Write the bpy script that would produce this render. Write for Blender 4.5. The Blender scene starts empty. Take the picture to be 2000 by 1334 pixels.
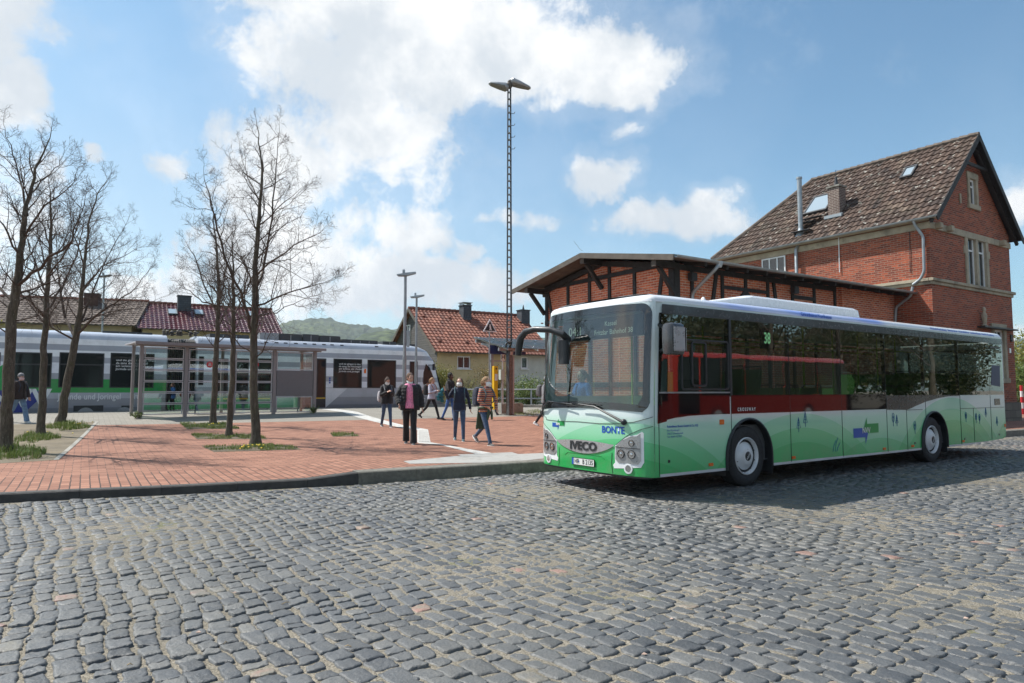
import bpy, bmesh, math, random
import numpy as np
from mathutils import Vector, Matrix, noise as mnoise
from mathutils.geometry import tessellate_polygon
random.seed(7)
R = math.radians
SC = bpy.context.scene
COL = SC.collection
# ------------------------------------------------------------------ camera
CAM_H = 1.5
PITCH = math.atan(95 / 1333.3)
cam_data = bpy.data.cameras.new("camera")
cam = bpy.data.objects.new("camera", cam_data)
COL.objects.link(cam)
cam.location = (0, 0, CAM_H)
cam.rotation_euler = (math.pi / 2 + PITCH, 0, 0)
cam_data.lens = 24
cam_data.sensor_width = 36
cam_data.clip_start = 0.05
cam_data.clip_end = 9000
SC.camera = cam
# ------------------------------------------------------------------ light
SUN_EL = R(54)
SUN_AZ = R(-69)                        # from +Y towards +X
sd = bpy.data.lights.new("sun", 'SUN')
sd.energy = 5.0
sd.angle = R(0.53)
sd.color = (1.0, 0.955, 0.89)
sun = bpy.data.objects.new("sun", sd)
COL.objects.link(sun)
to_sun = Vector((math.sin(SUN_AZ) * math.cos(SUN_EL), math.cos(SUN_AZ) * math.cos(SUN_EL), math.sin(SUN_EL)))
sun.rotation_euler = (-to_sun).to_track_quat('-Z', 'Y').to_euler()
sun.location = (-10, 5, 30)
SC.view_settings.view_transform = 'Standard'
SC.view_settings.look = 'None'
SC.view_settings.exposure = 0.44
SC.view_settings.gamma = 1.0
SC.view_settings.use_curve_mapping = False
def s2l(r, g, b, k=1.0):
 f = lambda c: ((c / 255) / 12.92 if c / 255 <= 0.04045 else (((c / 255) + 0.055) / 1.055) ** 2.4) * k
 return (f(r), f(g), f(b), 1)
class NT:
 """tiny node-tree writer"""
 def __init__(s, tree):
  s.t = tree
 def n(s, typ, **kw):
  o = s.t.nodes.new(typ)
  for k, v in kw.items():
   setattr(o, k, v)
  return o
 def inp(s, node, name, v):
  sock = node.inputs[name]
  if isinstance(v, bpy.types.NodeSocket):
   s.t.links.new(v, sock)
  elif v is not None:
   sock.default_value = v
 def m(s, op, a, b=None, c=None, clamp=False):
  o = s.n('ShaderNodeMath', operation=op, use_clamp=clamp)
  s.inp(o, 0, a)
  if b is not None: s.inp(o, 1, b)
  if c is not None: s.inp(o, 2, c)
  return o.outputs[0]
 def vm(s, op, a, b=None, scale=None):
  o = s.n('ShaderNodeVectorMath', operation=op)
  s.inp(o, 0, a)
  if b is not None: s.inp(o, 1, b)
  if scale is not None: s.inp(o, 'Scale', scale)
  return o.outputs['Value'] if op in ('LENGTH', 'DOT_PRODUCT') else o.outputs[0]
 def sep(s, v):
  o = s.n('ShaderNodeSeparateXYZ'); s.inp(o, 0, v); return o.outputs
 def comb(s, x, y, z):
  o = s.n('ShaderNodeCombineXYZ'); s.inp(o, 0, x); s.inp(o, 1, y); s.inp(o, 2, z); return o.outputs[0]
 def noise(s, v, scale, detail=4, rough=.55, dist=0, out=0):
  o = s.n('ShaderNodeTexNoise')
  if v is not None: s.inp(o, 'Vector', v)
  s.inp(o, 'Scale', scale); s.inp(o, 'Detail', detail); s.inp(o, 'Roughness', rough); s.inp(o, 'Distortion', dist)
  return o.outputs[out]
 def vor(s, v, scale, feature='F1', out='Distance', rnd=1.0):
  o = s.n('ShaderNodeTexVoronoi', feature=feature)
  if v is not None: s.inp(o, 'Vector', v)
  s.inp(o, 'Scale', scale); s.inp(o, 'Randomness', rnd)
  return o.outputs[out]
 def ss(s, x, a, b, ta=0.0, tb=1.0, smooth=True):
  o = s.n('ShaderNodeMapRange', interpolation_type='SMOOTHSTEP' if smooth else 'LINEAR')
  s.inp(o, 0, x); s.inp(o, 1, a); s.inp(o, 2, b); s.inp(o, 3, ta); s.inp(o, 4, tb)
  return o.outputs[0]
 def mix(s, f, a, b, mode='MIX'):
  o = s.n('ShaderNodeMix', data_type='RGBA', blend_type=mode)
  s.inp(o, 0, f); s.inp(o, 6, a); s.inp(o, 7, b)
  return o.outputs[2]
 def ramp(s, f, stops):
  o = s.n('ShaderNodeValToRGB')
  s.inp(o, 0, f)
  e = o.color_ramp.elements
  while len(e) < len(stops): e.new(0.5)
  for q, (p, c) in zip(e, stops):
   q.position = p; q.color = c
  return o.outputs[0]
 def bump(s, h, dist=0.01, strength=1.0):
  o = s.n('ShaderNodeBump'); s.inp(o, 'Height', h); s.inp(o, 'Distance', dist); s.inp(o, 'Strength', strength)
  return o.outputs[0]
# exact pixel ray of the 2000 x 1334 reference (used only to survey where things stand)
_f = Vector((0, math.cos(PITCH), math.sin(PITCH)))
_u = Vector((0, -math.sin(PITCH), math.cos(PITCH)))
_r = Vector((1, 0, 0))
CAMP = Vector((0, 0, CAM_H))
def ray(px, py):
 return (_r * ((px - 1000) / 1333.3) + _f + _u * ((667 - py) / 1333.3)).normalized()
# ------------------------------------------------------------------ world
world = bpy.data.worlds.new("World")
SC.world = world
world.use_nodes = True
wt = world.node_tree
wt.nodes.clear()
W = NT(wt)
sky = W.n('ShaderNodeTexSky', sky_type='NISHITA', sun_disc=False, sun_elevation=SUN_EL, sun_rotation=SUN_AZ,
    altitude=200, air_density=1.0, dust_density=1.1, ozone_density=1.3)
tc = W.n('ShaderNodeTexCoord').outputs['Generated']
sx, sy, sz = W.sep(tc)
warp = W.noise(tc, 7.0, 3, .6, out=1)
warp2 = W.vm('SCALE', W.vm('SUBTRACT', warp, (0.5, 0.5, 0.5)), scale=0.10)
fx, fy, fz = W.sep(W.vm('ADD', tc, warp2))
az = W.m('ARCTAN2', fx, fy)
el = W.m('ARCSINE', fz)
def azel(px, py):
 d = ray(px, py)
 return math.atan2(d.x, d.y), math.asin(d.z)
# (pixel x, y, half width, half height, strength)
CLOUDS = [(760, 20, 330, 120, 1.2), (960, 110, 330, 150, 1.25), (1180, 130, 190, 110, 1.1), (640, 130, 200, 120, 1.0), (720, 250, 190, 120, 1.1),
    (560, 330, 190, 130, 1.0), (800, 320, 150, 90, .9), (470, 330, 110, 80, .55),
    (20, 130, 90, 130, 1.0), (0, 420, 130, 140, .8), (60, 20, 120, 60, .5), (195, 300, 34, 24, .5), (335, 312, 66, 36, .62),
    (330, 560, 150, 60, .6), (590, 520, 260, 120, .9), (760, 440, 165, 66, .85), (770, 560, 210, 72, .9), (960, 570, 120, 50, .8),
    (920, 490, 50, 46, .6), (990, 440, 110, 34, .55), (1185, 350, 85, 66, .8), (1300, 440, 170, 42, .85), (1400, 395, 60, 36, .7),
    (1225, 245, 40, 20, .4), (1990, 400, 60, 60, .9), (1600, 700, 900, 40, .3), (80, 600, 240, 80, .7)]
field = None
for (cx, cy, rx, ry, s) in CLOUDS:
 a0, e0 = azel(cx, cy)
 a1, _ = azel(cx + rx, cy); _, e1 = azel(cx, cy - ry)
 ra, re = abs(a1 - a0), abs(e1 - e0)
 da = W.m('DIVIDE', W.m('SUBTRACT', az, a0), ra)
 de = W.m('DIVIDE', W.m('SUBTRACT', el, e0), re)
 q = W.m('ADD', W.m('MULTIPLY', da, da), W.m('MULTIPLY', de, de))
 v = W.m('MULTIPLY', W.m('SUBTRACT', 1.0, q), s)
 field = v if field is None else W.m('SMOOTH_MAX', field, v, 0.25)
field = W.m('MAXIMUM', field, -1.0)
fbm = W.noise(tc, 9.0, 10, .68, .2)
fbm2 = W.noise(tc, 3.2, 5, .6)
F = W.m('ADD', field, W.m('MULTIPLY', W.m('SUBTRACT', fbm, 0.5), 3.2))
F = W.m('ADD', F, W.m('MULTIPLY', W.m('SUBTRACT', fbm2, 0.5), 1.2))
front = W.m('MULTIPLY', W.ss(W.m('ABSOLUTE', az), 0.95, 0.75), 1.0)
gen = W.ss(W.noise(tc, 2.6, 7, .6), 0.50, 0.64)
cl = W.ss(F, -.12, 0.75)
veil = W.m('MULTIPLY', W.ss(F, -1.3, 0.8), 0.32)
cl = W.m('MAXIMUM', cl, veil)
cover = W.m('ADD', W.m('MULTIPLY', cl, front), W.m('MULTIPLY', gen, W.m('SUBTRACT', 1.0, front)))
haze = W.m('MULTIPLY', W.ss(el, 0.65, -0.02, 0.0, 0.60), W.ss(az, .5, -.6, .22, 1.0))
cover = W.m('MAXIMUM', cover, haze)
shade = W.noise(W.vm('ADD', tc, (0.02, 0, 0.05)), 5.5, 6, .6)
ccol = W.mix(W.ss(shade, 0.38, 0.60), (7.0, 7.6, 8.2, 1), (10.3, 10.4, 10.4, 1))
skyc = W.mix(1.0, sky.outputs[0], (1.06, 1.50, 1.54, 1), 'MULTIPLY')
mixc = W.mix(W.m('MULTIPLY', cover, W.ss(sz, -0.02, 0.01)), skyc, ccol)
bg = W.n('ShaderNodeBackground')
W.inp(bg, 'Color', mixc)
W.inp(bg, 'Strength', 0.076)
wo = W.n('ShaderNodeOutputWorld')
wt.links.new(bg.outputs[0], wo.inputs[0])
world.cycles.sampling_method = 'MANUAL'
world.cycles.sample_map_resolution = 1024
SC.cycles.max_bounces = 8
SC.cycles.transparent_max_bounces = 16
# ------------------------------------------------------------------ materials
def new_mat(name):
 m = bpy.data.materials.new(name)
 m.use_nodes = True
 t = NT(m.node_tree)
 p = m.node_tree.nodes['Principled BSDF']
 return m, t, p
def mat(name, col, rough=.6, metal=0.0, var=0.15, vs=6.0, bump=0.0, bs=60.0, spec=.5, coat=0.0, emit=None, estr=1.0, dirt=None, ds=2.0):
 m, t, p = new_mat(name)
 if len(col) == 3: col = (*col, 1)
 co = t.n('ShaderNodeTexCoord').outputs['Object']
 if var:
  nz = t.noise(co, vs, 5, .6)
  f = t.ss(nz, .3, .7, 1 - var, 1 + var, smooth=False)
  c = t.vm('SCALE', col[:3], scale=f)
 else:
  c = col
 if dirt:
  dn = t.ss(t.noise(co, ds, 6, .65), .48, .68, 0, .8)
  c = t.mix(dn, c, dirt)
 t.inp(p, 'Base Color', c)
 p.inputs['Metallic'].default_value = metal
 p.inputs['Specular IOR Level'].default_value = spec
 p.inputs['Coat Weight'].default_value = coat
 p.inputs['Coat Roughness'].default_value = .05
 if var:
  t.inp(p, 'Roughness', t.ss(t.noise(co, vs * 2.3, 3), .3, .7, max(0.02, rough - .08), min(1, rough + .08)))
 else:
  p.inputs['Roughness'].default_value = rough
 if bump:
  t.inp(p, 'Normal', t.bump(t.noise(co, bs, 4), bump))
 if emit:
  p.inputs['Emission Color'].default_value = (*emit[:3], 1)
  p.inputs['Emission Strength'].default_value = estr
 return m
def brick_mat(name, c1, c2, mortar, bw=.25, bh=.0775, mw=.011, bumpd=.006, stain=None, offset=.5, rough=.85, mossy=0):
 m, t, p = new_mat(name)
 uv = t.n('ShaderNodeUVMap').outputs[0]
 b = t.n('ShaderNodeTexBrick', offset=offset)
 t.inp(b, 'Vector', uv)
 for k, v in (('Color1', c1), ('Color2', c2), ('Mortar', mortar), ('Scale', 1.0), ('Brick Width', bw), ('Row Height', bh), ('Mortar Size', mw), ('Mortar Smooth', .2)):
  t.inp(b, k, v)
 c = b.outputs[0]
 n1 = t.noise(uv, 1.3, 6, .65)
 c = t.mix(t.ss(n1, .35, .7, 0, .38), c, tuple(x * .55 for x in c1[:3]) + (1,))
 n2 = t.noise(uv, 14, 4, .6)
 c = t.mix(t.ss(n2, .4, .75, 0, .3), c, c2)
 if stain:
  c = t.mix(t.ss(t.noise(uv, 3.1, 7, .7), .60, .70, 0, .7), c, stain)
 t.inp(p, 'Base Color', c)
 p.inputs['Roughness'].default_value = rough
 h = t.m('ADD', t.m('MULTIPLY', b.outputs[1], -1.0), t.m('MULTIPLY', t.noise(uv, 60, 3), .4))
 t.inp(p, 'Normal', t.bump(h, bumpd))
 return m
def attr_mat(name, stops, rough=.6, attr='tint', bump=.004, bs=60, extra=None, spec=.4):
 """colour picked per piece from the mesh attribute 'tint'"""
 m, t, p = new_mat(name)
 a = t.n('ShaderNodeAttribute', attribute_name=attr).outputs['Fac']
 co = t.n('ShaderNodeTexCoord').outputs['Object']
 a2 = t.m('ADD', a, t.m('MULTIPLY', t.m('SUBTRACT', t.noise(co, 9, 4), .5), .35), clamp=True)
 c = t.ramp(a2, stops)
 if extra:
  c = extra(t, c, co)
 t.inp(p, 'Base Color', c)
 p.inputs['Specular IOR Level'].default_value = spec
 t.inp(p, 'Roughness', t.ss(t.noise(co, 17, 4), .3, .7, rough - .1, rough + .12))
 if bump:
  t.inp(p, 'Normal', t.bump(t.noise(co, bs, 5, .6), bump))
 return m
def glass_mat(name, tint=(.55, .62, .60), rough=.0, ior=1.52, wav=0.0, wsc=3.0, mirror=0.0, fk=1.6):
 """thin pane: tinted see-through plus a mirror reflection that grows with angle"""
 m, t, p = new_mat(name)
 nt = m.node_tree
 nt.nodes.remove(p)
 tr = t.n('ShaderNodeBsdfTransparent'); t.inp(tr, 0, (*tint, 1))
 gl = t.n('ShaderNodeBsdfGlossy'); t.inp(gl, 'Roughness', rough); t.inp(gl, 'Color', (1, 1, 1, 1))
 ge = t.n('ShaderNodeNewGeometry')
 cs = t.m('ABSOLUTE', t.vm('DOT_PRODUCT', ge.outputs['Normal'], ge.outputs['Incoming']))
 fr = t.m('ADD', .045, t.m('MULTIPLY', .955, t.m('POWER', t.m('SUBTRACT', 1.0, cs, clamp=True), 5.0)))
 if wav:
  co = t.n('ShaderNodeTexCoord').outputs['Object']
  nb = t.bump(t.noise(co, wsc, 2, .5, .6), wav)
  t.inp(gl, 'Normal', nb)
 f = t.m('ADD', t.m('MULTIPLY', fr, fk), mirror, clamp=True)
 mx = t.n('ShaderNodeMixShader')
 t.inp(mx, 0, f)
 nt.links.new(tr.outputs[0], mx.inputs[1]); nt.links.new(gl.outputs[0], mx.inputs[2])
 out = [n for n in nt.nodes if n.type == 'OUTPUT_MATERIAL'][0]
 nt.links.new(mx.outputs[0], out.inputs[0])
 return m
M = {}
M['white_paint'] = mat('white_paint', (.78, .79, .80), .25, var=.03, coat=.6)
M['black_plastic'] = mat('black_plastic', (.025, .027, .03), .42, var=.2)
M['black_gloss'] = mat('black_gloss', (.012, .013, .014), .06, var=0, spec=.8, coat=.5)
M['grey_band'] = mat('grey_band', (.06, .06, .064), .22, var=.06, coat=.4)
M['rubber'] = mat('rubber', (.028, .028, .03), .75, var=.25, vs=20)
M['rim'] = mat('rim', (.68, .69, .70), .35, metal=.1, var=.08)
M['dark_metal'] = mat('dark_metal', (.05, .05, .052), .5, metal=.4, var=.2)
M['chrome'] = mat('chrome', (.6, .6, .6), .12, metal=1, var=0)
M['grey_metal'] = mat('grey_metal', (.30, .31, .32), .45, metal=.5, var=.15)
M['zinc'] = mat('zinc', (.33, .36, .38), .45, metal=.55, var=.2, vs=3)
M['amber'] = mat('amber', (.75, .16, .02), .2, var=.05)
M['lens'] = glass_mat('lens_glass', (.9, .92, .92))
M['timber'] = mat('dark_timber', (.022, .021, .021), .7, var=.3, vs=4, bump=.01, bs=25)
M['old_wood'] = mat('old_wood', (.10, .085, .07), .8, var=.3, vs=3, bump=.01, bs=25)
M['sandstone'] = mat('sandstone', (.40, .34, .25), .85, var=.2, vs=3, bump=.01, bs=30, dirt=(.16, .14, .11, 1), ds=1.5)
M['white_frame'] = mat('white_frame', (.72, .73, .73), .4, var=.05)
M['house_glass'] = mat('house_glass', (.02, .025, .03), .05, var=0, spec=1.0)
M['brick_house'] = brick_mat('house_brick', s2l(180, 86, 54), s2l(108, 46, 34), s2l(150, 124, 106), bw=.27, bh=.084, mw=.014, stain=s2l(196, 104, 66))
M['brick_shed'] = brick_mat('shed_brick', s2l(228, 126, 84), s2l(172, 82, 58), s2l(214, 190, 170), bw=.25, bh=.08, mw=.012, stain=s2l(204, 110, 66))
M['concrete'] = mat('concrete', (.30, .285, .25), .85, var=.2, vs=3, bump=.006, bs=80, dirt=(.12, .11, .09, 1))
# ------------------------------------------------------------------ mesh helpers
def box_uv(me):
 if not me.polygons: return
 uvl = me.uv_layers.get('UVMap') or me.uv_layers.new(name='UVMap')
 n = len(me.loops)
 vi = np.empty(n, np.int32); me.loops.foreach_get('vertex_index', vi)
 co = np.empty(len(me.vertices) * 3, np.float32); me.vertices.foreach_get('co', co); co = co.reshape(-1, 3)
 nor = np.empty(len(me.polygons) * 3, np.float32); me.polygons.foreach_get('normal', nor); nor = nor.reshape(-1, 3)
 tot = np.empty(len(me.polygons), np.int32); me.polygons.foreach_get('loop_total', tot)
 ln = np.repeat(nor, tot, axis=0)
 P = co[vi]
 a = np.abs(ln)
 uv = np.empty((n, 2), np.float32)
 zt = (a[:, 2] >= a[:, 0]) & (a[:, 2] >= a[:, 1])
 xt = ~zt & (a[:, 0] > a[:, 1])
 yt = ~zt & ~xt
 uv[zt] = P[zt][:, :2]
 uv[xt] = P[xt][:, 1:3]
 uv[yt] = P[yt][:, [0, 2]]
 uvl.data.foreach_set('uv', uv.ravel())
def link(name, me, m, parent=None, smooth=False, loc=None, rz=None, uv=True):
 if m is not None:
  for q in (m if isinstance(m, (list, tuple)) else [m]):
   me.materials.append(M[q] if isinstance(q, str) else q)
 if uv: box_uv(me)
 if smooth and me.polygons:
  me.polygons.foreach_set('use_smooth', [True] * len(me.polygons))
  try: me.set_sharp_from_angle(angle=R(38))
  except Exception: pass
 o = bpy.data.objects.new(name, me)
 COL.objects.link(o)
 if parent is not None: o.parent = parent
 if loc is not None: o.location = loc
 if rz is not None: o.rotation_euler = (0, 0, rz)
 return o
def tag(o, label=None, cat=None, group=None, kind=None):
 if label: o['label'] = label
 if cat: o['category'] = cat
 if group: o['group'] = group
 if kind: o['kind'] = kind
 return o
def empty(name, loc, rz=0, label=None, cat=None, group=None):
 o = bpy.data.objects.new(name, None)
 COL.objects.link(o)
 o.location = loc
 o.rotation_euler = (0, 0, rz)
 o.empty_display_size = .2
 return tag(o, label, cat, group)
def copy_tree(o, parent=None):
 c = o.copy(); COL.objects.link(c)
 if parent is not None: c.parent = parent
 for ch in list(o.children): copy_tree(ch, c)
 return c
class MB:
 """mesh builder: verts + faces, built into ONE object"""
 def __init__(s):
  s.v = []; s.f = []; s.mi = []; s.cur = 0
 def add(s, vs, fs):
  o = len(s.v)
  s.v += [tuple(p) for p in vs]
  for f in fs:
   s.f.append(tuple(i + o for i in f)); s.mi.append(s.cur)
  return s
 def box(s, x0, x1, y0, y1, z0, z1, T=None):
  vs = [Vector(p) for p in ((x0, y0, z0), (x1, y0, z0), (x1, y1, z0), (x0, y1, z0), (x0, y0, z1), (x1, y0, z1), (x1, y1, z1), (x0, y1, z1))]
  if T: vs = [T @ p for p in vs]
  return s.add(vs, [(0, 3, 2, 1), (4, 5, 6, 7), (0, 1, 5, 4), (1, 2, 6, 5), (2, 3, 7, 6), (3, 0, 4, 7)])
 def beam(s, a, b, w, h, up=(0, 0, 1), ext=0.0):
  a = Vector(a); b = Vector(b); d = (b - a)
  L = d.length
  d.normalize()
  up = Vector(up)
  sd_ = d.cross(up)
  if sd_.length < 1e-4: sd_ = d.cross(Vector((1, 0, 0)))
  sd_.normalize(); u2 = sd_.cross(d).normalized()
  a = a - d * ext; b = b + d * ext
  vs = []
  for p in (a, b):
   for (i, j) in ((-1, -1), (1, -1), (1, 1), (-1, 1)):
    vs.append(p + sd_ * (i * w / 2) + u2 * (j * h / 2))
  return s.add(vs, [(0, 1, 2, 3), (7, 6, 5, 4), (0, 4, 5, 1), (1, 5, 6, 2), (2, 6, 7, 3), (3, 7, 4, 0)])
 def tube(s, pts, rad, n=8, cap=True, sx=1.0):
  pts = [Vector(p) for p in pts]
  if not isinstance(rad, (list, tuple)): rad = [rad] * len(pts)
  o = len(s.v)
  ref = None
  for i, p in enumerate(pts):
   if i == 0: d = pts[1] - p
   elif i == len(pts) - 1: d = p - pts[i - 1]
   else: d = (pts[i + 1] - p).normalized() + (p - pts[i - 1]).normalized()
   d = d.normalized() if d.length > 1e-9 else Vector((0, 0, 1))
   if ref is None:
    ref = Vector((0, 0, 1)) if abs(d.z) < .9 else Vector((1, 0, 0))
   a = d.cross(ref)
   if a.length < 1e-5: a = d.cross(Vector((.3, .5, .8)))
   a.normalize()
   b = a.cross(d).normalized(); ref = b
   for k in range(n):
    t = 2 * math.pi * k / n
    s.v.append(tuple(p + (a * math.cos(t) * sx + b * math.sin(t)) * rad[i]))
  for i in range(len(pts) - 1):
   for k in range(n):
    k2 = (k + 1) % n
    s.f.append((o + i * n + k, o + i * n + k2, o + (i + 1) * n + k2, o + (i + 1) * n + k)); s.mi.append(s.cur)
  if cap:
   s.f.append(tuple(o + k for k in reversed(range(n)))); s.mi.append(s.cur)
   e = o + (len(pts) - 1) * n
   s.f.append(tuple(e + k for k in range(n))); s.mi.append(s.cur)
  return s
 def loft(s, rings, cap=True):
  n = len(rings[0]); o = len(s.v)
  for r_ in rings: s.v += [tuple(p) for p in r_]
  for i in range(len(rings) - 1):
   for k in range(n):
    k2 = (k + 1) % n
    s.f.append((o + i * n + k, o + i * n + k2, o + (i + 1) * n + k2, o + (i + 1) * n + k)); s.mi.append(s.cur)
  if cap:
   s.f.append(tuple(o + k for k in reversed(range(n)))); s.mi.append(s.cur)
   e = o + (len(rings) - 1) * n
   s.f.append(tuple(e + k for k in range(n))); s.mi.append(s.cur)
  return s
 def lathe(s, prof, axis_o, axis_d, n=24):
  """prof: list of (r, h) along the axis"""
  d = Vector(axis_d).normalized(); o0 = Vector(axis_o)
  a = d.cross(Vector((0, 0, 1)))
  if a.length < 1e-4: a = Vector((1, 0, 0))
  a.normalize(); b = d.cross(a)
  rings = [[o0 + d * h + (a * math.cos(2 * math.pi * k / n) + b * math.sin(2 * math.pi * k / n)) * r for k in range(n)] for r, h in prof]
  return s.loft(rings)
 def sphere(s, c, r, nu=12, nv=8):
  c = Vector(c)
  if not isinstance(r, (tuple, list)): r = (r, r, r)
  rings = []
  for j in range(nv + 1):
   t = -math.pi / 2 + math.pi * j / nv
   cr = max(math.cos(t), .001)
   rings.append([(c.x + r[0] * cr * math.cos(2 * math.pi * k / nu), c.y + r[1] * cr * math.sin(2 * math.pi * k / nu), c.z + r[2] * math.sin(t)) for k in range(nu)])
  return s.loft(rings)
 def prism(s, poly, d):
  """poly: list of 3-D points (planar), extruded by vector d"""
  poly = [Vector(p) for p in poly]; d = Vector(d); n = len(poly)
  vs = poly + [p + d for p in poly]
  tris = tessellate_polygon([poly])
  fs = [tuple(t) for t in tris] + [tuple(i + n for i in reversed(t)) for t in tris]
  fs += [(i, (i + 1) % n, (i + 1) % n + n, i + n) for i in range(n)]
  return s.add(vs, fs)
 def mesh(s, name='m', recalc=True, bevel=0.0):
  me = bpy.data.meshes.new(name)
  me.from_pydata(s.v, [], s.f)
  if any(s.mi): me.polygons.foreach_set('material_index', s.mi)
  if recalc or bevel:
   bm = bmesh.new(); bm.from_mesh(me)
   if bevel:
    bmesh.ops.remove_doubles(bm, verts=bm.verts, dist=1e-5)
    es = [e for e in bm.edges if len(e.link_faces) == 2 and e.calc_face_angle(0) > R(30)]
    bmesh.ops.bevel(bm, geom=es, offset=bevel, segments=2, affect='EDGES', clamp_overlap=True)
   if recalc: bmesh.ops.recalc_face_normals(bm, faces=bm.faces)
   bm.to_mesh(me); bm.free()
  return me
 def build(s, name, m, parent=None, smooth=False, recalc=True, bevel=0.0, **kw):
  return link(name, s.mesh(name, recalc, bevel), m, parent, smooth, **kw)
def patch(poly, holes=(), step=None, f=None, thick=0.0, steps=None):
 """2-D polygon (with holes), cut by a grid of size step, mapped to 3-D by f(u, v)"""
 loops = [[Vector((p[0], p[1], 0)) for p in l] for l in [poly] + list(holes)]
 flat = [p for l in loops for p in l]
 bm = bmesh.new()
 bv = [bm.verts.new(p) for p in flat]
 for t in tessellate_polygon(loops):
  try: bm.faces.new([bv[i] for i in t])
  except ValueError: pass
 if step or steps:
  sx_, sy_ = steps or (step, step)
  xs = [p.x for p in flat]; ys = [p.y for p in flat]
  for (lo, hi, st, no) in ((min(xs), max(xs), sx_, (1, 0, 0)), (min(ys), max(ys), sy_, (0, 1, 0))):
   if not st: continue
   k = math.ceil((lo + 1e-5) / st)
   while k * st < hi - 1e-5:
    co = Vector(no) * (k * st)
    bmesh.ops.bisect_plane(bm, geom=bm.verts[:] + bm.edges[:] + bm.faces[:], plane_co=co, plane_no=no, dist=1e-6)
    k += 1
 for v in bm.verts:
  if f: v.co = Vector(f(v.co.x, v.co.y))
 me = bpy.data.meshes.new('patch')
 bmesh.ops.recalc_face_normals(bm, faces=bm.faces)
 bm.to_mesh(me); bm.free()
 return me
def rrect(x0, x1, y0, y1, r, n=5):
 pts = []
 for (cx, cy, a0) in ((x1 - r, y1 - r, 0), (x0 + r, y1 - r, 90), (x0 + r, y0 + r, 180), (x1 - r, y0 + r, 270)):
  for k in range(n + 1):
   a = R(a0 + 90 * k / n)
   pts.append((cx + r * math.cos(a), cy + r * math.sin(a)))
 return pts
def text_mesh(txt, size, bold=0.0, align='CENTER', res=3, depth=0.0):
 c = bpy.data.curves.new('lettering', 'FONT')
 c.body = txt; c.size = size; c.align_x = align; c.align_y = 'CENTER'; c.resolution_u = res
 c.offset = bold; c.extrude = depth
 o = bpy.data.objects.new('lettering', c)
 COL.objects.link(o)
 dg = bpy.context.evaluated_depsgraph_get()
 dg.update()
 me = bpy.data.meshes.new_from_object(o.evaluated_get(dg))
 bpy.data.objects.remove(o, do_unlink=True)
 bpy.data.curves.remove(c)
 return me
def lettering(txt, size, m, parent, f, bold=0.0, align='CENTER', name='lettering', sub=None):
 """flat letters mapped to a surface with f(u, v)"""
 me = text_mesh(txt, size, bold, align)
 me.materials.clear()
 for v in me.vertices:
  v.co = Vector(f(v.co.x, v.co.y))
 return link(name, me, m, parent, uv=False)
# ------------------------------------------------------------------ the lie of the land
KA = R(32)
KT = Vector((math.cos(KA), math.sin(KA)))      # along the kerb
KN = Vector((-math.sin(KA), math.cos(KA)))     # away from the road
def hitz(px, py, z):
 d = ray(px, py)
 t = (z - CAM_H) / d.z
 return CAMP + d * t
_kpx = [(0, 982), (175, 973), (350, 965), (530, 955), (700, 946), (900, 932), (1080, 920)]
_kp = [hitz(x, y, 0).xy for x, y in _kpx]
_d0 = (_kp[1] - _kp[0]).normalized()
_kp = [_kp[0] - _d0 * 40, _kp[0] - _d0 * 12] + _kp
_e = Vector((17.3, 23.0))
_kp += [_kp[-1].lerp(_e, .5), _e, _e + Vector((math.cos(R(34)), math.sin(R(34)))) * 30]
_kw = [p.dot(KT) for p in _kp]
_kn = [p.dot(KN) for p in _kp]
def kerb_n(w): return float(np.interp(w, _kw, _kn))
def kd(x, y):
 w = x * KT.x + y * KT.y
 return x * KN.x + y * KN.y - kerb_n(w)
def sstep(a, b, x):
 t = min(1, max(0, (x - a) / (b - a)))
 return t * t * (3 - 2 * t)
W_STEP = Vector((_kp[6].x, _kp[6].y)).dot(KT)
def base_w(w): return .12 + .07 * sstep(W_STEP - .9, W_STEP + .1, w)
def PZ(x, y):
 w = x * KT.x + y * KT.y
 d = max(0, min(17.5, kd(x, y)))
 b = base_w(w)
 b = b + (.16 - b) * sstep(1.5, 5, d)
 return b + .0014 * d * d
def G(px, py):
 """where a pixel's ray meets the ground"""
 d = ray(px, py)
 z = 0.2
 p = CAMP
 for _ in range(40):
  if d.z > -1e-4: break
  p = CAMP + d * ((z - CAM_H) / d.z)
  zn = PZ(p.x, p.y) if kd(p.x, p.y) > 0 else 0
  z = z * .5 + zn * .5
 return Vector((p.x, p.y, zn))
# ------------------------------------------------------------------ ground
TA = R(35.5)                                   # direction of the track
TT = Vector((math.cos(TA), math.sin(TA)))
TP = Vector((-20.6, 27.5))                     # a point on the near side of the train
def plat_edge(w):
 # distance d beyond the kerb at which the platform stops
 P = TP
 # solve P + t*TT with dot(.,KT) = w
 t = (w - P.dot(KT)) / TT.dot(KT)
 q = P + TT * t
 return q.dot(KN) - kerb_n(w) - .10
def ws(w, d):                                   # kerb coordinates to world xy
 return KT * w + KN * (kerb_n(w) + d)
def gravel(t, co, p, base=((.205, .18, .135, 1), (.09, .076, .056, 1), (.34, .30, .24, 1))):
 v = t.vor(co, 130, out='Color')
 s0 = t.sep(v)
 c = t.ramp(s0[0], [(0, base[1]), (.45, base[0]), (1, base[2])])
 big = t.noise(co, .5, 4, .6)
 c = t.mix(t.ss(big, .42, .62, 0, .45), c, (.11, .10, .075, 1))
 return c, s0[1]
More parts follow.
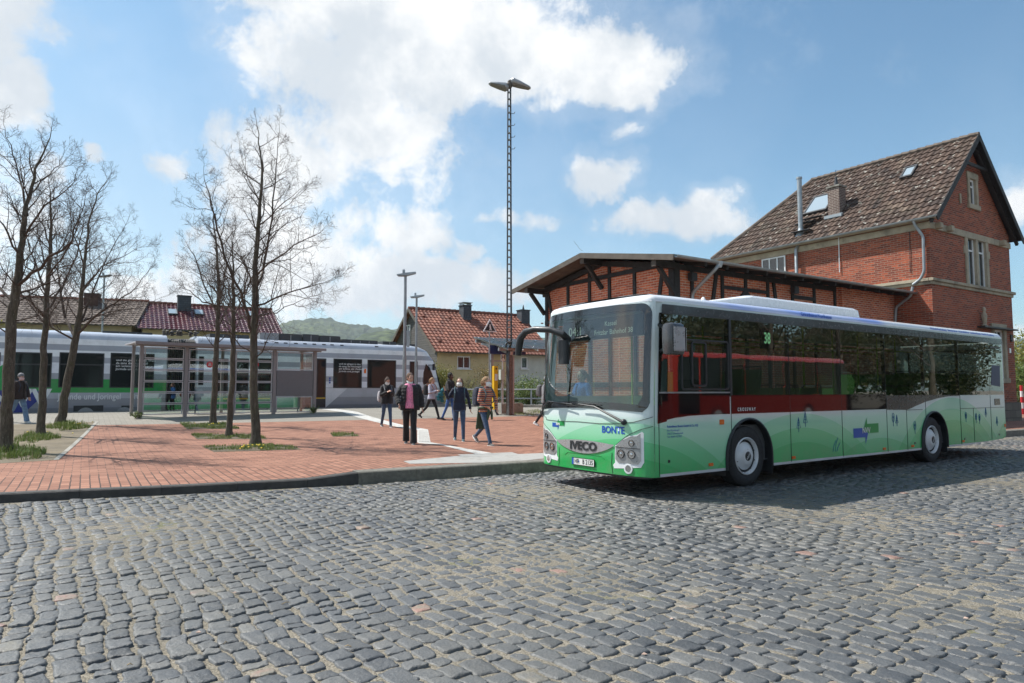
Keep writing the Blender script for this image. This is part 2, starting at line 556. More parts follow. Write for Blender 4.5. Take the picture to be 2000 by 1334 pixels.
def build_ground():
 m, t, p = new_mat('gravel_ground')
 co = t.n('ShaderNodeTexCoord').outputs['Object']
 c, h = gravel(t, co, p)
 moss = t.ss(t.noise(co, 1.1, 6, .7), .58, .68, 0, .55)
 c = t.mix(moss, c, (.10, .115, .03, 1))
 t.inp(p, 'Base Color', c)
 p.inputs['Roughness'].default_value = .95
 t.inp(p, 'Normal', t.bump(h, .006))
 M['gravel'] = m
 m, t, p = new_mat('meadow')
 co = t.n('ShaderNodeTexCoord').outputs['Object']
 c = t.ramp(t.noise(co, .25, 8, .7), [(.3, (.17, .15, .10, 1)), (.48, (.12, .15, .045, 1)), (.7, (.07, .11, .03, 1))])
 t.inp(p, 'Base Color', c); p.inputs['Roughness'].default_value = 1
 M['meadow'] = m
 b = MB()
 wsamp = [-1250, -400, -60] + [x * 4 - 40 for x in range(31)] + [160, 600, 1250]
 rows = []
 for (dd, z) in ((-1250, -.008), (-300, -.008), (-40, -.0055), (.1, -.0055), ('e', -.0055), ('e2', .30), ('f', .38), ('g', .38)):
  row = []
  for w in wsamp:
   e = plat_edge(max(-60, min(120, w)))
   d = {'e': e - .02, 'e2': e - .01, 'f': e + 40, 'g': 1250}.get(dd, dd)
   q = KT * w + KN * ((kerb_n(w) if abs(w) < 150 else kerb_n(math.copysign(80, w))) + d)
   row.append((q.x, q.y, z))
  rows.append(row)
 n = len(wsamp)
 vs = [p_ for r_ in rows for p_ in r_]
 for i in range(len(rows) - 1):
  b.cur = 0 if i < 4 else 1
  base = 0
  for k in range(n - 1):
   b.f.append((i * n + k, i * n + k + 1, (i + 1) * n + k + 1, (i + 1) * n + k)); b.mi.append(b.cur)
 b.v = vs
 o = b.build('ground', ['gravel', 'meadow'])
 tag(o, kind='structure')
def build_cobbles():
 rng = np.random.default_rng(11)
 U = np.array([math.cos(R(35)), math.sin(R(35))]); V = np.array([-math.sin(R(35)), math.cos(R(35))])
 org = np.array([1.94, 9.52])
 cen = []; half = []
 u = -22.0
 while u < 34:
  wu = rng.uniform(.116, .153)
  uc = u + wu / 2
  v = -17 + rng.uniform(0, .2)
  vs = []
  while v < 14:
   lv = float(np.clip(rng.normal(.162, .036), .095, .24))
   vs.append((v + lv / 2, lv)); v += lv
  vs = np.array(vs)
  c = org + uc * U + vs[:, :1] * V
  vals = np.column_stack([c, np.full(len(vs), uc), vs[:, 0], np.full(len(vs), wu), vs[:, 1]])
  cen.append(vals)
  u += wu
 A = np.concatenate(cen)
 # coarse mask
 X, Y = A[:, 0], A[:, 1]
 dist = np.hypot(X, Y)
 w = X * KT.x + Y * KT.y
 kd_ = X * KN.x + Y * KN.y - np.interp(w, _kw, _kn)
 ok = (Y > .6) & (np.abs(X) < 1.0 * Y + 3.0) & (dist < 28) & (kd_ < -.10)
 A = A[ok]; dist = dist[ok]
 N = len(A)
 ctr = A[:, 2:4]
 hs = A[:, 4:6] / 2 - np.stack([rng.uniform(.004, .011, N), rng.uniform(.0015, .006, N)], 1)
 hs = np.maximum(hs, .03)
 corner = rng.uniform(-.019, .019, (N, 4, 2))
 jit = rng.normal(0, .004, (N, 2))
 tint = np.clip(rng.normal(.5, .17, N), 0, 1)
 odd = rng.random(N)
 tint[odd > .9982] = rng.uniform(.93, 1, (odd > .9982).sum())
 zoff = rng.normal(0, .0028, N)
 tilt = rng.normal(0, .026, (N, 2))
 dome = rng.uniform(.003, .009, N)
 ph = rng.uniform(0, 6.28, (N, 4))
 ang = rng.normal(0, .05, N)
 out_v = []; out_f = []; out_t = []
 base = 0
 for (lo, hi, K) in ((0, 6.5, 9), (6.5, 12, 6), (12, 99, 5)):
  sel = np.where((dist >= lo) & (dist < hi))[0]
  if len(sel) == 0: continue
  g = np.linspace(-1, 1, K - 2)
  g = np.concatenate([[-1.0], np.sign(g) * np.abs(g) ** .62 * .95, [1.0]])
  gx, gy = np.meshgrid(g, g, indexing='ij')
  gx = gx.ravel(); gy = gy.ravel()
  edge = np.maximum(np.abs(gx), np.abs(gy)) > .999
  # squircle
  px = gx * np.sqrt(1 - .16 * gy ** 6); py = gy * np.sqrt(1 - .16 * gx ** 6)
  n = len(sel)
  hx = hs[sel, 0][:, None]; hy = hs[sel, 1][:, None]
  cw = [(1 - gx) * (1 - gy) / 4, (1 + gx) * (1 - gy) / 4, (1 + gx) * (1 + gy) / 4, (1 - gx) * (1 + gy) / 4]
  dx = sum(corner[sel, k, 0][:, None] * cw[k] for k in range(4))
  dy = sum(corner[sel, k, 1][:, None] * cw[k] for k in range(4))
  lx = px * hx + dx; ly = py * hy + dy
  lx = lx + .005 * np.sin(ly * 60 + ph[sel, 0][:, None]) * np.abs(gx); ly = ly + .005 * np.sin(lx * 60 + ph[sel, 1][:, None]) * np.abs(gy)
  ca = np.cos(ang[sel])[:, None]; sa = np.sin(ang[sel])[:, None]
  rx = lx * ca - ly * sa; ry = lx * sa + ly * ca
  r4 = np.clip(1 - (np.abs(gx) ** 4.5), 0, 1) * np.clip(1 - (np.abs(gy) ** 4.5), 0, 1)
  z = dome[sel][:, None] * (r4 ** .5) - dome[sel][:, None] + zoff[sel][:, None]
  z = z + tilt[sel, 0][:, None] * lx + tilt[sel, 1][:, None] * ly
  z = z + .0030 * np.sin(lx * 75 + ph[sel, 2][:, None]) * np.cos(ly * 62 + ph[sel, 3][:, None]) + .0016 * np.sin(lx * 160 + ly * 90 + ph[sel, 0][:, None])
  if K == 9: z = z + rng.normal(0, .0009, z.shape)
  z = np.where(edge, -.05, z + .004)
  uu = ctr[sel, 0][:, None] + rx + jit[sel, 0][:, None]
  vv = ctr[sel, 1][:, None] + ry + jit[sel, 1][:, None]
  # rows wander a little
  uw = uu + .055 * np.sin(vv * .83 + .4 * np.sin(uu * .5)) + .022 * np.sin(vv * 2.3 + uu * .35) + .012 * np.sin(vv * 5.1 + uu * 1.7)
  vw = vv + .03 * np.sin(uu * 1.1 + vv * .3)
  z = z + .008 * np.sin(uu * 1.3) * np.sin(vv * .9)
  wx = org[0] + uw * U[0] + vw * V[0]; wy = org[1] + uw * U[1] + vw * V[1]
  out_v.append(np.stack([wx, wy, z], -1).reshape(-1, 3))
  out_t.append(np.repeat(tint[sel], K * K))
  i, j = np.meshgrid(np.arange(K - 1), np.arange(K - 1), indexing='ij')
  q = (i * K + j).ravel()
  quad = np.stack([q, q + K, q + K + 1, q + 1], -1)
  f = quad[None] + (np.arange(n) * K * K)[:, None, None] + base
  out_f.append(f.reshape(-1, 4))
  base += n * K * K
 Vv = np.concatenate(out_v).astype(np.float32); Ff = np.concatenate(out_f).astype(np.int32); Tt = np.concatenate(out_t).astype(np.float32)
 me = bpy.data.meshes.new('cobblestone_road')
 me.vertices.add(len(Vv)); me.vertices.foreach_set('co', Vv.ravel())
 me.loops.add(Ff.size); me.loops.foreach_set('vertex_index', Ff.ravel())
 me.polygons.add(len(Ff)); me.polygons.foreach_set('loop_start', np.arange(0, Ff.size, 4, dtype=np.int32))
 me.polygons.foreach_set('loop_total', np.full(len(Ff), 4, np.int32))
 me.polygons.foreach_set('use_smooth', np.ones(len(Ff), bool))
 me.update(calc_edges=True)
 at = me.attributes.new('tint', 'FLOAT', 'POINT'); at.data.foreach_set('value', Tt)
 def extra(t, c, co):
  dust = t.ss(t.noise(co, .45, 6, .7), .40, .64, .05, .6)
  c = t.mix(dust, c, (.135, .130, .115, 1))
  sc = t.ss(t.noise(co, 28, 5, .7), .58, .75, 0, .4)
  return t.mix(sc, c, (.26, .26, .25, 1))
 m = attr_mat('basalt_setts', [(0, (.030, .033, .037, 1)), (.30, (.062, .066, .071, 1)), (.6, (.094, .098, .102, 1)), (.84, (.15, .146, .136, 1)), (.93, (.21, .185, .14, 1)), (1, (.30, .17, .13, 1))],
     rough=.50, bump=.008, bs=42, extra=extra, spec=.5)
 o = link('cobblestone_road', me, m, uv=False)
 tag(o, kind='structure')
 return len(sel)
def kerb_run(name, w0, w1, m, width, hf, step=1.0, gap=.006):
 b = MB()
 w = w0
 while w < w1 - .05:
  wn = min(w + step, w1)
  n = 4
  rings = []
  for k in range(n + 1):
   wk = w + gap / 2 + (wn - w - gap) * k / n
   h = hf(wk)
   pts = [(.0, -.06), (.012, h - .02), (.03, h - .003), (width - .004, h), (width - .004, -.06)]
   rings.append([(*ws(wk, d), z) for d, z in pts])
  b.loft(rings)
  w = wn
 o = b.build(name, m)
 return tag(o, kind='structure')
def paver_mat(name, swap, c1, c2, mort, bw=.25, bh=.125):
 m, t, p = new_mat(name)
 uv = t.n('ShaderNodeUVMap').outputs[0]
 if swap:
  s_ = t.sep(uv); uv2 = t.comb(s_[1], s_[0], 0.0)
 else: uv2 = uv
 uvd = t.vm('ADD', uv2, t.vm('SCALE', t.vm('SUBTRACT', t.noise(uv, 2.0, 3, out=1), (.5, .5, .5)), scale=.02))
 b = t.n('ShaderNodeTexBrick', offset=.5)
 t.inp(b, 'Vector', uvd)
 for k, v in (('Color1', c1), ('Color2', c2), ('Mortar', mort), ('Scale', 1.0), ('Brick Width', bw), ('Row Height', bh), ('Mortar Size', .0085 if swap else .0055), ('Mortar Smooth', .1)):
  t.inp(b, k, v)
 c = b.outputs[0]
 c = t.mix(t.ss(t.noise(uv, .7, 6, .65), .4, .65, 0, .32), c, tuple(x * .66 for x in c1[:3]) + (1,))
 c = t.mix(t.ss(t.noise(uv, 30, 4, .6), .5, .8, 0, .3), c, tuple(min(1, x * 1.3) for x in c2[:3]) + (1,))
 t.inp(p, 'Base Color', c)
 p.inputs['Roughness'].default_value = .85
 h = t.m('ADD', t.m('MULTIPLY', b.outputs[1], -1.0), t.m('MULTIPLY', t.noise(uv, 90, 3), .25))
 t.inp(p, 'Normal', t.bump(h, .004))
 return m
def strip(name, d0, d1, m, w0=-50, w1=60, dz=0.0, stepw=1.0, stepd=1.0, kind='structure'):
 """pavement sheet between two distances from the kerb"""
 nw = int((w1 - w0) / stepw) + 1
 wsm = [w0 + (w1 - w0) * i / (nw - 1) for i in range(nw)]
 f0 = d0 if callable(d0) else (lambda w: d0)
 f1 = d1 if callable(d1) else (lambda w: d1)
 nd = 22 if callable(d1) or callable(d0) else max(2, int((d1 - d0) / stepd) + 1)
 vs = []; uv = []
 for w in wsm:
  a, b_ = f0(w), f1(w)
  for k in range(nd):
   d = a + (b_ - a) * k / (nd - 1)
   q = ws(w, d)
   vs.append((q.x, q.y, PZ(q.x, q.y) + dz)); uv.append((w, d))
 fs = [(i * nd + k, (i + 1) * nd + k, (i + 1) * nd + k + 1, i * nd + k + 1) for i in range(nw - 1) for k in range(nd - 1)]
 me = bpy.data.meshes.new(name); me.from_pydata(vs, [], fs)
 ul = me.uv_layers.new(name='UVMap')
 for l in me.loops: ul.data[l.index].uv = uv[l.vertex_index]
 o = link(name, me, m, uv=False)
 return tag(o, kind=kind)
def sheet(name, px, m, dz=.004, step=.5, world=None, uvs=True):
 pts = world or [tuple(G(x, y).xy) for x, y in px]
 me = patch(pts, step=step, f=lambda u, v: (u, v, PZ(u, v) + dz))
 for pl in me.polygons:
  pass
 bm = bmesh.new(); bm.from_mesh(me)
 for f in bm.faces:
  if f.normal.z < 0: f.normal_flip()
 bm.to_mesh(me); bm.free()
 return link(name, me, m)
def in_poly(x, y, P):
 c = False; n = len(P); j = n - 1
 for i in range(n):
  if (P[i][1] > y) != (P[j][1] > y) and x < (P[j][0] - P[i][0]) * (y - P[i][1]) / (P[j][1] - P[i][1]) + P[i][0]: c = not c
  j = i
 return c
def grass(name, polys, dens, hmin, hmax, m='grass', zf=None, seed=3, edge_fade=True, kind='stuff'):
 rnd = random.Random(seed)
 vs = []; fs = []; tint = []
 for P in polys:
  xs = [p[0] for p in P]; ys = [p[1] for p in P]
  A = (max(xs) - min(xs)) * (max(ys) - min(ys))
  for _ in range(int(A * dens)):
   x = rnd.uniform(min(xs), max(xs)); y = rnd.uniform(min(ys), max(ys))
   if not in_poly(x, y, P): continue
   if mnoise.noise(Vector((x * 2.2, y * 2.2, seed))) < -.12: continue
   z = (zf or PZ)(x, y)
   clump = .5 + .5 * mnoise.noise(Vector((x * 1.3, y * 1.3, 5)))
   h = rnd.uniform(hmin, hmax) * (.5 + clump)
   a = rnd.uniform(0, 6.28); w_ = rnd.uniform(.003, .007) * (1 + h * 3)
   lx = math.cos(a) * h * rnd.uniform(.1, .6); ly = math.sin(a) * h * rnd.uniform(.1, .6)
   ca, sa = math.cos(a + 1.57) * w_, math.sin(a + 1.57) * w_
   o = len(vs)
   vs += [(x - ca, y - sa, z), (x + ca, y + sa, z), (x + lx * .4 + ca * .7, y + ly * .4 + sa * .7, z + h * .6), (x + lx * .4 - ca * .7, y + ly * .4 - sa * .7, z + h * .6), (x + lx, y + ly, z + h)]
   fs += [(o, o + 1, o + 2, o + 3), (o + 3, o + 2, o + 4)]
   tint += [rnd.random()] * 5
 me = bpy.data.meshes.new(name); me.from_pydata(vs, [], fs)
 at = me.attributes.new('tint', 'FLOAT', 'POINT'); at.data.foreach_set('value', tint)
 o = link(name, me, m, uv=False)
 return tag(o, kind=kind)
def build_plaza():
 red1, red2, mort = s2l(200, 142, 114, .60), s2l(160, 106, 82, .60), s2l(104, 84, 74, .42)
 M['red_pavers'] = paver_mat('red_pavers', False, red1, red2, mort)
 M['red_pavers_cross'] = paver_mat('red_pavers_cross', True, red1, red2, s2l(84, 62, 54, .4))
 M['grey_pavers'] = paver_mat('grey_pavers', False, s2l(172, 166, 154, .66), s2l(158, 152, 140, .66), s2l(110, 104, 94, .6), bw=.3, bh=.15)
 kw = lambda w: .17 if w < W_STEP else .31
 # kerbs
 M['kerb_dark'] = mat('kerb_basalt_concrete', (.055, .052, .049), .85, var=.3, vs=5, bump=.008, bs=90, dirt=(.07, .066, .06, 1))
 M['kerb_light'] = mat('kerb_granite_concrete', (.17, .16, .135), .8, var=.3, vs=14, bump=.01, bs=120, dirt=(.12, .11, .09, 1))
 kerb_run('kerb', -50, W_STEP, 'kerb_dark', .17, base_w)
 kerb_run('bus_stop_kerb', W_STEP, 60, 'kerb_light', .31, lambda w: base_w(w) + .004)
 strip('pavement_edge', kw, 1.95, 'red_pavers_cross')
 strip('pavement', 1.95, lambda w: 13.6 if w < 60 else 13.6, 'red_pavers')
 strip('platform', 13.6, plat_edge, 'grey_pavers', dz=.0)
 # platform coping along the track, pale
 strip('platform_edge', lambda w: plat_edge(w) - .45, plat_edge, 'concrete', dz=.006)
 # sandy tree ground on the left with its edging
 M['sand'] = mat('sandy_soil', (.165, .135, .09), .95, var=.25, vs=2, bump=.012, bs=60, dirt=(.14, .115, .075, 1), ds=1.2)
 M['soil'] = mat('dark_soil', (.11, .085, .055), .95, var=.3, vs=3, bump=.015, bs=60, dirt=(.075, .09, .03, 1), ds=3)
 dirt_px = [(-60, 909), (104, 899), (186, 824), (-200, 836), (-420, 900)]
 so = sheet('bare_soil', dirt_px, 'sand'); tag(so, kind='structure')
 a, b_ = G(104, 899).xy, G(186, 824).xy
 d = (b_ - a).normalized(); n_ = Vector((-d.y, d.x)) * -.09
 eo = sheet('soil_edging', None, 'concrete', dz=.010, world=[tuple(a), tuple(b_), tuple(b_ + n_), tuple(a + n_)]); tag(eo, kind='structure')
 beds = [[(350, 826), (365, 838), (470, 838), (440, 826)],
   [(372, 848), (385, 858), (522, 858), (505, 848)],
   [(394, 872), (418, 883), (590, 878), (565, 870), (520, 869)],
   [(645, 847), (650, 853), (702, 852), (690, 847)]]
 for i, q in enumerate(beds):
  o = sheet('planting_bed', q, 'soil', dz=.005); tag(o, kind='structure')
 m, t, p = new_mat('grass_blades')
 aa = t.n('ShaderNodeAttribute', attribute_name='tint').outputs['Fac']
 t.inp(p, 'Base Color', t.ramp(aa, [(0, (.10, .16, .02, 1)), (.5, (.19, .26, .04, 1)), (.85, (.23, .26, .07, 1)), (1, (.36, .30, .13, 1))]))
 p.inputs['Roughness'].default_value = .6
 M['grass'] = m
 W2 = lambda q: [tuple(G(x, y).xy) for x, y in q]
 polys = [W2(q) for q in beds]
 grass('grass', polys, 900, .03, .08)
 tree_tufts = [[(-30, 893), (0, 872), (30, 870), (92, 884), (78, 896), (20, 902)], [(20, 862), (60, 846), (100, 850), (120, 856), (60, 866)],
      [(86, 836), (120, 825), (160, 826), (178, 836), (120, 842)]]
 o = grass('grass', [W2(q) for q in tree_tufts], 900, .04, .15, seed=8)
 # worn white guide line and pale patches
 M['line_white'] = mat('worn_white_stone', (.50, .49, .46), .7, var=.1, vs=6, dirt=(.28, .25, .21, 1), ds=4)
 M['pale_patch'] = mat('pale_concrete', (.34, .33, .31), .8, var=.14, vs=3, dirt=(.20, .185, .16, 1), ds=3)
 for q in ([(628, 799.5), (655, 798.5), (722, 813), (790, 831), (778, 834.5), (700, 816)],
     [(778, 834.5), (790, 831), (836, 839), (815, 840)],
     [(815, 864), (841, 864), (870, 869), (962, 885.5), (930, 887), (858, 868.5), (818, 866)]):
  o = sheet('guide_line', q, 'line_white', dz=.005); tag(o, kind='structure')
 o = sheet('tactile_paving', [(815, 840), (836, 839), (841, 864), (815, 864)], 'line_white', dz=.005); tag(o, kind='structure')
 # raised ribs of the tactile pad
 A = [G(x, y) for x, y in ((817, 841), (834, 840.4), (839, 863), (817, 863.3))]
 b = MB()
 for k in range(7):
  f = (k + .5) / 7
  p0 = A[0].lerp(A[1], f); p1 = A[3].lerp(A[2], f)
  b.beam(p0 + Vector((0, 0, .009)), p1 + Vector((0, 0, .009)), .022, .009)
 tag(b.build('tactile_ribs', mat('tactile_ribs', (.42, .41, .38), .8, var=.1)), kind='structure')
 o = sheet('pale_slabs', [(788, 901), (900, 890), (893, 888), (1000, 883.5), (1012, 887), (1090, 884), (1100, 892), (1030, 899), (940, 904), (800, 906)], 'pale_patch', dz=.004); tag(o, kind='structure')
 # far right path, fence side
def build_hills():
 m, t, p = new_mat('forest_hill')
 co = t.n('ShaderNodeTexCoord').outputs['Object']
 n1 = t.noise(co, .012, 6, .7)
 c = t.ramp(n1, [(.3, (.035, .055, .03, 1)), (.5, (.06, .085, .038, 1)), (.62, (.12, .15, .06, 1)), (.75, (.16, .16, .08, 1))])
 c = t.mix(t.ss(t.vor(co, .11), .1, .75, 0, .7), c, (.018, .03, .018, 1))
 t.inp(p, 'Base Color', c); p.inputs['Roughness'].default_value = 1
 M['forest_hill'] = m
 def hill(name, prof, r0, r1, bump, seed, z0=-2):
  azs = [azel(x, y)[0] for x, y in prof]; els = [azel(x, y)[1] for x, y in prof]
  a0, a1 = azs[0], azs[-1]
  na = int((a1 - a0) / .0022); nr = 34
  vs = []
  for i in range(na + 1):
   a = a0 + (a1 - a0) * i / na
   e = float(np.interp(a, azs, els))
   for k in range(nr + 3):
    f = min(1, k / nr)
    r_ = r0 + (r1 - r0) * k / nr
    H = r1 * math.tan(e) + CAM_H
    z = z0 + (H - z0) * (f ** 1.25)
    if k > nr: z -= (k - nr) * 30
    q = Vector((math.sin(a) * r_, math.cos(a) * r_, 0))
    z += bump * (mnoise.noise(q * .03 + Vector((seed, 0, 0))) * 1.1 + mnoise.noise(q * .11) * .9 + mnoise.noise(q * .008) * 2.0) * (1 if k else 0)
    vs.append((q.x, q.y, z))
  n = nr + 3
  fs = [(i * n + k, (i + 1) * n + k, (i + 1) * n + k + 1, i * n + k + 1) for i in range(na) for k in range(n - 1)]
  me = bpy.data.meshes.new(name); me.from_pydata(vs, [], fs)
  o = link(name, me, 'forest_hill', uv=False, smooth=False)
  tag(o, kind='structure')
 hill('hills', [(-900, 640), (-300, 622), (0, 612), (300, 628), (470, 640), (545, 631), (585, 620), (620, 619), (650, 624), (690, 636), (740, 643), (800, 642), (900, 655), (1200, 670), (1600, 690),
       (1900, 680), (1975, 668), (2020, 655), (2300, 640), (2900, 660)], 500, 1500, 4.5, 1)
 hill('hills', [(640, 690), (690, 664), (715, 652), (745, 646), (775, 648), (830, 655), (1000, 690), (1200, 705)], 350, 700, 2.6, 5)
build_ground()
build_cobbles()
build_plaza()
build_hills()
# ------------------------------------------------------------------ the bus: body surfaces
BA = R(35); BO = Vector((1.94, 9.52, 0)) - Vector((math.cos(BA), math.sin(BA), 0)) * .20
BU = Vector((math.cos(BA), math.sin(BA), 0)); BV = Vector((-math.sin(BA), math.cos(BA), 0))
BW = 2.42; BL = 12.25; BD = .24
def tum(z, x=0.3): return .07 * max(0, (z - 1.1) / 1.6) ** 1.2 * min(1, max(0, 1 - (x - .24) / .12))
def lean(z):
 return .15 * max(0, (z - 1.1) / 1.6) ** 1.4
_ph = np.linspace(0, math.pi, 1201)
_NN = 2.8
_py = (BW / 2) * (1 - np.sign(np.cos(_ph)) * np.abs(np.cos(_ph)) ** (2 / _NN))
_px = BD * (1 - np.abs(np.sin(_ph)) ** (2 / _NN))
_ss = np.concatenate([[0], np.cumsum(np.hypot(np.diff(_px), np.diff(_py)))])
FL = float(_ss[-1])
def plan(s):
 s = min(FL, max(0, s))
 return float(np.interp(s, _ss, _px)), float(np.interp(s, _ss, _py))
def s_of_y(y): return float(np.interp(y, _py, _ss))
def FR(s, z, off=0.0):
 """point on the front skin of the bus, off metres proud"""
 x, y = plan(s)
 x1, y1 = plan(s - .01); x2, y2 = plan(s + .01)
 tx, ty = x2 - x1, y2 - y1
 l = math.hypot(tx, ty) or 1
 nx, ny = -ty / l, tx / l
 if s <= .005: nx, ny = 0, -1
 if s >= FL - .005: nx, ny = 0, 1
 x += nx * off; y += ny * off
 k = (BW / 2 - tum(z)) / (BW / 2)
 return Vector((x + lean(z) * max(0, 1 - x), BW / 2 + (y - BW / 2) * k, z))
def SD(x, z, off=0.0):
 return Vector((x + lean(z) * max(0, 1 - x), tum(z, x) - off, z))
def SF(x, z, off=0.0):
 return Vector((x + lean(z) * max(0, 1 - x), BW - tum(z, x) + off, z))
def side_px(px, py):
 """local x, z of a pixel on the near side of the bus"""
 d = ray(px, py); o = CAMP - BO
 t = (0 - o.dot(BV)) / d.dot(BV)
 for _ in range(4):
  q = o + d * t
  t = (tum(q.z, q.dot(BU)) - o.dot(BV)) / d.dot(BV)
 q = o + d * t
 x = q.dot(BU)
 if x < 1: x = (x - lean(q.z)) / (1 - lean(q.z))
 return x, q.z
def front_px(px, py):
 d = ray(px, py); o = CAMP - BO
 x = .1
 for _ in range(12):
  t = (x - o.dot(BU)) / d.dot(BU)
  q = o + d * t
  y = q.dot(BV); z = q.z
  k = (BW / 2 - tum(z)) / (BW / 2)
  yy = BW / 2 + (y - BW / 2) / k
  s = s_of_y(min(BW, max(0, yy)))
  x = x * .5 + .5 * (plan(s)[0] + lean(z))
 return s, z
# ------------------------------------------------------------------ the bus: parts
def livery_mat():
 m, t, p = new_mat('bus_livery')
 co = t.n('ShaderNodeTexCoord').outputs['Object']
 x, y, z = t.sep(co)
 tt = t.m('SUBTRACT', x, t.m('MULTIPLY', y, 1.0))
 tot = None
 for (cx, cz, r) in ((-.35, -2.45, 3.50), (-1.5, -1.6, 2.25), (3.75, -2.35, 3.46), (6.3, -2.7, 3.30), (9.4, -1.9, 3.24), (13.9, -2.0, 3.25)):
  dx = t.m('SUBTRACT', tt, cx); dz = t.m('SUBTRACT', z, cz)
  dist = t.m('SQRT', t.m('ADD', t.m('MULTIPLY', dx, dx), t.m('MULTIPLY', dz, dz)))
  dep = t.m('DIVIDE', t.m('SUBTRACT', r, dist), .24)
  lv = t.m('MINIMUM', t.m('MAXIMUM', t.m('FLOOR', t.m('ADD', dep, 1.0)), 0), 3)
  tot = lv if tot is None else t.m('ADD', tot, lv)
 tot = t.m('ADD', tot, t.ss(z, 1.14, .35, .25, 3.7, smooth=False))
 tot = t.m('ADD', tot, t.m('MULTIPLY', t.ss(tt, .05, -.05), t.ss(z, .85, .40, 0, 2.2, smooth=False)))
 L = t.m('DIVIDE', tot, 9.0, clamp=True)
 c = t.ramp(L, [(0, (.77, .78, .83, 1)), (.09, (.48, .74, .60, 1)), (.24, (.30, .66, .43, 1)), (.42, (.13, .55, .25, 1)), (.62, (.045, .45, .14, 1)), (1, (.015, .36, .08, 1))])
 c = t.mix(t.ss(z, 1.16, 1.2), c, (.72, .73, .78, 1)) if False else c
 low = t.ss(z, .335, .325)
 c = t.mix(t.m('MULTIPLY', low, t.ss(x, .34, .36)), c, (.6, .62, .64, 1))
 # a film of road dust towards the skirt
 c = t.mix(t.m('MULTIPLY', t.ss(t.noise(co, 2.5, 6, .7), .35, .75), t.ss(z, .8, .3, .0, .26)), c, (.22, .20, .17, 1))
 t.inp(p, 'Base Color', c)
 p.inputs['Roughness'].default_value = .22
 p.inputs['Coat Weight'].default_value = .55
 p.inputs['Coat Roughness'].default_value = .04
 return m
def roof_mat():
 m, t, p = new_mat('bus_roof_paint')
 co = t.n('ShaderNodeTexCoord').outputs['Object']
 x, y, z = t.sep(co)
 f = t.m('MULTIPLY', t.ss(x, 1.0, 2.6), t.ss(x, 6.9, 6.4))
 f = t.m('MULTIPLY', f, t.ss(z, 2.875, 2.865))
 f = t.m('MULTIPLY', f, t.ss(x, .40, .42))
 st = t.ss(t.m('PINGPONG', t.m('ADD', x, t.m('MULTIPLY', z, 6)), 1.1), .3, .9, .55, 1.0)
 c = t.mix(t.m('MULTIPLY', f, st), (.78, .79, .81, 1), (.30, .40, .82, 1))
 t.inp(p, 'Base Color', c)
 p.inputs['Roughness'].default_value = .25
 p.inputs['Coat Weight'].default_value = .4
 return m
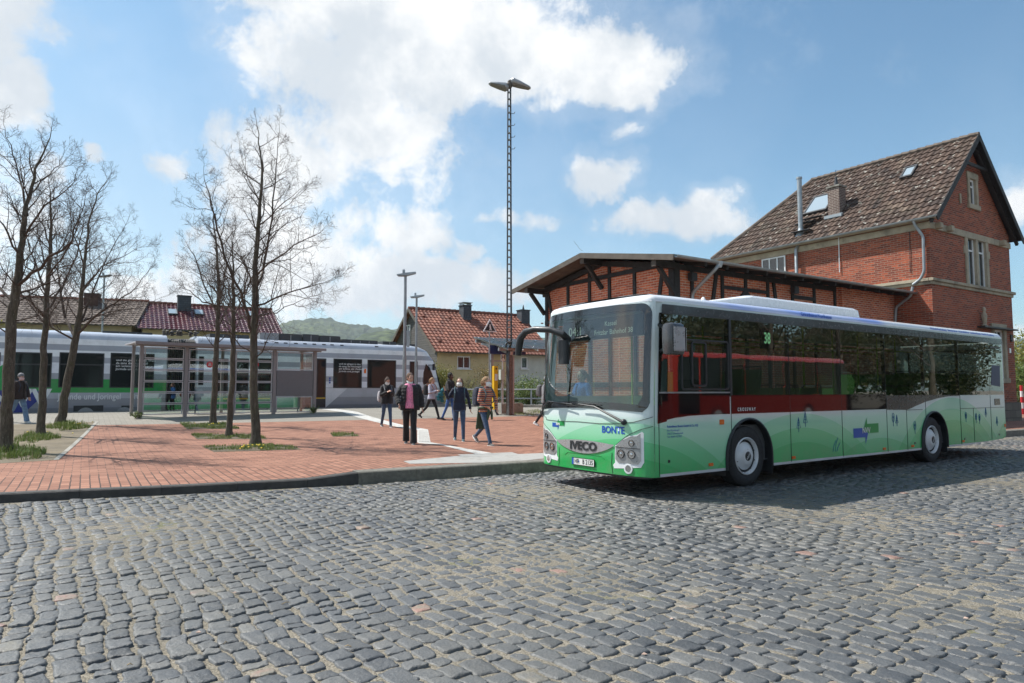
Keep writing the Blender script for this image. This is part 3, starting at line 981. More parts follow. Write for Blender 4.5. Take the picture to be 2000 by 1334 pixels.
def build_bus():
 M['livery'] = livery_mat(); M['bus_roof'] = roof_mat()
 M['bus_glass'] = glass_mat('bus_side_glass', (.26, .31, .29), wav=.0010, wsc=1.3, mirror=.085)
 M['bus_screen'] = glass_mat('bus_windscreen_glass', (.48, .60, .58), wav=.001, wsc=1.0, mirror=.035)
 M['gloss_panel'] = mat('gloss_black_panel', (.010, .009, .010), .03, var=0, spec=.45, coat=.1)
 M['matt_panel'] = mat('satin_black_panel', (.035, .034, .036), .3, var=.05, coat=.3)
 M['blue_ink'] = mat('blue_ink', (.012, .09, .42), .35, var=0)
 M['navy_ink'] = mat('navy_line_ink', (.02, .10, .26), .4, var=0)
 M['seam'] = mat('panel_seam', (.03, .04, .035), .6, var=0)
 M['interior_grey'] = mat('bus_interior_grey', (.10, .105, .11), .6, var=.08)
 M['interior_light'] = mat('bus_ceiling', (.45, .46, .46), .6, var=.05)
 M['seat_green'] = mat('seat_fabric_green', (.07, .20, .03), .7, var=.12)
 M['seat_dark'] = mat('seat_fabric_dark', (.035, .05, .05), .8, var=.15)
 M['lime'] = mat('lime_handrail', (.42, .62, .05), .35, var=0)
 M['dash'] = mat('dashboard_teal_grey', (.20, .30, .30), .55, var=.05)
 M['led'] = mat('led_dots', (.5, .5, .4), .5, var=0, emit=(.80, .95, .80), estr=.22)
 M['led_green'] = mat('led_digits', (.3, .8, .3), .5, var=0, emit=(.45, 1, .55), estr=.8)
 M['plate_white'] = mat('plate_white', (.75, .75, .72), .35, var=0)
 M['plate_black'] = mat('plate_black', (.01, .01, .01), .5, var=0)
 M['silver'] = mat('silver_grille', (.46, .46, .47), .32, metal=.55, var=.06)
 M['logo_green'] = mat('logo_green', (.01, .30, .07), .3, var=0)
 root = empty('city_bus', BO, BA, 'white and green low-floor bus with black window band standing at the kerb', 'bus')
 S = lambda off=0.0: (lambda u, v: SD(u, v, off))
 Fm = lambda off=0.0: (lambda u, v: FR(u, v, off))
 ZT = 2.77; ZB = .29
 WX = (2.36, 8.58); AR = .575; WZ = .47
 # ---- body shell
 def arch(cx, rev=False):
  pts = []
  for k in range(15):
   a = math.pi - math.pi * k / 14
   pts.append((cx + AR * math.cos(a), WZ + AR * math.sin(a) * 1.02))
  pts = [(cx - AR, ZB)] + pts + [(cx + AR, ZB)]
  return pts
 outer = [(BD, ZB)] + arch(WX[0]) + arch(WX[1]) + [(10.2, ZB), (BL - .15, .36), (BL - .02, .40), (BL, .6), (BL, ZT), (BD, ZT)]
 hole = rrect(.50, BL - .10, 1.40, 2.60, .06, 3)
 mb = MB()
 me_all = []
 me_all.append(patch(outer, [hole], f=S(), steps=(.25, None)))
 holes_far = rrect(.40, BL - .10, 1.40, 2.60, .06, 3)
 me_all.append(patch([(BD, ZB), (BL, ZB), (BL, ZT), (BD, ZT)], [holes_far], f=lambda u, v: SF(u, v), steps=(.5, .4)))
 # front skin with windscreen opening
 sb = lambda s: 1.235 - .05 * (abs(s - FL / 2) / (FL / 2)) ** 2
 def ws_poly(ins=0.0, n=14):
  a, b = .075 + ins, FL - .10 - ins
  top = 2.735 - ins; r = .17 - ins * .5
  pts = []
  for k in range(n + 1):                      # bottom, near to far
   s = a + r * .6 + (b - a - r * 1.2) * k / n
   pts.append((s, sb(s) + ins))
  pts += [(b - .03, 1.26 + ins), (b, 1.33 + ins), (b, 1.7), (b, 2.1), (b, top - r)]
  for k in range(1, 7):
   t = R(90 * k / 6)
   pts.append((b - r + r * math.cos(t), top - r + r * math.sin(t)))
  pts += [(b - r - (b - a - 2 * r) * k / 8, top + .02 * math.sin(math.pi * k / 8)) for k in range(1, 8)]
  for k in range(0, 7):
   t = R(90 + 90 * k / 6)
   pts.append((a + r + r * math.cos(t), top - r + r * math.sin(t)))
  pts += [(a, 2.1), (a, 1.7), (a, 1.33 + ins), (a + .03, 1.26 + ins)]
  return pts
 fz = lambda s: .30 + .04 * (abs(s - FL / 2) / (FL / 2)) ** 2
 fo = [(FL * k / 20, ZB if k in (0, 20) else .30) for k in range(21)] + [(FL, ZT)] + [(FL - FL * k / 20, ZT) for k in range(1, 20)] + [(0, ZT)]
 me_all.append(patch(fo, [ws_poly(.02)], f=Fm(), step=.07))
 me_all.append(patch([(0.0, .42), (BW, .42), (BW, ZT), (0, ZT)], [rrect(.25, BW - .25, 1.5, 2.5, .1, 3)], f=lambda u, v: (BL, u, v), step=.3))
 bm = bmesh.new()
 for me in me_all: bm.from_mesh(me)
 bm2 = bpy.data.meshes.new('body'); bm.to_mesh(bm2); bm.free()
 link('body', bm2, 'livery', root, smooth=True)
 # ---- roof
 def ring(ins, z, zz=None):
  t_ = tum(ZT)
  pts = []
  xs_side = [BL - .06 - ins * .7] + [BL - .4 - (BL - .4 - .9) * k / 24 for k in range(25)]
  for x in xs_side: pts.append((x, tum(ZT, x) + ins, z))
  for k in range(0, 31):
   s = FL * k / 30
   x, y = plan(s)
   x1, y1 = plan(s - .01); x2, y2 = plan(s + .01)
   l = math.hypot(x2 - x1, y2 - y1)
   nx, ny = -(y2 - y1) / l, (x2 - x1) / l
   if k == 0: nx, ny = 0, -1
   if k == 30: nx, ny = 0, 1
   P0 = FR(s, ZT)
   pts.append((P0.x - nx * ins * 1.1, P0.y - ny * ins, z))
  for x in reversed(xs_side): pts.append((x, BW - tum(ZT, x) - ins, z))
  return pts
 r = MB()
 r.loft([ring(i, z) for i, z in ((-.004, ZT - .012), (0, ZT + .02), (.02, 2.825), (.055, 2.85), (.11, 2.87), (.2, 2.89), (.4, 2.905), (.8, 2.91))])
 roof = r.build('roof', 'bus_roof', root, smooth=True)
 # rear face trim pillars
 b = MB(); b.beam((BL + .01, .06, .45), (BL + .012, .10, 2.78), .07, .05)
 b.build('rear_pillar', 'white_paint', root, bevel=.01)
 b = MB(); b.box(BL - .01, BL + .05, .02, .12, .5, .62); b.build('rear_lamp', 'amber', root, bevel=.01)
 b = MB(); b.box(BL + .0, BL + .012, .24, BW - .24, 1.48, 2.52); b.build('rear_window', 'bus_glass', root)
 # ---- window band
 link('window_band', patch([(.34, 2.585), (BL - .015, 2.60), (BL - .015, 2.725), (.34, 2.725)], f=S(.010), steps=(.3, None)), 'grey_band', root)
 # black gloss panel under the panes, with the swooping lower edge
 cur = [(.335, 1.03), (.45, 1.075), (.66, 1.105), (.98, 1.13), (1.4, 1.138), (1.9, 1.138)]
 top1 = [(1.9, 1.455), (.335, 1.455)]
 link('gloss_panel', patch(cur + top1, f=S(.006), steps=(.2, None)), 'gloss_panel', root)
 link('gloss_panel', patch([(1.93, 1.138), (6.63, 1.138), (6.63, 1.425), (1.93, 1.425)], f=S(.006), steps=(.3, None)), 'gloss_panel', root)
 cu = [(6.65, 1.125), (7.41, 1.11), (7.6, 1.135), (7.8, 1.18), (8.23, 1.26), (8.83, 1.335), (9.3, 1.37), (9.84, 1.378)]
 link('satin_panel', patch(cu + [(9.84, 1.398), (6.65, 1.398)], f=S(.006), steps=(.3, None)), 'matt_panel', root)
 b = MB(); b.beam(SD(.335, 1.465, .012), SD(1.92, 1.465, .012), .012, .022); b.build('window_rail', 'grey_metal', root)
 # panes
 panes = [(.345, 1.925), (1.935, 3.46), (3.48, 5.04), (5.06, 6.63), (6.65, 8.22), (8.24, 9.83), (9.85, 11.42), (11.44, BL - .03)]
 for i, (a, c) in enumerate(panes):
  z0 = 1.475 if i == 0 else (1.42 if i < 4 else 1.392)
  link('side_window', patch([(a, z0), (c, z0), (c, 2.585), (a, 2.585)], f=S(.005), steps=(.4, None)), 'bus_glass', root)
  if i:
   b = MB(); b.beam(SD(a - .01, z0, -.03), SD(a - .01, 2.59, -.03), .05 if i != 1 else .10, .05, up=(1, 0, 0))
   b.build('window_post', 'black_plastic', root)
  link('far_window', patch([(a, 1.40), (c, 1.40), (c, 2.585), (a, 2.585)], f=lambda u, v: SF(u, v, .005), steps=(.5, None)), M['bus_screen'], root)
 # front pillar masking and driver's sliding window frame
 link('pillar_mask', patch([(.31, 1.03), (.50, 1.06), (.50, 2.60), (.31, 2.60)], f=S(.002)), 'black_gloss', root)
 def frame2(name, x0, x1, z0, z1, rr, w, off, m='black_plastic'):
  o_ = rrect(x0, x1, z0, z1, rr, 4); i_ = rrect(x0 + w, x1 - w, z0 + w, z1 - w, max(.01, rr - w), 4)
  me = patch(o_, [i_], f=S(off))
  o2 = link(name, me, m, root)
  sm = o2.modifiers.new('thick', 'SOLIDIFY'); sm.thickness = .018; sm.offset = 0
  return o2
 frame2('sliding_window_frame', .80, 1.88, 1.50, 2.25, .06, .025, .014)
 frame2('sliding_window_frame', 1.02, 1.36, 1.55, 2.22, .06, .03, .020)
 # seams
 for (x, z0, z1) in ((.335, .30, 1.03), (1.93, .32, 2.72), (3.47, .32, 1.40), (5.05, .32, 1.40), (6.64, .32, 1.40), (7.42, .32, 1.40), (8.235, .95, 1.4), (9.84, .32, 1.38), (10.5, .35, 1.10), (11.43, .36, 1.38)):
  b = MB(); b.beam(SD(x, z0, .002), SD(x, z1, .002), .009, .006, up=(1, 0, 0)); b.build('panel_seam', 'seam', root)
 for (x0, x1, z) in ((7.42, 8.1, 1.105), (9.84, 12.2, 1.095)):
  b = MB(); b.beam(SD(x0, z, .002), SD(x1, z, .002), .006, .009); b.build('panel_seam', 'seam', root)
 # wheel arches (lip and dark liner)
 for cx in WX:
  b = MB()
  pts = [SD(cx + (AR - .005) * math.cos(a), WZ + (AR - .005) * math.sin(a) * 1.02, .012) for a in [math.pi * k / 20 for k in range(21)]]
  pts = [SD(cx + AR - .005, ZB, .012)] + pts + [SD(cx - AR + .005, ZB, .012)]
  b.tube(pts, .022, 6); b.build('wheel_arch_lip', 'black_plastic', root, smooth=True)
  b = MB()
  ring0 = [(cx + AR * math.cos(a), .0, WZ + AR * math.sin(a) * 1.02) for a in [math.pi * k / 16 for k in range(17)]]
  n = len(ring0)
  vs = ring0 + [(x, .75, z) for x, y, z in ring0] + [(cx - AR, .01, .2), (cx - AR, .75, .2), (cx + AR, .01, .2), (cx + AR, .75, .2)]
  fs = [(k, k + 1, k + 1 + n, k + n) for k in range(n - 1)] + [tuple(range(n, 2 * n))] + [(n - 1, 2 * n - 1, 2 * n + 1, 2 * n), (0, 2 * n + 2, 2 * n + 3, n)]
  b.add(vs, fs); b.build('wheel_housing', 'black_plastic', root)
 # underside
 b = MB(); b.box(.25, 1.75, .12, BW - .12, .34, .38); b.box(2.98, 7.95, .10, BW - .1, .33, .38); b.box(9.2, BL - .3, .10, BW - .1, .36, .42)
 b.box(1.7, 3.0, .76, BW - .76, .33, .38); b.box(7.9, 9.2, .76, BW - .76, .33, .38)
 b.build('chassis', 'dark_metal', root)
 # wheels
 def wheel(cx, y, sgn, first=[None]):
  w = empty('wheel', (cx, y, WZ)); w.parent = root
  if sgn < 0: w.rotation_euler = (0, 0, math.pi)
  if first[0]:
   for ch in first[0].children:
    c = ch.copy(); COL.objects.link(c); c.parent = w
    for g in ch.children:
     g2 = g.copy(); COL.objects.link(g2); g2.parent = c
   return w
  first[0] = w
  t_ = MB()
  t_.lathe([(.29, .27), (.43, .275), (.462, .25), (.472, .2), (.472, .07), (.462, .025), (.43, 0), (.35, -.006), (.292, .012), (.29, .05)], (0, 0, 0), (0, 1, 0), 48)
  t_.build('tyre', 'rubber', w, smooth=True)
  rm = MB()
  rm.lathe([(.20, .16), (.292, .14), (.292, .0), (.278, -.008), (.268, .012), (.255, .05), (.225, .055), (.175, .02), (.135, -.012), (.12, -.018), (.0, -.02)], (0, 0, 0), (0, 1, 0), 48)
  rim = rm.build('rim', 'rim', w, smooth=True)
  hl = MB()
  for k in range(10):
   a = 2 * math.pi * (k + .5) / 10
   hl.lathe([(.001, -.002), (.016, -.002), (.016, .012), (.001, .012)], (.243 * math.cos(a), .045, .243 * math.sin(a)), (0, 1, 0), 10)
  hl.build('vent_hole', 'black_plastic', rim)
  hc = MB(); hc.lathe([(.001, -.026), (.06, -.025), (.075, -.018), (.078, -.01)], (0, 0, 0), (0, 1, 0), 24)
  hub = hc.build('hub_cap', 'black_plastic', rim, smooth=True)
  ca, sa = math.cos(R(50)), math.sin(R(50))
  lettering('IVECO', .045, 'white_frame', rim, lambda u, v: ((u * ca - v * sa), -.030, (u * sa + v * ca)), bold=.001)
  return w
 for cx in WX:
  wheel(cx, .045, 1); wheel(cx, BW - .045, -1)
 b = MB(); b.box(3.0, 3.02, .05, .34, .16, .55); b.build('mud_flap', 'rubber', root)
 b = MB(); b.box(9.2, 9.22, .05, .34, .18, .55); b.build('mud_flap', 'rubber', root)
 # marker lamps
 for (x, z, w_, h_) in ((1.70, 1.02, .10, .075), (1.43, .40, .10, .045), (3.53, .385, .10, .045), (6.50, .385, .10, .045), (7.62, .385, .10, .045), (9.93, .385, .09, .045), (12.2, .66, .06, .07)):
  b = MB(); b.box(x - w_ / 2, x + w_ / 2, -.014, .01, z - h_ / 2, z + h_ / 2)
  b.build('marker_lamp', 'amber', root, bevel=.006)
 b = MB(); b.box(11.66, 11.98, -.004, .01, 1.15, 1.30)
 for k in range(6): b.box(11.67, 11.97, -.010, .0, 1.16 + k * .023, 1.172 + k * .023)
 b.build('vent_grille', 'grey_band', root)
 b = MB(); b.box(11.55, 12.1, -.012, .0, 2.49, 2.53); b.build('vent_slot', 'black_plastic', root)
 for (x, z) in ((.53, .50), (7.72, .44), (11.85, .46), (10.0, .43)):
  b = MB(); b.box(x - .02, x + .02, -.006, .01, z - .02, z + .02); b.build('latch', 'black_plastic', root)
 # notice inside the last pane
 link('window_notice', patch([(11.5, 1.62), (12.02, 1.58), (12.05, 2.08), (11.6, 2.09)], f=S(.009)), mat('navy_notice', (.012, .02, .09), .4, var=0), root)
 # ---- roof unit
 def rr(x0, x1, y0, y1, z, r_): return [(p[0], p[1], z) for p in rrect(x0, x1, y0, y1, r_, 4)]
 b = MB(); b.loft([rr(2.0, 6.6, .38, BW - .38, 2.85, .12), rr(2.05, 6.58, .38, BW - .38, 2.94, .12), rr(2.95, 6.55, .39, BW - .39, 3.07, .12), rr(3.05, 6.48, .44, BW - .44, 3.11, .12), rr(3.2, 6.35, .56, BW - .56, 3.13, .1)])
 b.build('roof_unit', 'white_paint', root)
 b = MB(); b.lathe([(.06, 0), (.055, .03), (.02, .10), (.001, .11)], (1.7, .30, 2.85), (0, 0, 1), 12); b.build('aerial', 'white_paint', root, smooth=True)
 b = MB(); b.box(.75, .95, .30, .42, 2.88, 2.92); b.tube([(.85, .36, 2.91), (.72, .6, 3.03), (.6, .95, 3.13)], .003, 4); b.build('aerial', 'black_plastic', root)
 # ---- front: windscreen, mask, seams
 scr = link('windscreen', patch(ws_poly(0.0), f=Fm(.006), step=.09), 'bus_screen', root, smooth=True)
 msk = link('windscreen_mask', patch(ws_poly(-.004), [ws_poly(.095)], f=Fm(.009), step=.09), 'black_gloss', root, smooth=True)
 # sloping dark mask along the far and near lower corners
 def line_on(f, pts, w_, m, name='panel_seam', off=.003, n=12):
  b = MB()
  P3 = []
  for (a, c) in zip(pts[:-1], pts[1:]):
   for k in range(n): P3.append(f(off)(a[0] + (c[0] - a[0]) * k / n, a[1] + (c[1] - a[1]) * k / n))
  P3.append(f(off)(*pts[-1]))
  b.tube(P3, w_, 5); return b.build(name, m, root, smooth=True)
 line_on(Fm, [(.02, 1.13), (.30, 1.055), (.6, 1.02), (.95, 1.01), (1.45, 1.02), (1.95, 1.01), (2.3, 1.02), (FL - .3, 1.055), (FL - .02, 1.13)], .004, 'seam')
 for sg in (0, 1):
  q = lambda s: FL - s if sg else s
  line_on(Fm, [(q(.02), 1.0), (q(.2), .955), (q(.42), .86), (q(.62), .72)], .0035, 'seam')
  line_on(Fm, [(q(.70), .60), (q(.71), .45), (q(.69), .31)], .0035, 'seam')
 # grille
 gp = []
 s0, s1 = .64, FL - .64
 for k in range(17): gp.append((s0 + (s1 - s0) * k / 16, .715 + .035 * math.sin(math.pi * k / 16)))
 for k in range(1, 16):
  f = k / 16
  gp.append((s1 + (s0 - s1) * f, .715 - .165 * math.sin(math.pi * f) ** .75))
 gr = link('grille', patch(gp, f=Fm(.012), step=.06), 'silver', root)
 cen = FL / 2
 lettering('IVECO', .17, 'black_plastic', gr, lambda u, v: FR(cen - u * 1.25, .655 + v, .020), bold=.008)
 line_on(Fm, [(cen - .45, .50), (cen - .38, .54), (cen + .38, .54), (cen + .45, .50)], .006, 'logo_green', 'bumper_crease', off=0)
 # licence plate
 pl = MB(); pl.box(-.02, -.008, BW / 2 - .26, BW / 2 + .26, .365, .475)
 plate = pl.build('licence_plate', 'plate_black', root, bevel=.004)
 for (y0, y1, z0, z1, m_, d_) in ((BW / 2 - .25, BW / 2 + .205, .373, .467, 'plate_white', -.0225), (BW / 2 + .21, BW / 2 + .252, .373, .467, 'blue_ink', -.0225)):
  q = MB(); q.box(d_, -.019, y0, y1, z0, z1); q.build('plate_face', m_, plate)
 lettering('HR   B 2135', .098, 'plate_black', plate, lambda u, v: (-.024, BW / 2 - .022 - u * .86, .42 + v), bold=.0022)
 q = MB(); q.lathe([(.001, 0), (.011, 0), (.011, .004), (.001, .004)], (-.026, BW / 2 + .088, .425), (1, 0, 0), 12); q.build('plate_seal', 'blue_ink', plate)
 # headlights
 for sg in (0, 1):
  q = (lambda s: FL - s) if sg else (lambda s: s)
  hp = [(.25, .86), (.20, .90), (.20, .52), (.24, .47), (.58, .475), (.63, .52), (.62, .70), (.50, .79), (.36, .85)]
  hp = [(q(a), c) for a, c in hp]
  tr = [(.19, .92), (.14, .96), (.13, .50), (.18, .42), (.64, .37), (.70, .46), (.68, .60), (.66, .70)]
  tr = [(q(a), c) for a, c in [(.26, .875), (.18, .925), (.155, .90), (.155, .50), (.20, .43), (.45, .40), (.66, .385), (.68, .43), (.64, .47), (.645, .56), (.635, .71), (.51, .80), (.37, .86)]]
  link('headlight_surround', patch(tr, f=Fm(.003), step=.05), 'white_paint', root)
  h = link('headlight', patch(hp, f=Fm(.010), step=.05), mat('headlight_housing', (.36, .365, .37), .3, metal=.5, var=.05), root)
  for (s, z, rr_) in ((.52, .60, .062), (.34, .60, .062), (.34, .76, .045)):
   c0 = FR(q(s), z, .0); c1 = FR(q(s), z, .03)
   n_ = (c1 - c0).normalized()
   k = MB(); k.lathe([(rr_ * .98, .018), (rr_ * .8, .004), (rr_ * .45, .012), (.001, .016)], c0, n_, 20)
   k.build('reflector', 'chrome', h, smooth=True)
   k = MB(); k.lathe([(rr_, .014), (rr_, .024), (rr_ * .86, .024), (rr_ * .86, .014)], c0, n_, 20)
   k.build('lamp_ring', 'dark_metal', h, smooth=True)
   k = MB(); k.lathe([(rr_ * .42, .012), (rr_ * .36, .024), (.001, .03)], c0, n_, 14)
   k.build('bulb_lens', 'chrome', h, smooth=True)
  line_on(Fm, [(q(.21), .685), (q(.62), .695)], .005, 'black_plastic', 'headlight_bar', off=.014, n=5)
  c0 = FR(q(.40), .40, .0); n_ = (FR(q(.40), .40, .03) - c0).normalized()
  k = MB(); k.lathe([(.072, .0), (.072, .012), (.05, .014), (.048, .0)], c0, n_, 20); fl = k.build('fog_lamp', 'white_paint', root, smooth=True)
  k = MB(); k.lathe([(.046, .012), (.030, .004), (.001, .010)], c0, n_, 20); k.build('reflector', 'chrome', fl, smooth=True)
 # bumper lower lip
 link('bumper_lip', patch([(0, .27), (FL, .27), (FL, .305), (0, .305)], f=Fm(-.03), step=.08), 'black_plastic', root)
 # lettering on the front
 lettering('BONTE', .135, 'blue_ink', root, lambda u, v: FR(.68 - u, .925 + v, .004), bold=.0045)
 def arrows(f, s, name='emblem'):
  gA = [(-.10, .02), (.02, .32), (.06, .16), (.62, .16), (.62, -.06), (.10, -.06), (.06, .02)]
  bA = [(-.62, .06), (-.62, -.16), (-.06, -.16), (-.02, -.34), (.13, .0), (.08, .06)]
  gA = [(-.16, -.02), (.05, .32), (.05, .16), (.62, .16), (.62, -.08), (.12, -.08)]
  bA = [(-.62, .06), (-.62, -.18), (-.05, -.18), (-.05, -.36), (.16, .06)]
  e = link(name, patch([(a * s, c * s) for a, c in bA], f=lambda u, v: f(u, v, .004), step=.2), 'blue_ink', root)
  link('emblem_arrow', patch([(a * s, c * s) for a, c in gA], f=lambda u, v: f(u, v, .0055), step=.2), 'logo_green', e)
  lettering('NVV', .20 * s, 'plate_white', e, lambda u, v: f(u, v - .01 * s, .0075), bold=.003)
 arrows(lambda u, v, o: SD(5.86 + u, .76 + v, o), .72)
 arrows(lambda u, v, o: FR(FL - .68 - u, .965 + v, o), .27)
 # side lettering
 lettering('C R O S S W A Y', .075, 'white_frame', root, lambda u, v: SD(2.30 + u * .82, 1.20 + v, .011), bold=.002)
 lettering('Reisedienst Bonte GmbH & Co. KG', .045, 'blue_ink', root, lambda u, v: SD(.50 + u, .985 + v, .004), align='LEFT', bold=.0012)
 for k, s_ in enumerate(('Am Hundskopf 1', '34613 Schwalmstadt', 'Tel. 06691 927400')):
  lettering(s_, .040, 'blue_ink', root, lambda u, v, k=k: SD(.50 + u, .93 - k * .045 + v, .004), align='LEFT')
 def cove(off=.004):
  def f(u, v):
   z = 2.800 + v
   return Vector((u, tum(ZT, u) - off + max(0, (z - 2.795)) * .45, z))
  return f
 lettering('Grimmheimat Nordhessen', .088, 'blue_ink', root, lambda u, v: cove(.006)(4.35 + u, v), bold=.003)
 lettering('Waldeck-Frankenberg · Schwalm-Eder · Werra-Meißner · Landkreis Kassel · Hersfeld-Rotenburg', .062, 'blue_ink', root, lambda u, v: cove(.006)(10.2 + u * 1.32, v), bold=.002)
 # small line-drawn trees and grasses on the skirt
 def icon(x, z, h, kind):
  b = MB()
  w_ = .0045
  P = lambda a, c: SD(x + a, z + c, .004)
  if kind == 'fir':
   b.tube([P(0, 0), P(0, h * .9)], w_, 4)
   b.tube([P(-.22 * h, h * .28), P(0, h), P(.22 * h, h * .28), P(-.22 * h, h * .28)], w_, 4)
   for g in (.42, .6): b.tube([P(-.09 * h, h * (g + .08)), P(0, h * g), P(.09 * h, h * (g + .08))], w_, 4)
  elif kind == 'round':
   b.tube([P(0, 0), P(0, h * .8)], w_, 4)
   b.tube([P(.17 * h * math.cos(R(a)), h * .65 + .34 * h * math.sin(R(a))) for a in range(0, 361, 20)], w_, 4)
   b.tube([P(-.08 * h, h * .72), P(0, h * .58), P(.08 * h, h * .72)], w_, 4)
  else:
   for (a, l) in ((0, .8), (.07, 1.0), (.13, .6)):
    b.tube([P(a, 0), P(a + .03, h * l * .5), P(a + .10, h * l)], w_, 4)
  b.build('tree_drawing' if kind != 'tuft' else 'grass_drawing', 'navy_ink', root)
 icon(3.70, .80, .24, 'fir'); icon(3.90, .88, .26, 'fir'); icon(4.72, .42, .24, 'tuft')
 icon(6.88, .80, .26, 'round'); icon(7.02, .80, .22, 'fir'); icon(7.74, .62, .26, 'round')
 icon(10.1, .80, .22, 'round'); icon(10.62, .76, .22, 'round'); icon(10.80, .74, .22, 'round'); icon(11.15, .88, .22, 'fir'); icon(11.75, .66, .22, 'fir')
 # the driver-side mirror hanging at the pillar
 mr = MB()
 def sec(z, w_, d_, x0=.42, y0=-.22): return [(x0 + p[0], y0 + p[1], z) for p in rrect(-w_ / 2, w_ / 2, -d_ / 2, d_ / 2, min(w_, d_) * .35, 3)]
 mr.loft([sec(1.99, .22, .10), sec(2.0, .30, .16), sec(2.05, .32, .20), sec(2.2, .33, .21), sec(2.36, .33, .20), sec(2.41, .30, .17), sec(2.43, .24, .12)])
 mirror = mr.build('side_mirror', 'grey_band', root, smooth=True)
 q = MB(); q.box(.585, .592, -.31, -.14, 2.04, 2.37); q.build('mirror_glass', 'chrome', mirror, bevel=.004)
 q = MB(); q.loft([sec(2.05, .338, .215), sec(2.2, .345, .22), sec(2.36, .338, .21)]);
 q = MB(); q.box(.30, .54, -.334, -.31, 2.03, 2.38); q.build('mirror_cover', 'silver', mirror, bevel=.012)
 q = MB(); q.beam((.40, -.12, 2.36), (.42, .08, 2.44), .05, .05); q.beam((.40, -.12, 2.08), (.42, .06, 2.05), .05, .05); q.build('mirror_bracket', 'black_plastic', mirror, bevel=.01)
 # the far mirror on its long drooping arm
 arm = []
 def bpx(px_, py, x):
  d = ray(px_, py); o = CAMP - BO
  t = (x - o.dot(BU)) / d.dot(BU); q = o + d * t
  return Vector((x, q.dot(BV), q.z))
 pts = [bpx(1110, 664, .02), bpx(1098, 652, -.16), bpx(1075, 644, -.26), bpx(1045, 643, -.34), bpx(1027, 648, -.38), bpx(1017, 660, -.40), bpx(1014, 675, -.40), bpx(1012, 694, -.40)]
 am = MB(); am.tube(pts, [.06, .055, .05, .05, .055, .06, .062, .05], 12)
 far = am.build('far_mirror', 'black_plastic', root, smooth=True)
 mc = bpx(1101, 690, -.10)
 q = MB(); q.loft([[(mc.x + p[0], mc.y + p[1], mc.z + z) for p in rrect(-.06, .06, -.09, .09, .05, 3)] for z in (-.17, -.15, .12, .20)])
 q.build('mirror_head', 'black_plastic', far, smooth=True)
 # wipers
 for (sa, za, pts) in ((.46, 1.03, [(.46, 1.05), (.62, 1.12), (1.0, 1.26), (1.35, 1.29)]), (2.52, 1.12, [(2.52, 1.10), (2.30, 1.22), (2.15, 1.32), (1.5, 1.285)])):
  b = MB()
  P3 = [FR(s, z, .04 + .01 * i) for i, (s, z) in enumerate(pts)]
  b.tube(P3[:3] + [P3[3]], [.022, .018, .012, .008], 6)
  wp = b.build('wiper', 'black_plastic', root, smooth=True)
  q = MB(); q.sphere(FR(sa, za + .02, .02), (.045, .045, .045)); q.build('wiper_pivot', 'black_plastic', wp, smooth=True)
  c = pts[-1][0]
  q = MB(); q.tube([FR(c - .45 + .9 * k / 8, 1.278 + .02 * math.sin(k), .022) for k in range(9)], .008, 5); q.build('wiper_blade', 'rubber', wp)
 # ---- destination display behind the windscreen
 b = MB(); b.box(.36, .44, .30, BW - .30, 2.30, 2.62); disp = b.build('destination_display', 'black_plastic', root)
 fd = lambda y0, z0: (lambda u, v: (.352, y0 - u, z0 + v))
 lettering('04:1', .20, 'led', disp, fd(BW - .62, 2.44), bold=.0)
 lettering('Kassel', .105, 'led', disp, fd(BW - 1.45, 2.52))
 lettering('Fritzlar Bahnhof 38', .11, 'led', disp, fd(BW - 1.50, 2.39))
 b = MB(); b.box(2.92, 3.28, .13, .16, 2.18, 2.52); sdp = b.build('side_display', 'black_plastic', root)
 lettering('38', .26, 'led_green', sdp, lambda u, v: (3.08 + u * .7, .125, 2.35 + v), bold=.004)
 # ---- inside
 b = MB(); b.box(.35, BL - .1, .08, BW - .08, .385, .40); b.build('floor', 'interior_grey', root)
 b = MB(); b.box(.5, BL - .1, .16, BW - .16, 2.66, 2.68); b.build('ceiling', 'interior_light', root)
 for q in ((8.0, BL - .12, .10, BW - .10, .40, .75), (1.9, 2.9, .10, .72, .40, .95), (1.9, 2.9, BW - .72, BW - .10, .40, .95)):
  b = MB(); b.box(*q); b.build('platform_step', 'interior_grey', root)
 b = MB(); b.loft([[(.16, .35, .95), (.16, BW - .35, .95), (.75, BW - .35, .95), (.75, .35, .95)], [(.14, .32, 1.17), (.14, BW - .32, 1.17), (.62, BW - .35, 1.20), (.70, .35, 1.22)]])
 b.box(.55, .85, .35, 1.15, 1.10, 1.27)
 b.build('dashboard', 'dash', root, bevel=.02)
 b = MB()
 nn = 24
 ctr = Vector((.98, .72, 1.26)); ax = Vector((-.55, 0, .83)).normalized(); e1 = Vector((0, 1, 0)); e2 = ax.cross(e1)
 b.tube([ctr + (e1 * math.cos(2 * math.pi * k / nn) + e2 * math.sin(2 * math.pi * k / nn)) * .23 for k in range(nn + 1)], .016, 6)
 b.tube([ctr, ctr - ax * .3], .03, 6); b.tube([ctr - e1 * .22, ctr + e1 * .22], .015, 5)
 b.build('steering_wheel', 'black_plastic', root, smooth=True)
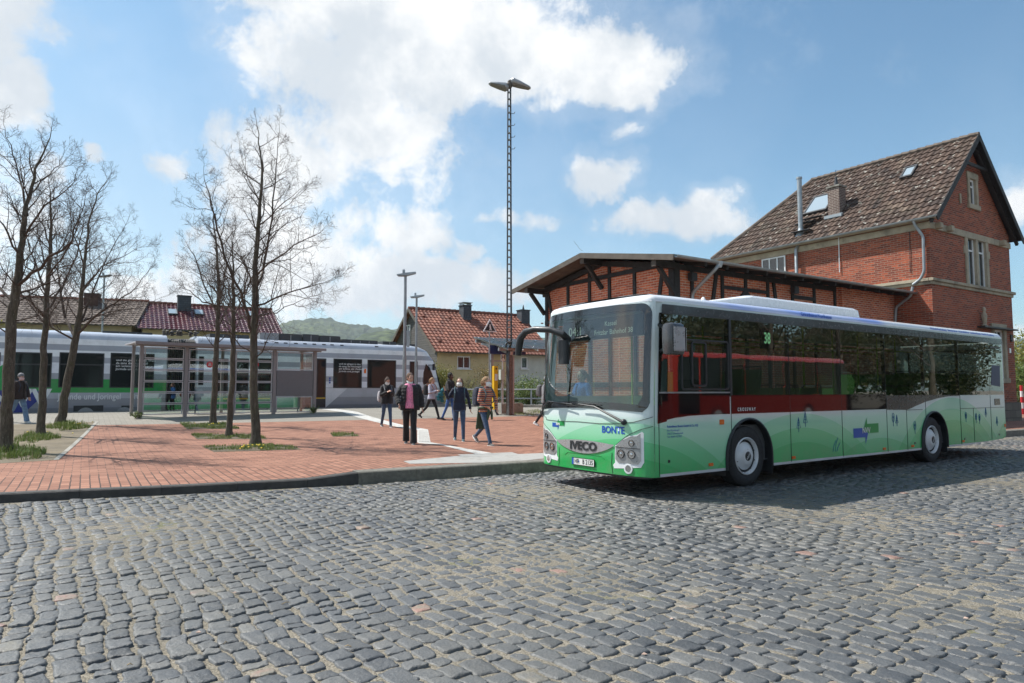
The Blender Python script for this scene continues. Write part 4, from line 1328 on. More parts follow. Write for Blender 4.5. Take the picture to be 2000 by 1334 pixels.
 def seat(x, y, z, m='seat_green', face=1, first={}):
  s_ = empty('passenger_seat' if m == 'seat_green' else 'driver_seat', (x, y, z)); s_.parent = root
  if face < 0: s_.rotation_euler = (0, 0, math.pi)
  if m in first:
   for ch in first[m].children:
    c = ch.copy(); COL.objects.link(c); c.parent = s_
   return
  first[m] = s_
  h = .78
  q = MB(); q.box(-.22, .24, -.21, .21, .42, .50); q.build('seat', m, s_, bevel=.03)
  q = MB(); q.loft([[(.20 + .02 * i, p, .46 + .11 * i) for p in (-.21, .21)] + [(.26 + .02 * i, p, .46 + .11 * i) for p in (.21, -.21)] for i in range(7)]); q.build('backrest', m, s_, bevel=.02)
  q = MB(); q.box(-.04, .04, -.04, .04, 0, .42); q.build('leg', 'dark_metal', s_)
  if m == 'seat_green':
   q = MB(); q.tube([(.36, -.18, 1.10), (.38, -.16, 1.17), (.38, .16, 1.17), (.36, .18, 1.10)], .012, 5); q.build('grab_handle', 'dark_metal', s_)
 seat(1.45, .72, .55, 'seat_dark')
 for x in (3.5, 4.35, 7.0, 7.8):
  for y in (.36, .80, BW - .36): seat(x, y, .42)
 for x in (8.7, 9.5, 10.3, 11.1):
  for y in (.36, .80, BW - .80, BW - .36): seat(x, y, .75)
 for x in (2.15, 2.6):
  for y in (.36, BW - .36): seat(x, y, .72)
 for (x, y) in ((1.75, 1.15), (1.75, BW - .5), (3.1, .95), (3.1, BW - .95), (4.9, .62), (5.9, .62), (6.6, BW - .75), (7.5, .98), (8.3, .98), (9.1, .98)):
  b = MB(); b.tube([(x, y, .42), (x, y, 2.66)], .017, 8); b.build('grab_pole', 'lime', root, smooth=True)
 for y in (.75, BW - .75):
  b = MB(); b.tube([(1.8, y, 2.35), (9.5, y, 2.35)], .015, 6); b.build('handrail', 'lime', root, smooth=True)
 b = MB(); b.box(1.82, 1.85, .12, 1.05, .4, 2.05); b.build('driver_partition', 'interior_grey', root)
 b = MB(); b.box(5.0, 6.3, .14, .17, .5, 1.3); b.build('side_lining', 'interior_grey', root)
 return root
bus = build_bus()
# ------------------------------------------------------------------ surveying frame
class Frame:
 def __init__(s, o, deg):
  s.o = Vector((o[0], o[1], 0)); s.a = R(deg)
  s.ux = Vector((math.cos(s.a), math.sin(s.a), 0)); s.uy = Vector((-math.sin(s.a), math.cos(s.a), 0))
 def px(s, px, py, x=None, y=None):
  """local point where a pixel's ray meets the plane x = const or y = const"""
  d = ray(px, py); o = CAMP - s.o
  ax, val = (s.ux, x) if x is not None else (s.uy, y)
  t = (val - o.dot(ax)) / d.dot(ax)
  q = o + d * t
  return Vector((q.dot(s.ux), q.dot(s.uy), q.z))
 def w(s, p):
  return s.o + s.ux * p[0] + s.uy * p[1] + Vector((0, 0, p[2]))
def tile_roof(name, O, A, B, poly, tw, th, m, parent, amp=.032, step=.045, seg=6, seed=1):
 """pantiles: poly in (along eave, up slope) metres; O origin, A and B unit vectors"""
 rng = np.random.default_rng(seed)
 A = np.array(A); B = np.array(B); Nn = np.cross(A, B); Nn = Nn / np.linalg.norm(Nn)
 if Nn[2] < 0: Nn = -Nn
 a0 = min(p[0] for p in poly); a1 = max(p[0] for p in poly); b1 = max(p[1] for p in poly)
 na = max(1, int(round((a1 - a0) / tw))); nb = max(1, int(round(b1 / th)))
 tw = (a1 - a0) / na; th = b1 / nb
 av = np.linspace(a0, a1, na * seg + 1)
 ph = (np.arange(na * seg + 1) % seg) / seg * 2 * np.pi
 wave = amp * (np.cos(ph) * .75 + .25 * np.cos(2 * ph + 1))
 verts = []; faces = []; tint = []
 tt = rng.normal(.5, .2, (nb, na))
 jit = rng.normal(0, .003, (nb, na))
 P2 = [(p[0], p[1]) for p in poly]
 idx = 0
 for j in range(nb):
  b0_ = j * th; b1_ = (j + 1) * th
  row0 = np.array(O)[None] + av[:, None] * A + (b0_ - .02) * B + (wave + step)[:, None] * Nn
  row1 = np.array(O)[None] + av[:, None] * A + b1_ * B + (wave + .0)[:, None] * Nn
  rowm = np.array(O)[None] + av[:, None] * A + (b0_ - .02) * B + (wave - .008)[:, None] * Nn
  base = len(verts)
  verts += rowm.tolist() + row0.tolist() + row1.tolist()
  n = len(av)
  for k in range(n - 1):
   i = k // seg
   ca = (av[k] + av[k + 1]) / 2
   if not in_poly(ca, (b0_ + b1_) / 2, P2): continue
   faces.append((base + n + k, base + n + k + 1, base + 2 * n + k + 1, base + 2 * n + k)); tint.append(tt[j, i])
   faces.append((base + k, base + k + 1, base + n + k + 1, base + n + k)); tint.append(tt[j, i])
 me = bpy.data.meshes.new(name); me.from_pydata(verts, [], faces)
 at = me.attributes.new('tint', 'FLOAT', 'FACE'); at.data.foreach_set('value', [float(min(1, max(0, t))) for t in tint])
 bm = bmesh.new(); bm.from_mesh(me)
 bmesh.ops.delete(bm, geom=[v for v in bm.verts if not v.link_faces], context='VERTS')
 bm.to_mesh(me); bm.free()
 return link(name, me, m, parent, uv=False)
def wall(outline, holes, f, m, parent, name='wall'):
 return link(name, patch(outline, holes, f=f), m, parent)
def window(parent, O, U, V, w, h, N, bars=(1,), rail=None, fw=.06, inset=.10, name='window', sur=None, open_=None):
 """O lower-left corner, U right, V up, N outward unit vectors; frame, glass, optional stone surround"""
 O = Vector(O); U = Vector(U); V = Vector(V); N = Vector(N)
 Mx = Matrix(((U.x, V.x, N.x, O.x), (U.y, V.y, N.y, O.y), (U.z, V.z, N.z, O.z), (0, 0, 0, 1)))
 b = MB()
 b.box(0, fw, 0, h, -inset, -inset + .05, Mx); b.box(w - fw, w, 0, h, -inset, -inset + .05, Mx)
 b.box(fw, w - fw, 0, fw, -inset, -inset + .05, Mx); b.box(fw, w - fw, h - fw, h, -inset, -inset + .05, Mx)
 for x in bars: b.box(w * x - .03, w * x + .03, fw, h - fw, -inset, -inset + .045, Mx) if x < 1 else None
 if rail: b.box(fw, w - fw, h * rail - .035, h * rail + .035, -inset, -inset + .048, Mx)
 fr = b.build(name, 'white_frame', parent)
 g = MB(); g.box(fw * .5, w - fw * .5, fw * .5, h - fw * .5, -inset + .008, -inset + .016, Mx); g.build('pane', 'house_glass', fr)
 if sur:
  s_ = MB()
  sw = sur
  s_.box(-sw, 0, -.0, h + sw, -inset - .02, .035, Mx); s_.box(w, w + sw, 0, h + sw, -inset - .02, .035, Mx)
  s_.box(0, w, h, h + sw, -inset - .02, .032, Mx)
  s_.build('stone_surround', 'sandstone', fr, bevel=.008)
  q = MB(); q.box(-sw - .04, w + sw + .04, -.14, 0, -inset - .02, .08, Mx); q.build('sill', 'sandstone', fr, bevel=.008)
 return fr
def downpipe(pts, r, m, parent, name='downpipe'):
 # rounded corners
 P = [Vector(p) for p in pts]
 out = [P[0]]
 for i in range(1, len(P) - 1):
  a = (P[i - 1] - P[i]); c = (P[i + 1] - P[i])
  k = min(.12, a.length * .4, c.length * .4)
  p0 = P[i] + a.normalized() * k; p1 = P[i] + c.normalized() * k
  for t in (0, .33, .66, 1):
   out.append(p0 * (1 - t) ** 2 + P[i] * 2 * t * (1 - t) + p1 * t * t)
 out.append(P[-1])
 b = MB(); b.tube(out, r, 10)
 return b.build(name, m, parent, smooth=True)
def gutter(a, c, r, m, parent, up=(0, 0, 1)):
 a = Vector(a); c = Vector(c); d = (c - a).normalized(); s_ = d.cross(Vector(up)).normalized()
 b = MB()
 rings = []
 for p in (a, c):
  o_ = [p + s_ * (r * math.cos(t)) + Vector((0, 0, r * math.sin(t))) for t in [math.pi + math.pi * k / 8 for k in range(9)]]
  i_ = [p + s_ * ((r - .012) * math.cos(t)) + Vector((0, 0, (r - .012) * math.sin(t))) for t in [2 * math.pi - math.pi * k / 8 for k in range(9)]]
  rings.append(o_ + i_)
 b.loft(rings)
 return b.build('gutter', m, parent, smooth=True)
def lichen(t, c, co):
 v = t.vor(co, 3.0)
 n = t.noise(co, 11, 5, .7)
 sp = t.m('MULTIPLY', t.ss(v, .26, .14), t.ss(n, .42, .55))
 c = t.mix(t.m('MULTIPLY', sp, .75), c, (.50, .48, .42, 1))
 n2 = t.ss(t.noise(co, .9, 6, .7), .5, .7, 0, .55)
 return t.mix(n2, c, (.06, .055, .035, 1))
def lichen2(t, c, co):
 n2 = t.ss(t.noise(co, 1.1, 6, .7), .48, .7, 0, .45)
 return t.mix(n2, c, (.10, .05, .035, 1))
# ------------------------------------------------------------------ the brick station house
def build_house():
 H = Frame((16.0, 25.8), 33.6)
 zb = .10
 zev = H.px(1820, 421, x=-.30)[2]           # eave height
 L = H.px(1982, 700, y=0).x
 D = 9.9
 gm = L / 2
 root = empty('station_house', H.o, H.a, 'tall red brick station house with stone bands and a steep brown tiled roof', 'house')
 apex = H.px(1905, 258, y=-.45)
 za = apex[2] - .03
 slope = (za - zev) / (gm + .30)
 print('HOUSE eave', zev, 'L', L, 'apex', tuple(apex), 'slope', math.degrees(math.atan(slope)))
 zw = zev + .30 * slope - .10                     # wall top at x=0
 gw = []
 # ---- gable wall windows, surveyed on the plane y = 0
 def rect(x0, y0, x1, y1, sur):
  a = H.px(x0, y1, y=0); c = H.px(x1, y0, y=0)
  return a.x + sur, c.x - sur, a.z, c.z - sur
 w1 = rect(1889.5, 344, 1907.5, 397, .22)
 w2 = rect(1887, 460, 1927, 556, .24)
 w3 = (5.15, 6.05, 2.0, 4.05)
 hole = lambda r: [(r[0], r[2]), (r[1], r[2]), (r[1], r[3]), (r[0], r[3])]
 midw = (w2[0] + w2[1]) / 2
 h2a = (w2[0], midw - .12, w2[2], w2[3]); h2b = (midw + .12, w2[1], w2[2], w2[3])
 f = lambda u, v: (u, 0, v)
 wall([(0, zb), (L, zb), (L, zw), (gm, za - .12), (0, zw)], [hole(w1), hole(h2a), hole(h2b), hole(w3)], f, 'brick_house', root)
 wall([(0, zb), (D, zb), (D, zw), (0, zw)], [], lambda u, v: (0, u, v), 'brick_house', root)
 wall([(0, zb), (D, zb), (D, zw), (0, zw)], [], lambda u, v: (L, u, v), 'brick_house', root)
 wall([(0, zb), (L, zb), (L, zw), (0, zw)], [], lambda u, v: (u, D, v), 'brick_house', root)
 # reveals behind the openings
 for r_ in (w1, h2a, h2b, w3):
  window(root, (r_[0], 0, r_[2]), (1, 0, 0), (0, 0, 1), r_[1] - r_[0], r_[3] - r_[2], (0, -1, 0), bars=(.5,) if r_ is w3 else (), rail=.72, fw=.085, inset=.10, sur=.0)
 def stone(x0, x1, z0, z1, d=.05, name='stone_surround'):
  b = MB(); b.box(x0, x1, -d, .22, z0, z1); return b.build(name, 'sandstone', root, bevel=.01)
 for (r_, s_) in ((w1, .20), (w3, .24)):
  stone(r_[0] - s_, r_[0], r_[2], r_[3]); stone(r_[1], r_[1] + s_, r_[2], r_[3]); stone(r_[0] - s_ - .04, r_[1] + s_ + .04, r_[3], r_[3] + .26, .055); stone(r_[0] - s_ - .06, r_[1] + s_ + .06, r_[2] - .2, r_[2], .09, 'sill')
 stone(w2[0] - .24, w2[0], w2[2], w2[3]); stone(w2[1], w2[1] + .24, w2[2], w2[3]); stone(midw - .12, midw + .12, w2[2], w2[3], .048)
 # quoin lugs beside the tall window
 for k in range(2):
  z = w2[2] + (w2[3] - w2[2]) * (.62 + .0 * k)
  stone(w2[0] - .36 if k == 0 else w2[1] + .24, w2[0] - .24 if k == 0 else w2[1] + .36, z, z + .32, .046)
 # bands
 zb1 = H.px(1827, 443, y=0).z
 b = MB(); b.box(-.02, L + .02, -.06, .02, zb1 - .12, zb1 + .14)
 b.build('stone_band', 'sandstone', root, bevel=.01)
 b = MB(); b.box(-.055, .0, -.061, D, zb1 - .12, zb1 + .14); b.build('stone_band', 'sandstone', root, bevel=.01)
 for x in (.45, 1.35, L - 1.0):
  b = MB(); b.box(x - .13, x + .13, -.26, -.05, zb1 - .10, zb1 + .12); b.build('corbel', 'sandstone', root, bevel=.02)
 zc = H.px(1833, 548, y=0).z
 for (z0, z1, o_) in ((zc - .18, zc - .06, .06), (zc - .06, zc + .06, .13)):
  b = MB(); b.box(-o_, L + o_, -o_, .05, z0, z1); b.build('cornice', 'sandstone', root, bevel=.012)
  b = MB(); b.box(-o_, .0, .052, 3.2, z0, z1); b.build('cornice', 'sandstone', root, bevel=.012)
 # plinth
 b = MB(); b.box(-.12, L + .12, -.12, .0, zb, .98); b.box(L, L + .12, 0, D, zb, .98); b.build('plinth', brick_mat('plinth_stone', s2l(128, 120, 108), s2l(108, 100, 92), s2l(84, 78, 70), bw=.6, bh=.32, mw=.012, bumpd=.02), root, bevel=.02)
 # pale corner strips of newer brick left out; dark canopy ledge with a little carved figure
 c0 = H.px(1908, 637, y=0); c1 = H.px(1972, 645, y=0)
 b = MB(); b.box(c0.x, c1.x + .1, -.30, .0, c0.z - .06, c0.z); b.build('ledge', 'dark_metal', root, bevel=.01)
 fg = MB(); fx_ = H.px(1915, 620, y=0).x
 fg.lathe([(.10, 0), (.11, .05), (.07, .08), (.09, .25), (.11, .45), (.07, .55), (.05, .60), (.075, .66), (.07, .74), (.02, .80)], (fx_, -.14, c0.z), (0, 0, 1), 12)
 fg.build('stone_figure', 'sandstone', root, smooth=True)
 # little plate and lamp near the right corner
 b = MB(); b.box(L - .55, L - .40, -.03, .0, 3.1, 3.3); b.build('wall_plate', 'white_paint', root, bevel=.005)
 b = MB(); b.box(L - .38, L - .22, -.05, .0, 3.6, 3.9); b.build('wall_box', 'dark_metal', root, bevel=.01)
 b = MB(); b.box(2.55, 2.68, -.05, 0, zc + 3.35, zc + 3.75); b.build('wall_vent', 'sandstone', root, bevel=.01)
 # ---- roof
 M['tiles_brown'] = attr_mat('brown_roof_tiles', [(0, (.030, .019, .015, 1)), (.45, (.066, .040, .029, 1)), (.8, (.10, .062, .045, 1)), (1, (.16, .115, .085, 1))], rough=.75, bump=.006, bs=40, extra=lichen)
 ov = .45; hipr = 3.1
 SL = math.hypot(gm + .30, za - zev)
 cb = (gm + .30) / SL; sb_ = (za - zev) / SL
 yend = D + .30; yr = 7.0
 tile_roof('roof', (-.30, -ov, zev), (0, 1, 0), (cb, 0, sb_), [(0, 0), (yend + ov, 0), (yr + ov, SL), (0, SL)], .27, .36, 'tiles_brown', root, seed=4)
 tile_roof('roof', (L + .30, -ov, zev), (0, 1, 0), (-cb, 0, sb_), [(0, 0), (yend + ov, 0), (yr + ov, SL), (0, SL)], .27, .36, 'tiles_brown', root, seed=5)
 SH = math.hypot(yend - yr, za - zev)
 tile_roof('roof', (-.30, yend, zev), (1, 0, 0), (0, -(yend - yr) / SH, (za - zev) / SH), [(0, 0), (L + .6, 0), (gm + .3, SH)], .27, .36, 'tiles_brown', root, seed=6)
 rt = MB()
 n = 22
 for k in range(n):
  y0 = -ov + (yr + ov) * k / n
  rt.tube([(gm, y0, za + .01), (gm, y0 + (yr + ov) / n + .03, za + .035)], [.11, .125], 8)
 n = 14
 for sg in (-1, 1):
  for k in range(n):
   a = Vector((gm, yr, za)).lerp(Vector((gm + sg * (gm + .3), yend, zev)), k / n)
   c = Vector((gm, yr, za)).lerp(Vector((gm + sg * (gm + .3), yend, zev)), (k + 1) / n)
   rt.tube([a + Vector((0, 0, .03)), c + Vector((0, 0, .0))], [.10, .12], 8)
 rt.build('ridge_tiles', mat('ridge_tile', (.13, .10, .08), .85, var=.4, vs=5), root)
 # underside boards and verge boards
 b = MB()
 for sg in (0, 1):
  X = lambda x: L - x if sg else x
  ps = [(X(-.28), zev - .06), (X(gm), za - .06)]
  for (y0, y1) in ((-ov + .02, yr),):
   b.add([(ps[0][0], y0, ps[0][1]), (ps[1][0], y0, ps[1][1]), (ps[1][0], y1, ps[1][1]), (ps[0][0], y1, ps[0][1])], [(0, 1, 2, 3)])
 b.build('roof_boarding', 'timber', root)
 for sg in (0, 1):
  X = lambda x: L - x if sg else x
  b = MB(); b.beam((X(-.36), -ov, zev - .14), (X(gm), -ov, za - .08), .035, .22, up=(0, 0, 1)); b.build('verge_board', 'timber', root)
  b = MB(); b.beam((X(-.30), -ov * .45, zev - .20), (X(gm), -ov * .45, za - .14), .10, .14); b.build('verge_rafter', 'timber', root)
 b = MB(); b.beam((gm - 1.15, -ov * .5, za - 1.25), (gm + 1.15, -ov * .5, za - 1.25), .08, .12); b.build('collar_beam', 'timber', root)
 gutter((-.38, -ov, zev - .02), (-.38, yend, zev - .02), .075, 'zinc', root)
 # wall-top boarding under the eave
 b = MB(); b.box(-.34, -.02, -ov + .05, yend - .1, zev - .09, zev - .06); b.build('eave_soffit', 'sandstone', root)
 # downpipes on the lit side
 P = lambda x, y, d=-.10: H.px(x, y, x=d)
 a1 = P(1783, 428, -.38); a2 = P(1787, 440, -.30); a3 = P(1803, 462); a4 = P(1805, 530); a5 = P(1798, 545)
 a6 = P(1783, 556, -.12)
 downpipe([a1, a2, a3, a4, a5, a6], .055, 'zinc', root)
 a7 = P(1783, 560); a8 = P(1779, 578); a9 = P(1750, 600); a10 = P(1747, 660)
 downpipe([a7, a8, a9, a10], .055, 'zinc', root)
 downpipe([P(1637.5, 452, -.05), P(1640, 532, -.05)], .02, 'white_frame', root, 'conduit')
 downpipe([P(1776, 440, -.03), P(1778, 533, -.03)], .012, 'dark_metal', root, 'cable')
 # flue pipe
 q = P(1553, 470, -.20)
 fl = MB(); yq = q.y
 ztop = H.px(1548.5, 354, x=.25).z
 fl.tube([(.25, yq, zev + .25), (.25, yq, ztop)], .105, 16); fl.tube([(-.16, yq, 5.0), (-.16, yq, zev - .3), (-.02, yq, zev - .1)], .075, 12)
 fo_ = fl.build('flue_pipe', 'zinc', root, smooth=True)
 k = MB(); k.lathe([(.11, 0), (.13, .02), (.13, .10), (.02, .13)], (.25, yq, ztop), (0, 0, 1), 16); k.build('flue_cap', 'zinc', fo_, smooth=True)
 k = MB(); k.lathe([(.28, -.15), (.14, .18), (.115, .3)], (.25, yq, zev + .45), (0, 0, 1), 16); k.build('flashing', 'zinc', fo_, smooth=True)
 roofp = lambda y, x, off=0.0: Vector((x - off * sb_, y, zev + (x + .30) * (za - zev) / (gm + .30) + off * cb))
 def onroof(px, py, off=0.0):
  d = ray(px, py); o = CAMP - H.o
  n = (H.ux * -sb_ + Vector((0, 0, cb)))
  p0 = H.w((-.30, 0, zev)) - H.o
  t = (p0 - o).dot(n) / d.dot(n)
  q_ = o + d * t
  return q_.dot(H.ux), q_.dot(H.uy)
 # chimney
 cx, cy = onroof(1629, 424)
 zc1 = H.px(1629, 362, x=cx).z
 zc0 = roofp(cy, cx).z
 ch = MB(); ch.box(cx - .0, cx + .52, cy - .27, cy + .27, zc0 - .4, zc1 - .08)
 co_ = ch.build('chimney', brick_mat('chimney_brick', s2l(112, 92, 84), s2l(84, 66, 60), s2l(170, 160, 150), bw=.24, bh=.075), root)
 k = MB(); k.box(cx - .05, cx + .57, cy - .32, cy + .32, zc1 - .08, zc1); k.build('chimney_cap', 'concrete', co_, bevel=.01)
 k = MB(); k.tube([(cx + .25, cy, zc1), (cx + .25, cy, zc1 + .42)], [.09, .05], 10); k.tube([(cx + .25, cy, zc1 + .4), (cx + .25, cy, zc1 + .75)], .015, 5); k.build('chimney_pot', 'dark_metal', co_)
 k = MB(); k.box(cx - .12, cx + .1, cy - .42, cy + .42, zc0 - .05, zc0 + .10); k.box(cx, cx + .62, cy - .40, cy + .40, zc0 + .0, zc0 + .14); k.build('flashing', 'zinc', co_, bevel=.02)
 # skylights lying in the tiles
 def skylight(pxs, tilt=0):
  pts = [onroof(*q_) for q_ in pxs]
  x0 = min(p[0] for p in pts); x1 = max(p[0] for p in pts); y0 = min(p[1] for p in pts); y1 = max(p[1] for p in pts)
  A_ = lambda x, y, o_: roofp(y, x, o_)
  b = MB()
  def slab(xa, xb, ya, yb, o0, o1):
   vs = [A_(xa, ya, o0), A_(xb, ya, o0), A_(xb, yb, o0), A_(xa, yb, o0), A_(xa, ya, o1), A_(xb, ya, o1), A_(xb, yb, o1), A_(xa, yb, o1)]
   b.add(vs, [(0, 3, 2, 1), (4, 5, 6, 7), (0, 1, 5, 4), (1, 2, 6, 5), (2, 3, 7, 6), (3, 0, 4, 7)])
  f_ = .07
  slab(x0, x0 + f_, y0, y1, -.02, .12); slab(x1 - f_, x1, y0, y1, -.02, .12); slab(x0 + f_, x1 - f_, y0, y0 + f_, -.02, .119); slab(x0 + f_, x1 - f_, y1 - f_, y1, -.02, .119)
  o_ = b.build('skylight', 'dark_metal', root)
  b = MB(); slab(x0 + f_, x1 - f_, y0 + f_, y1 - f_, .06, .09)
  b.build('pane', M['sky_pane'], o_)
 M['sky_pane'] = mat('skylight_pane', (.30, .36, .40), .06, var=0, spec=1.0)
 skylight([(1573, 419), (1592, 388), (1613, 382), (1615, 412)])
 skylight([(1759, 351), (1770, 331), (1787, 326), (1782, 346)])
 # roof steps for the sweep
 for (px_, py_) in ((1590, 430), (1575, 440), (1568, 456)):
  x_, y_ = onroof(px_, py_)
  p_ = roofp(y_, x_)
  b = MB(); b.box(p_.x - .25, p_.x, y_ - .45, y_ + .45, p_.z + .08, p_.z + .11)
  for s_ in (-.35, .35): b.beam((p_.x - .22, y_ + s_, p_.z + .09), (p_.x + .05, y_ + s_, p_.z - .02), .03, .03)
  b.build('roof_step', 'dark_metal', root)
 # window half hidden behind the shed roof
 wq = H.px(1535, 503, x=0); wq2 = H.px(1489, 503, x=0)
 window(root, (0, wq2.y, wq.z - .9), (0, -1, 0), (0, 0, 1), abs(wq2.y - wq.y), 1.0, (-1, 0, 0), bars=(.33, .66), inset=-.02, sur=None)
 return H, zc
# ------------------------------------------------------------------ the half-timbered goods shed
def build_shed(H):
 a = H.px(1743, 600, x=0)
 wc = H.w((0, a.y, 0))
 front_len = 12.3
 o = wc - H.ux * front_len
 S = Frame((o.x, o.y), 33.6)
 # slide so the near front corner falls where the photo has it
 c = S.px(1317, 540, y=0)
 S = Frame(((S.o + S.ux * c.x).x, (S.o + S.ux * c.x).y), 33.6)
 LX = front_len - c.x
 root = empty('goods_shed', S.o, S.a, 'low half-timbered brick goods shed with wide eaves behind the bus', 'shed')
 far = S.px(1065, 620, x=0)
 DW = far.y
 apex = S.px(1128, 496, x=-.9)
 zn = S.px(1316, 489, x=-.9).z
 yr = DW / 2
 zr = apex.z
 ev = .85
 zn = zn; zf = S.px(1002, 569, x=-.9).z
 print('SHED', tuple(S.o), 'LX', LX, 'DW', DW, 'apex', tuple(apex), 'near eave', zn, 'far eave', zf)
 ze = (zn + zf) / 2 - .02
 sl = (zr - ze) / (yr + ev)
 zt = lambda y: zr - abs(y - yr) * sl           # roof top surface height
 zb = .1
 TH = .16
 # brick panels set a little behind the timber face
 wall([(.03, zb), (DW - .03, zb), (DW - .03, zt(DW) - TH), (yr, zr - TH), (.03, zt(0) - TH)], [], lambda u, v: (.03, u, v), 'brick_shed', root)
 wall([(0.03, zb), (LX - .02, zb), (LX - .02, zt(0) - TH), (.03, zt(0) - TH)], [], lambda u, v: (u, .03, v), 'brick_shed', root)
 wall([(0.03, zb), (LX - .02, zb), (LX - .02, zt(DW) - TH), (.03, zt(DW) - TH)], [], lambda u, v: (u, DW - .03, v), 'brick_shed', root)
 T = lambda p, q, w_=.16, d=.10, up=(1, 0, 0): None
 def fb(p0, p1, w_=.16, name='timber'):         # on the front plane x = 0
  A_ = S.px(*p0, x=0); B_ = S.px(*p1, x=0)
  b = MB(); b.beam((.02, A_.y, A_.z), (.02, B_.y, B_.z), .07, w_, up=(0, 0, 1) if abs(A_.y - B_.y) > .3 else (0, 1, 0))
  b.build(name, 'timber', root)
 def vpost(y, z1, z0=zb, w_=.12):
  b = MB(); b.box(-.022, .04, y - w_ / 2, y + w_ / 2, z0, z1); b.build('timber_post', 'timber', root)
 hb = S.px(1304, 515, x=0).z
 b = MB(); b.box(-.026, .04, 0, DW, hb - .07, hb + .07); b.build('timber_rail', 'timber', root)
 lb = S.px(1065, 631, x=0).z
 b = MB(); b.box(-.026, .04, 0, DW, lb - .06, lb + .06); b.build('timber_rail', 'timber', root)
 b = MB(); b.box(-.026, .04, 0, DW, 1.6, 1.76); b.build('timber_rail', 'timber', root)
 for x in (1109, 1151, 1190, 1239):
  y = S.px(x, 560, x=0).y
  vpost(y, zt(y) - TH, zb)
 vpost(DW - .09, zt(DW) - TH, w_=.16); vpost(.11, zt(0) - TH, w_=.22)
 fb((1070, 572), (1079, 628), .13, 'timber_brace'); fb((1293, 532), (1287, 580), .13, 'timber_brace')
 # side wall framing (plane y = 0)
 def spost(x, z0, z1, w_=.12):
  b = MB(); b.box(x - w_ / 2, x + w_ / 2, -.022, .04, z0, z1); b.build('timber_post', 'timber', root)
 tops = zt(0) - TH
 for px_ in (1352, 1411, 1456.5, 1499.6, 1547.5, 1590, 1630):
  spost(S.px(px_, 560, y=0).x, zb, tops - .1)
 spost(.11, zb, tops, .22)
 xend = S.px(1632, 560, y=0).x
 b = MB(); b.box(0, xend, -.026, .04, tops - .20, tops - .03); b.build('timber_rail', 'timber', root)
 zr1 = S.px(1456, 566, y=0).z
 x0, x1 = S.px(1411, 560, y=0).x, S.px(1499.6, 560, y=0).x
 b = MB(); b.box(x0, x1, -.026, .04, zr1 - .055, zr1 + .055); b.build('timber_rail', 'timber', root)
 x2, x3 = S.px(1547.5, 560, y=0).x, S.px(1590, 560, y=0).x
 zr2 = S.px(1570, 582, y=0).z
 b = MB(); b.box(x2, x3, -.026, .04, zr2 - .06, zr2 + .06); b.build('timber_rail', 'timber', root)
 def sb2(p0, p1, w_=.13):
  A_ = S.px(*p0, y=0); B_ = S.px(*p1, y=0)
  b = MB(); b.beam((A_.x, .01, A_.z), (B_.x, .01, B_.z), .07, w_, up=(0, 0, 1)); b.build('timber_brace', 'timber', root)
 sb2((1401, 520), (1391, 600)); sb2((1509, 538), (1517, 600)); sb2((1440, 592), (1456, 570)); sb2((1470, 590), (1457, 570)); sb2((1296, 1), (1296, 2)) if False else None
 # thicker brick pier at the house end
 b = MB(); b.box(S.px(1640, 600, y=0).x, LX - .02, -.10, .029, zb, tops - .04); b.build('brick_pier', 'brick_shed', root)
 # electric boxes / lamps on the timbers
 for (px_, py_) in ((1350, 541), (1550, 567)):
  q = S.px(px_, py_, y=-.06)
  b = MB(); b.box(q.x - .12, q.x + .16, -.18, -.02, q.z - .12, q.z + .13); b.build('wall_lamp', 'dark_metal', root, bevel=.02)
 # ---- roof: a thin felted deck on boards
 xo = -.92; xe = LX + .35
 m, t, p = new_mat('roofing_felt')
 co = t.n('ShaderNodeTexCoord').outputs['Object']
 c_ = t.mix(t.ss(t.noise(co, 3, 6, .7), .4, .65), (.12, .13, .11, 1), (.23, .23, .19, 1))
 t.inp(p, 'Base Color', c_); p.inputs['Roughness'].default_value = .95; t.inp(p, 'Normal', t.bump(t.noise(co, 40, 4), .01))
 M['felt'] = m
 for (ya, yb) in ((-ev, yr), (DW + ev, yr)):
  za_, zb_ = zt(ya), zt(yb)
  b = MB()
  vs = [(xo, ya, za_ - .05), (xe, ya, za_ - .05), (xe, yb, zb_ - .05), (xo, yb, zb_ - .05), (xo, ya, za_), (xe, ya, za_), (xe, yb, zb_), (xo, yb, zb_)]
  b.add(vs, [(0, 3, 2, 1), (4, 5, 6, 7), (0, 1, 5, 4), (1, 2, 6, 5), (2, 3, 7, 6), (3, 0, 4, 7)])
  b.build('roof', 'felt', root)
  # boards under the overhang
  n = 9
  b = MB()
  for k in range(int((xe - xo) / .16)):
   x = xo + .02 + .16 * k
   b.add([(x, ya, za_ - .055), (x + .15, ya, za_ - .055), (x + .15, yb, zb_ - .055), (x, yb, zb_ - .055), (x, ya, za_ - .085), (x + .15, ya, za_ - .085), (x + .15, yb, zb_ - .085), (x, yb, zb_ - .085)],
      [(0, 3, 2, 1), (4, 5, 6, 7), (0, 1, 5, 4), (1, 2, 6, 5), (2, 3, 7, 6), (3, 0, 4, 7)])
  b.build('roof_boarding', 'old_wood', root)
  b = MB(); b.beam((xo - .01, ya, za_ - .09), (xo - .01, yb, zb_ - .09), .04, .17, up=(0, 0, 1)); b.build('verge_board', 'old_wood', root)
  # rafter tails along the eave
  x = .5
  sgn = 1 if ya < yb else -1
  while x < LX:
   b = MB(); b.beam((x, ya + sgn * .06, za_ - .14), (x, ya + sgn * (ev + .1), zt(ya + sgn * (ev + .1)) - .14), .10, .12); b.build('rafter_tail', 'timber', root)
   x += .95
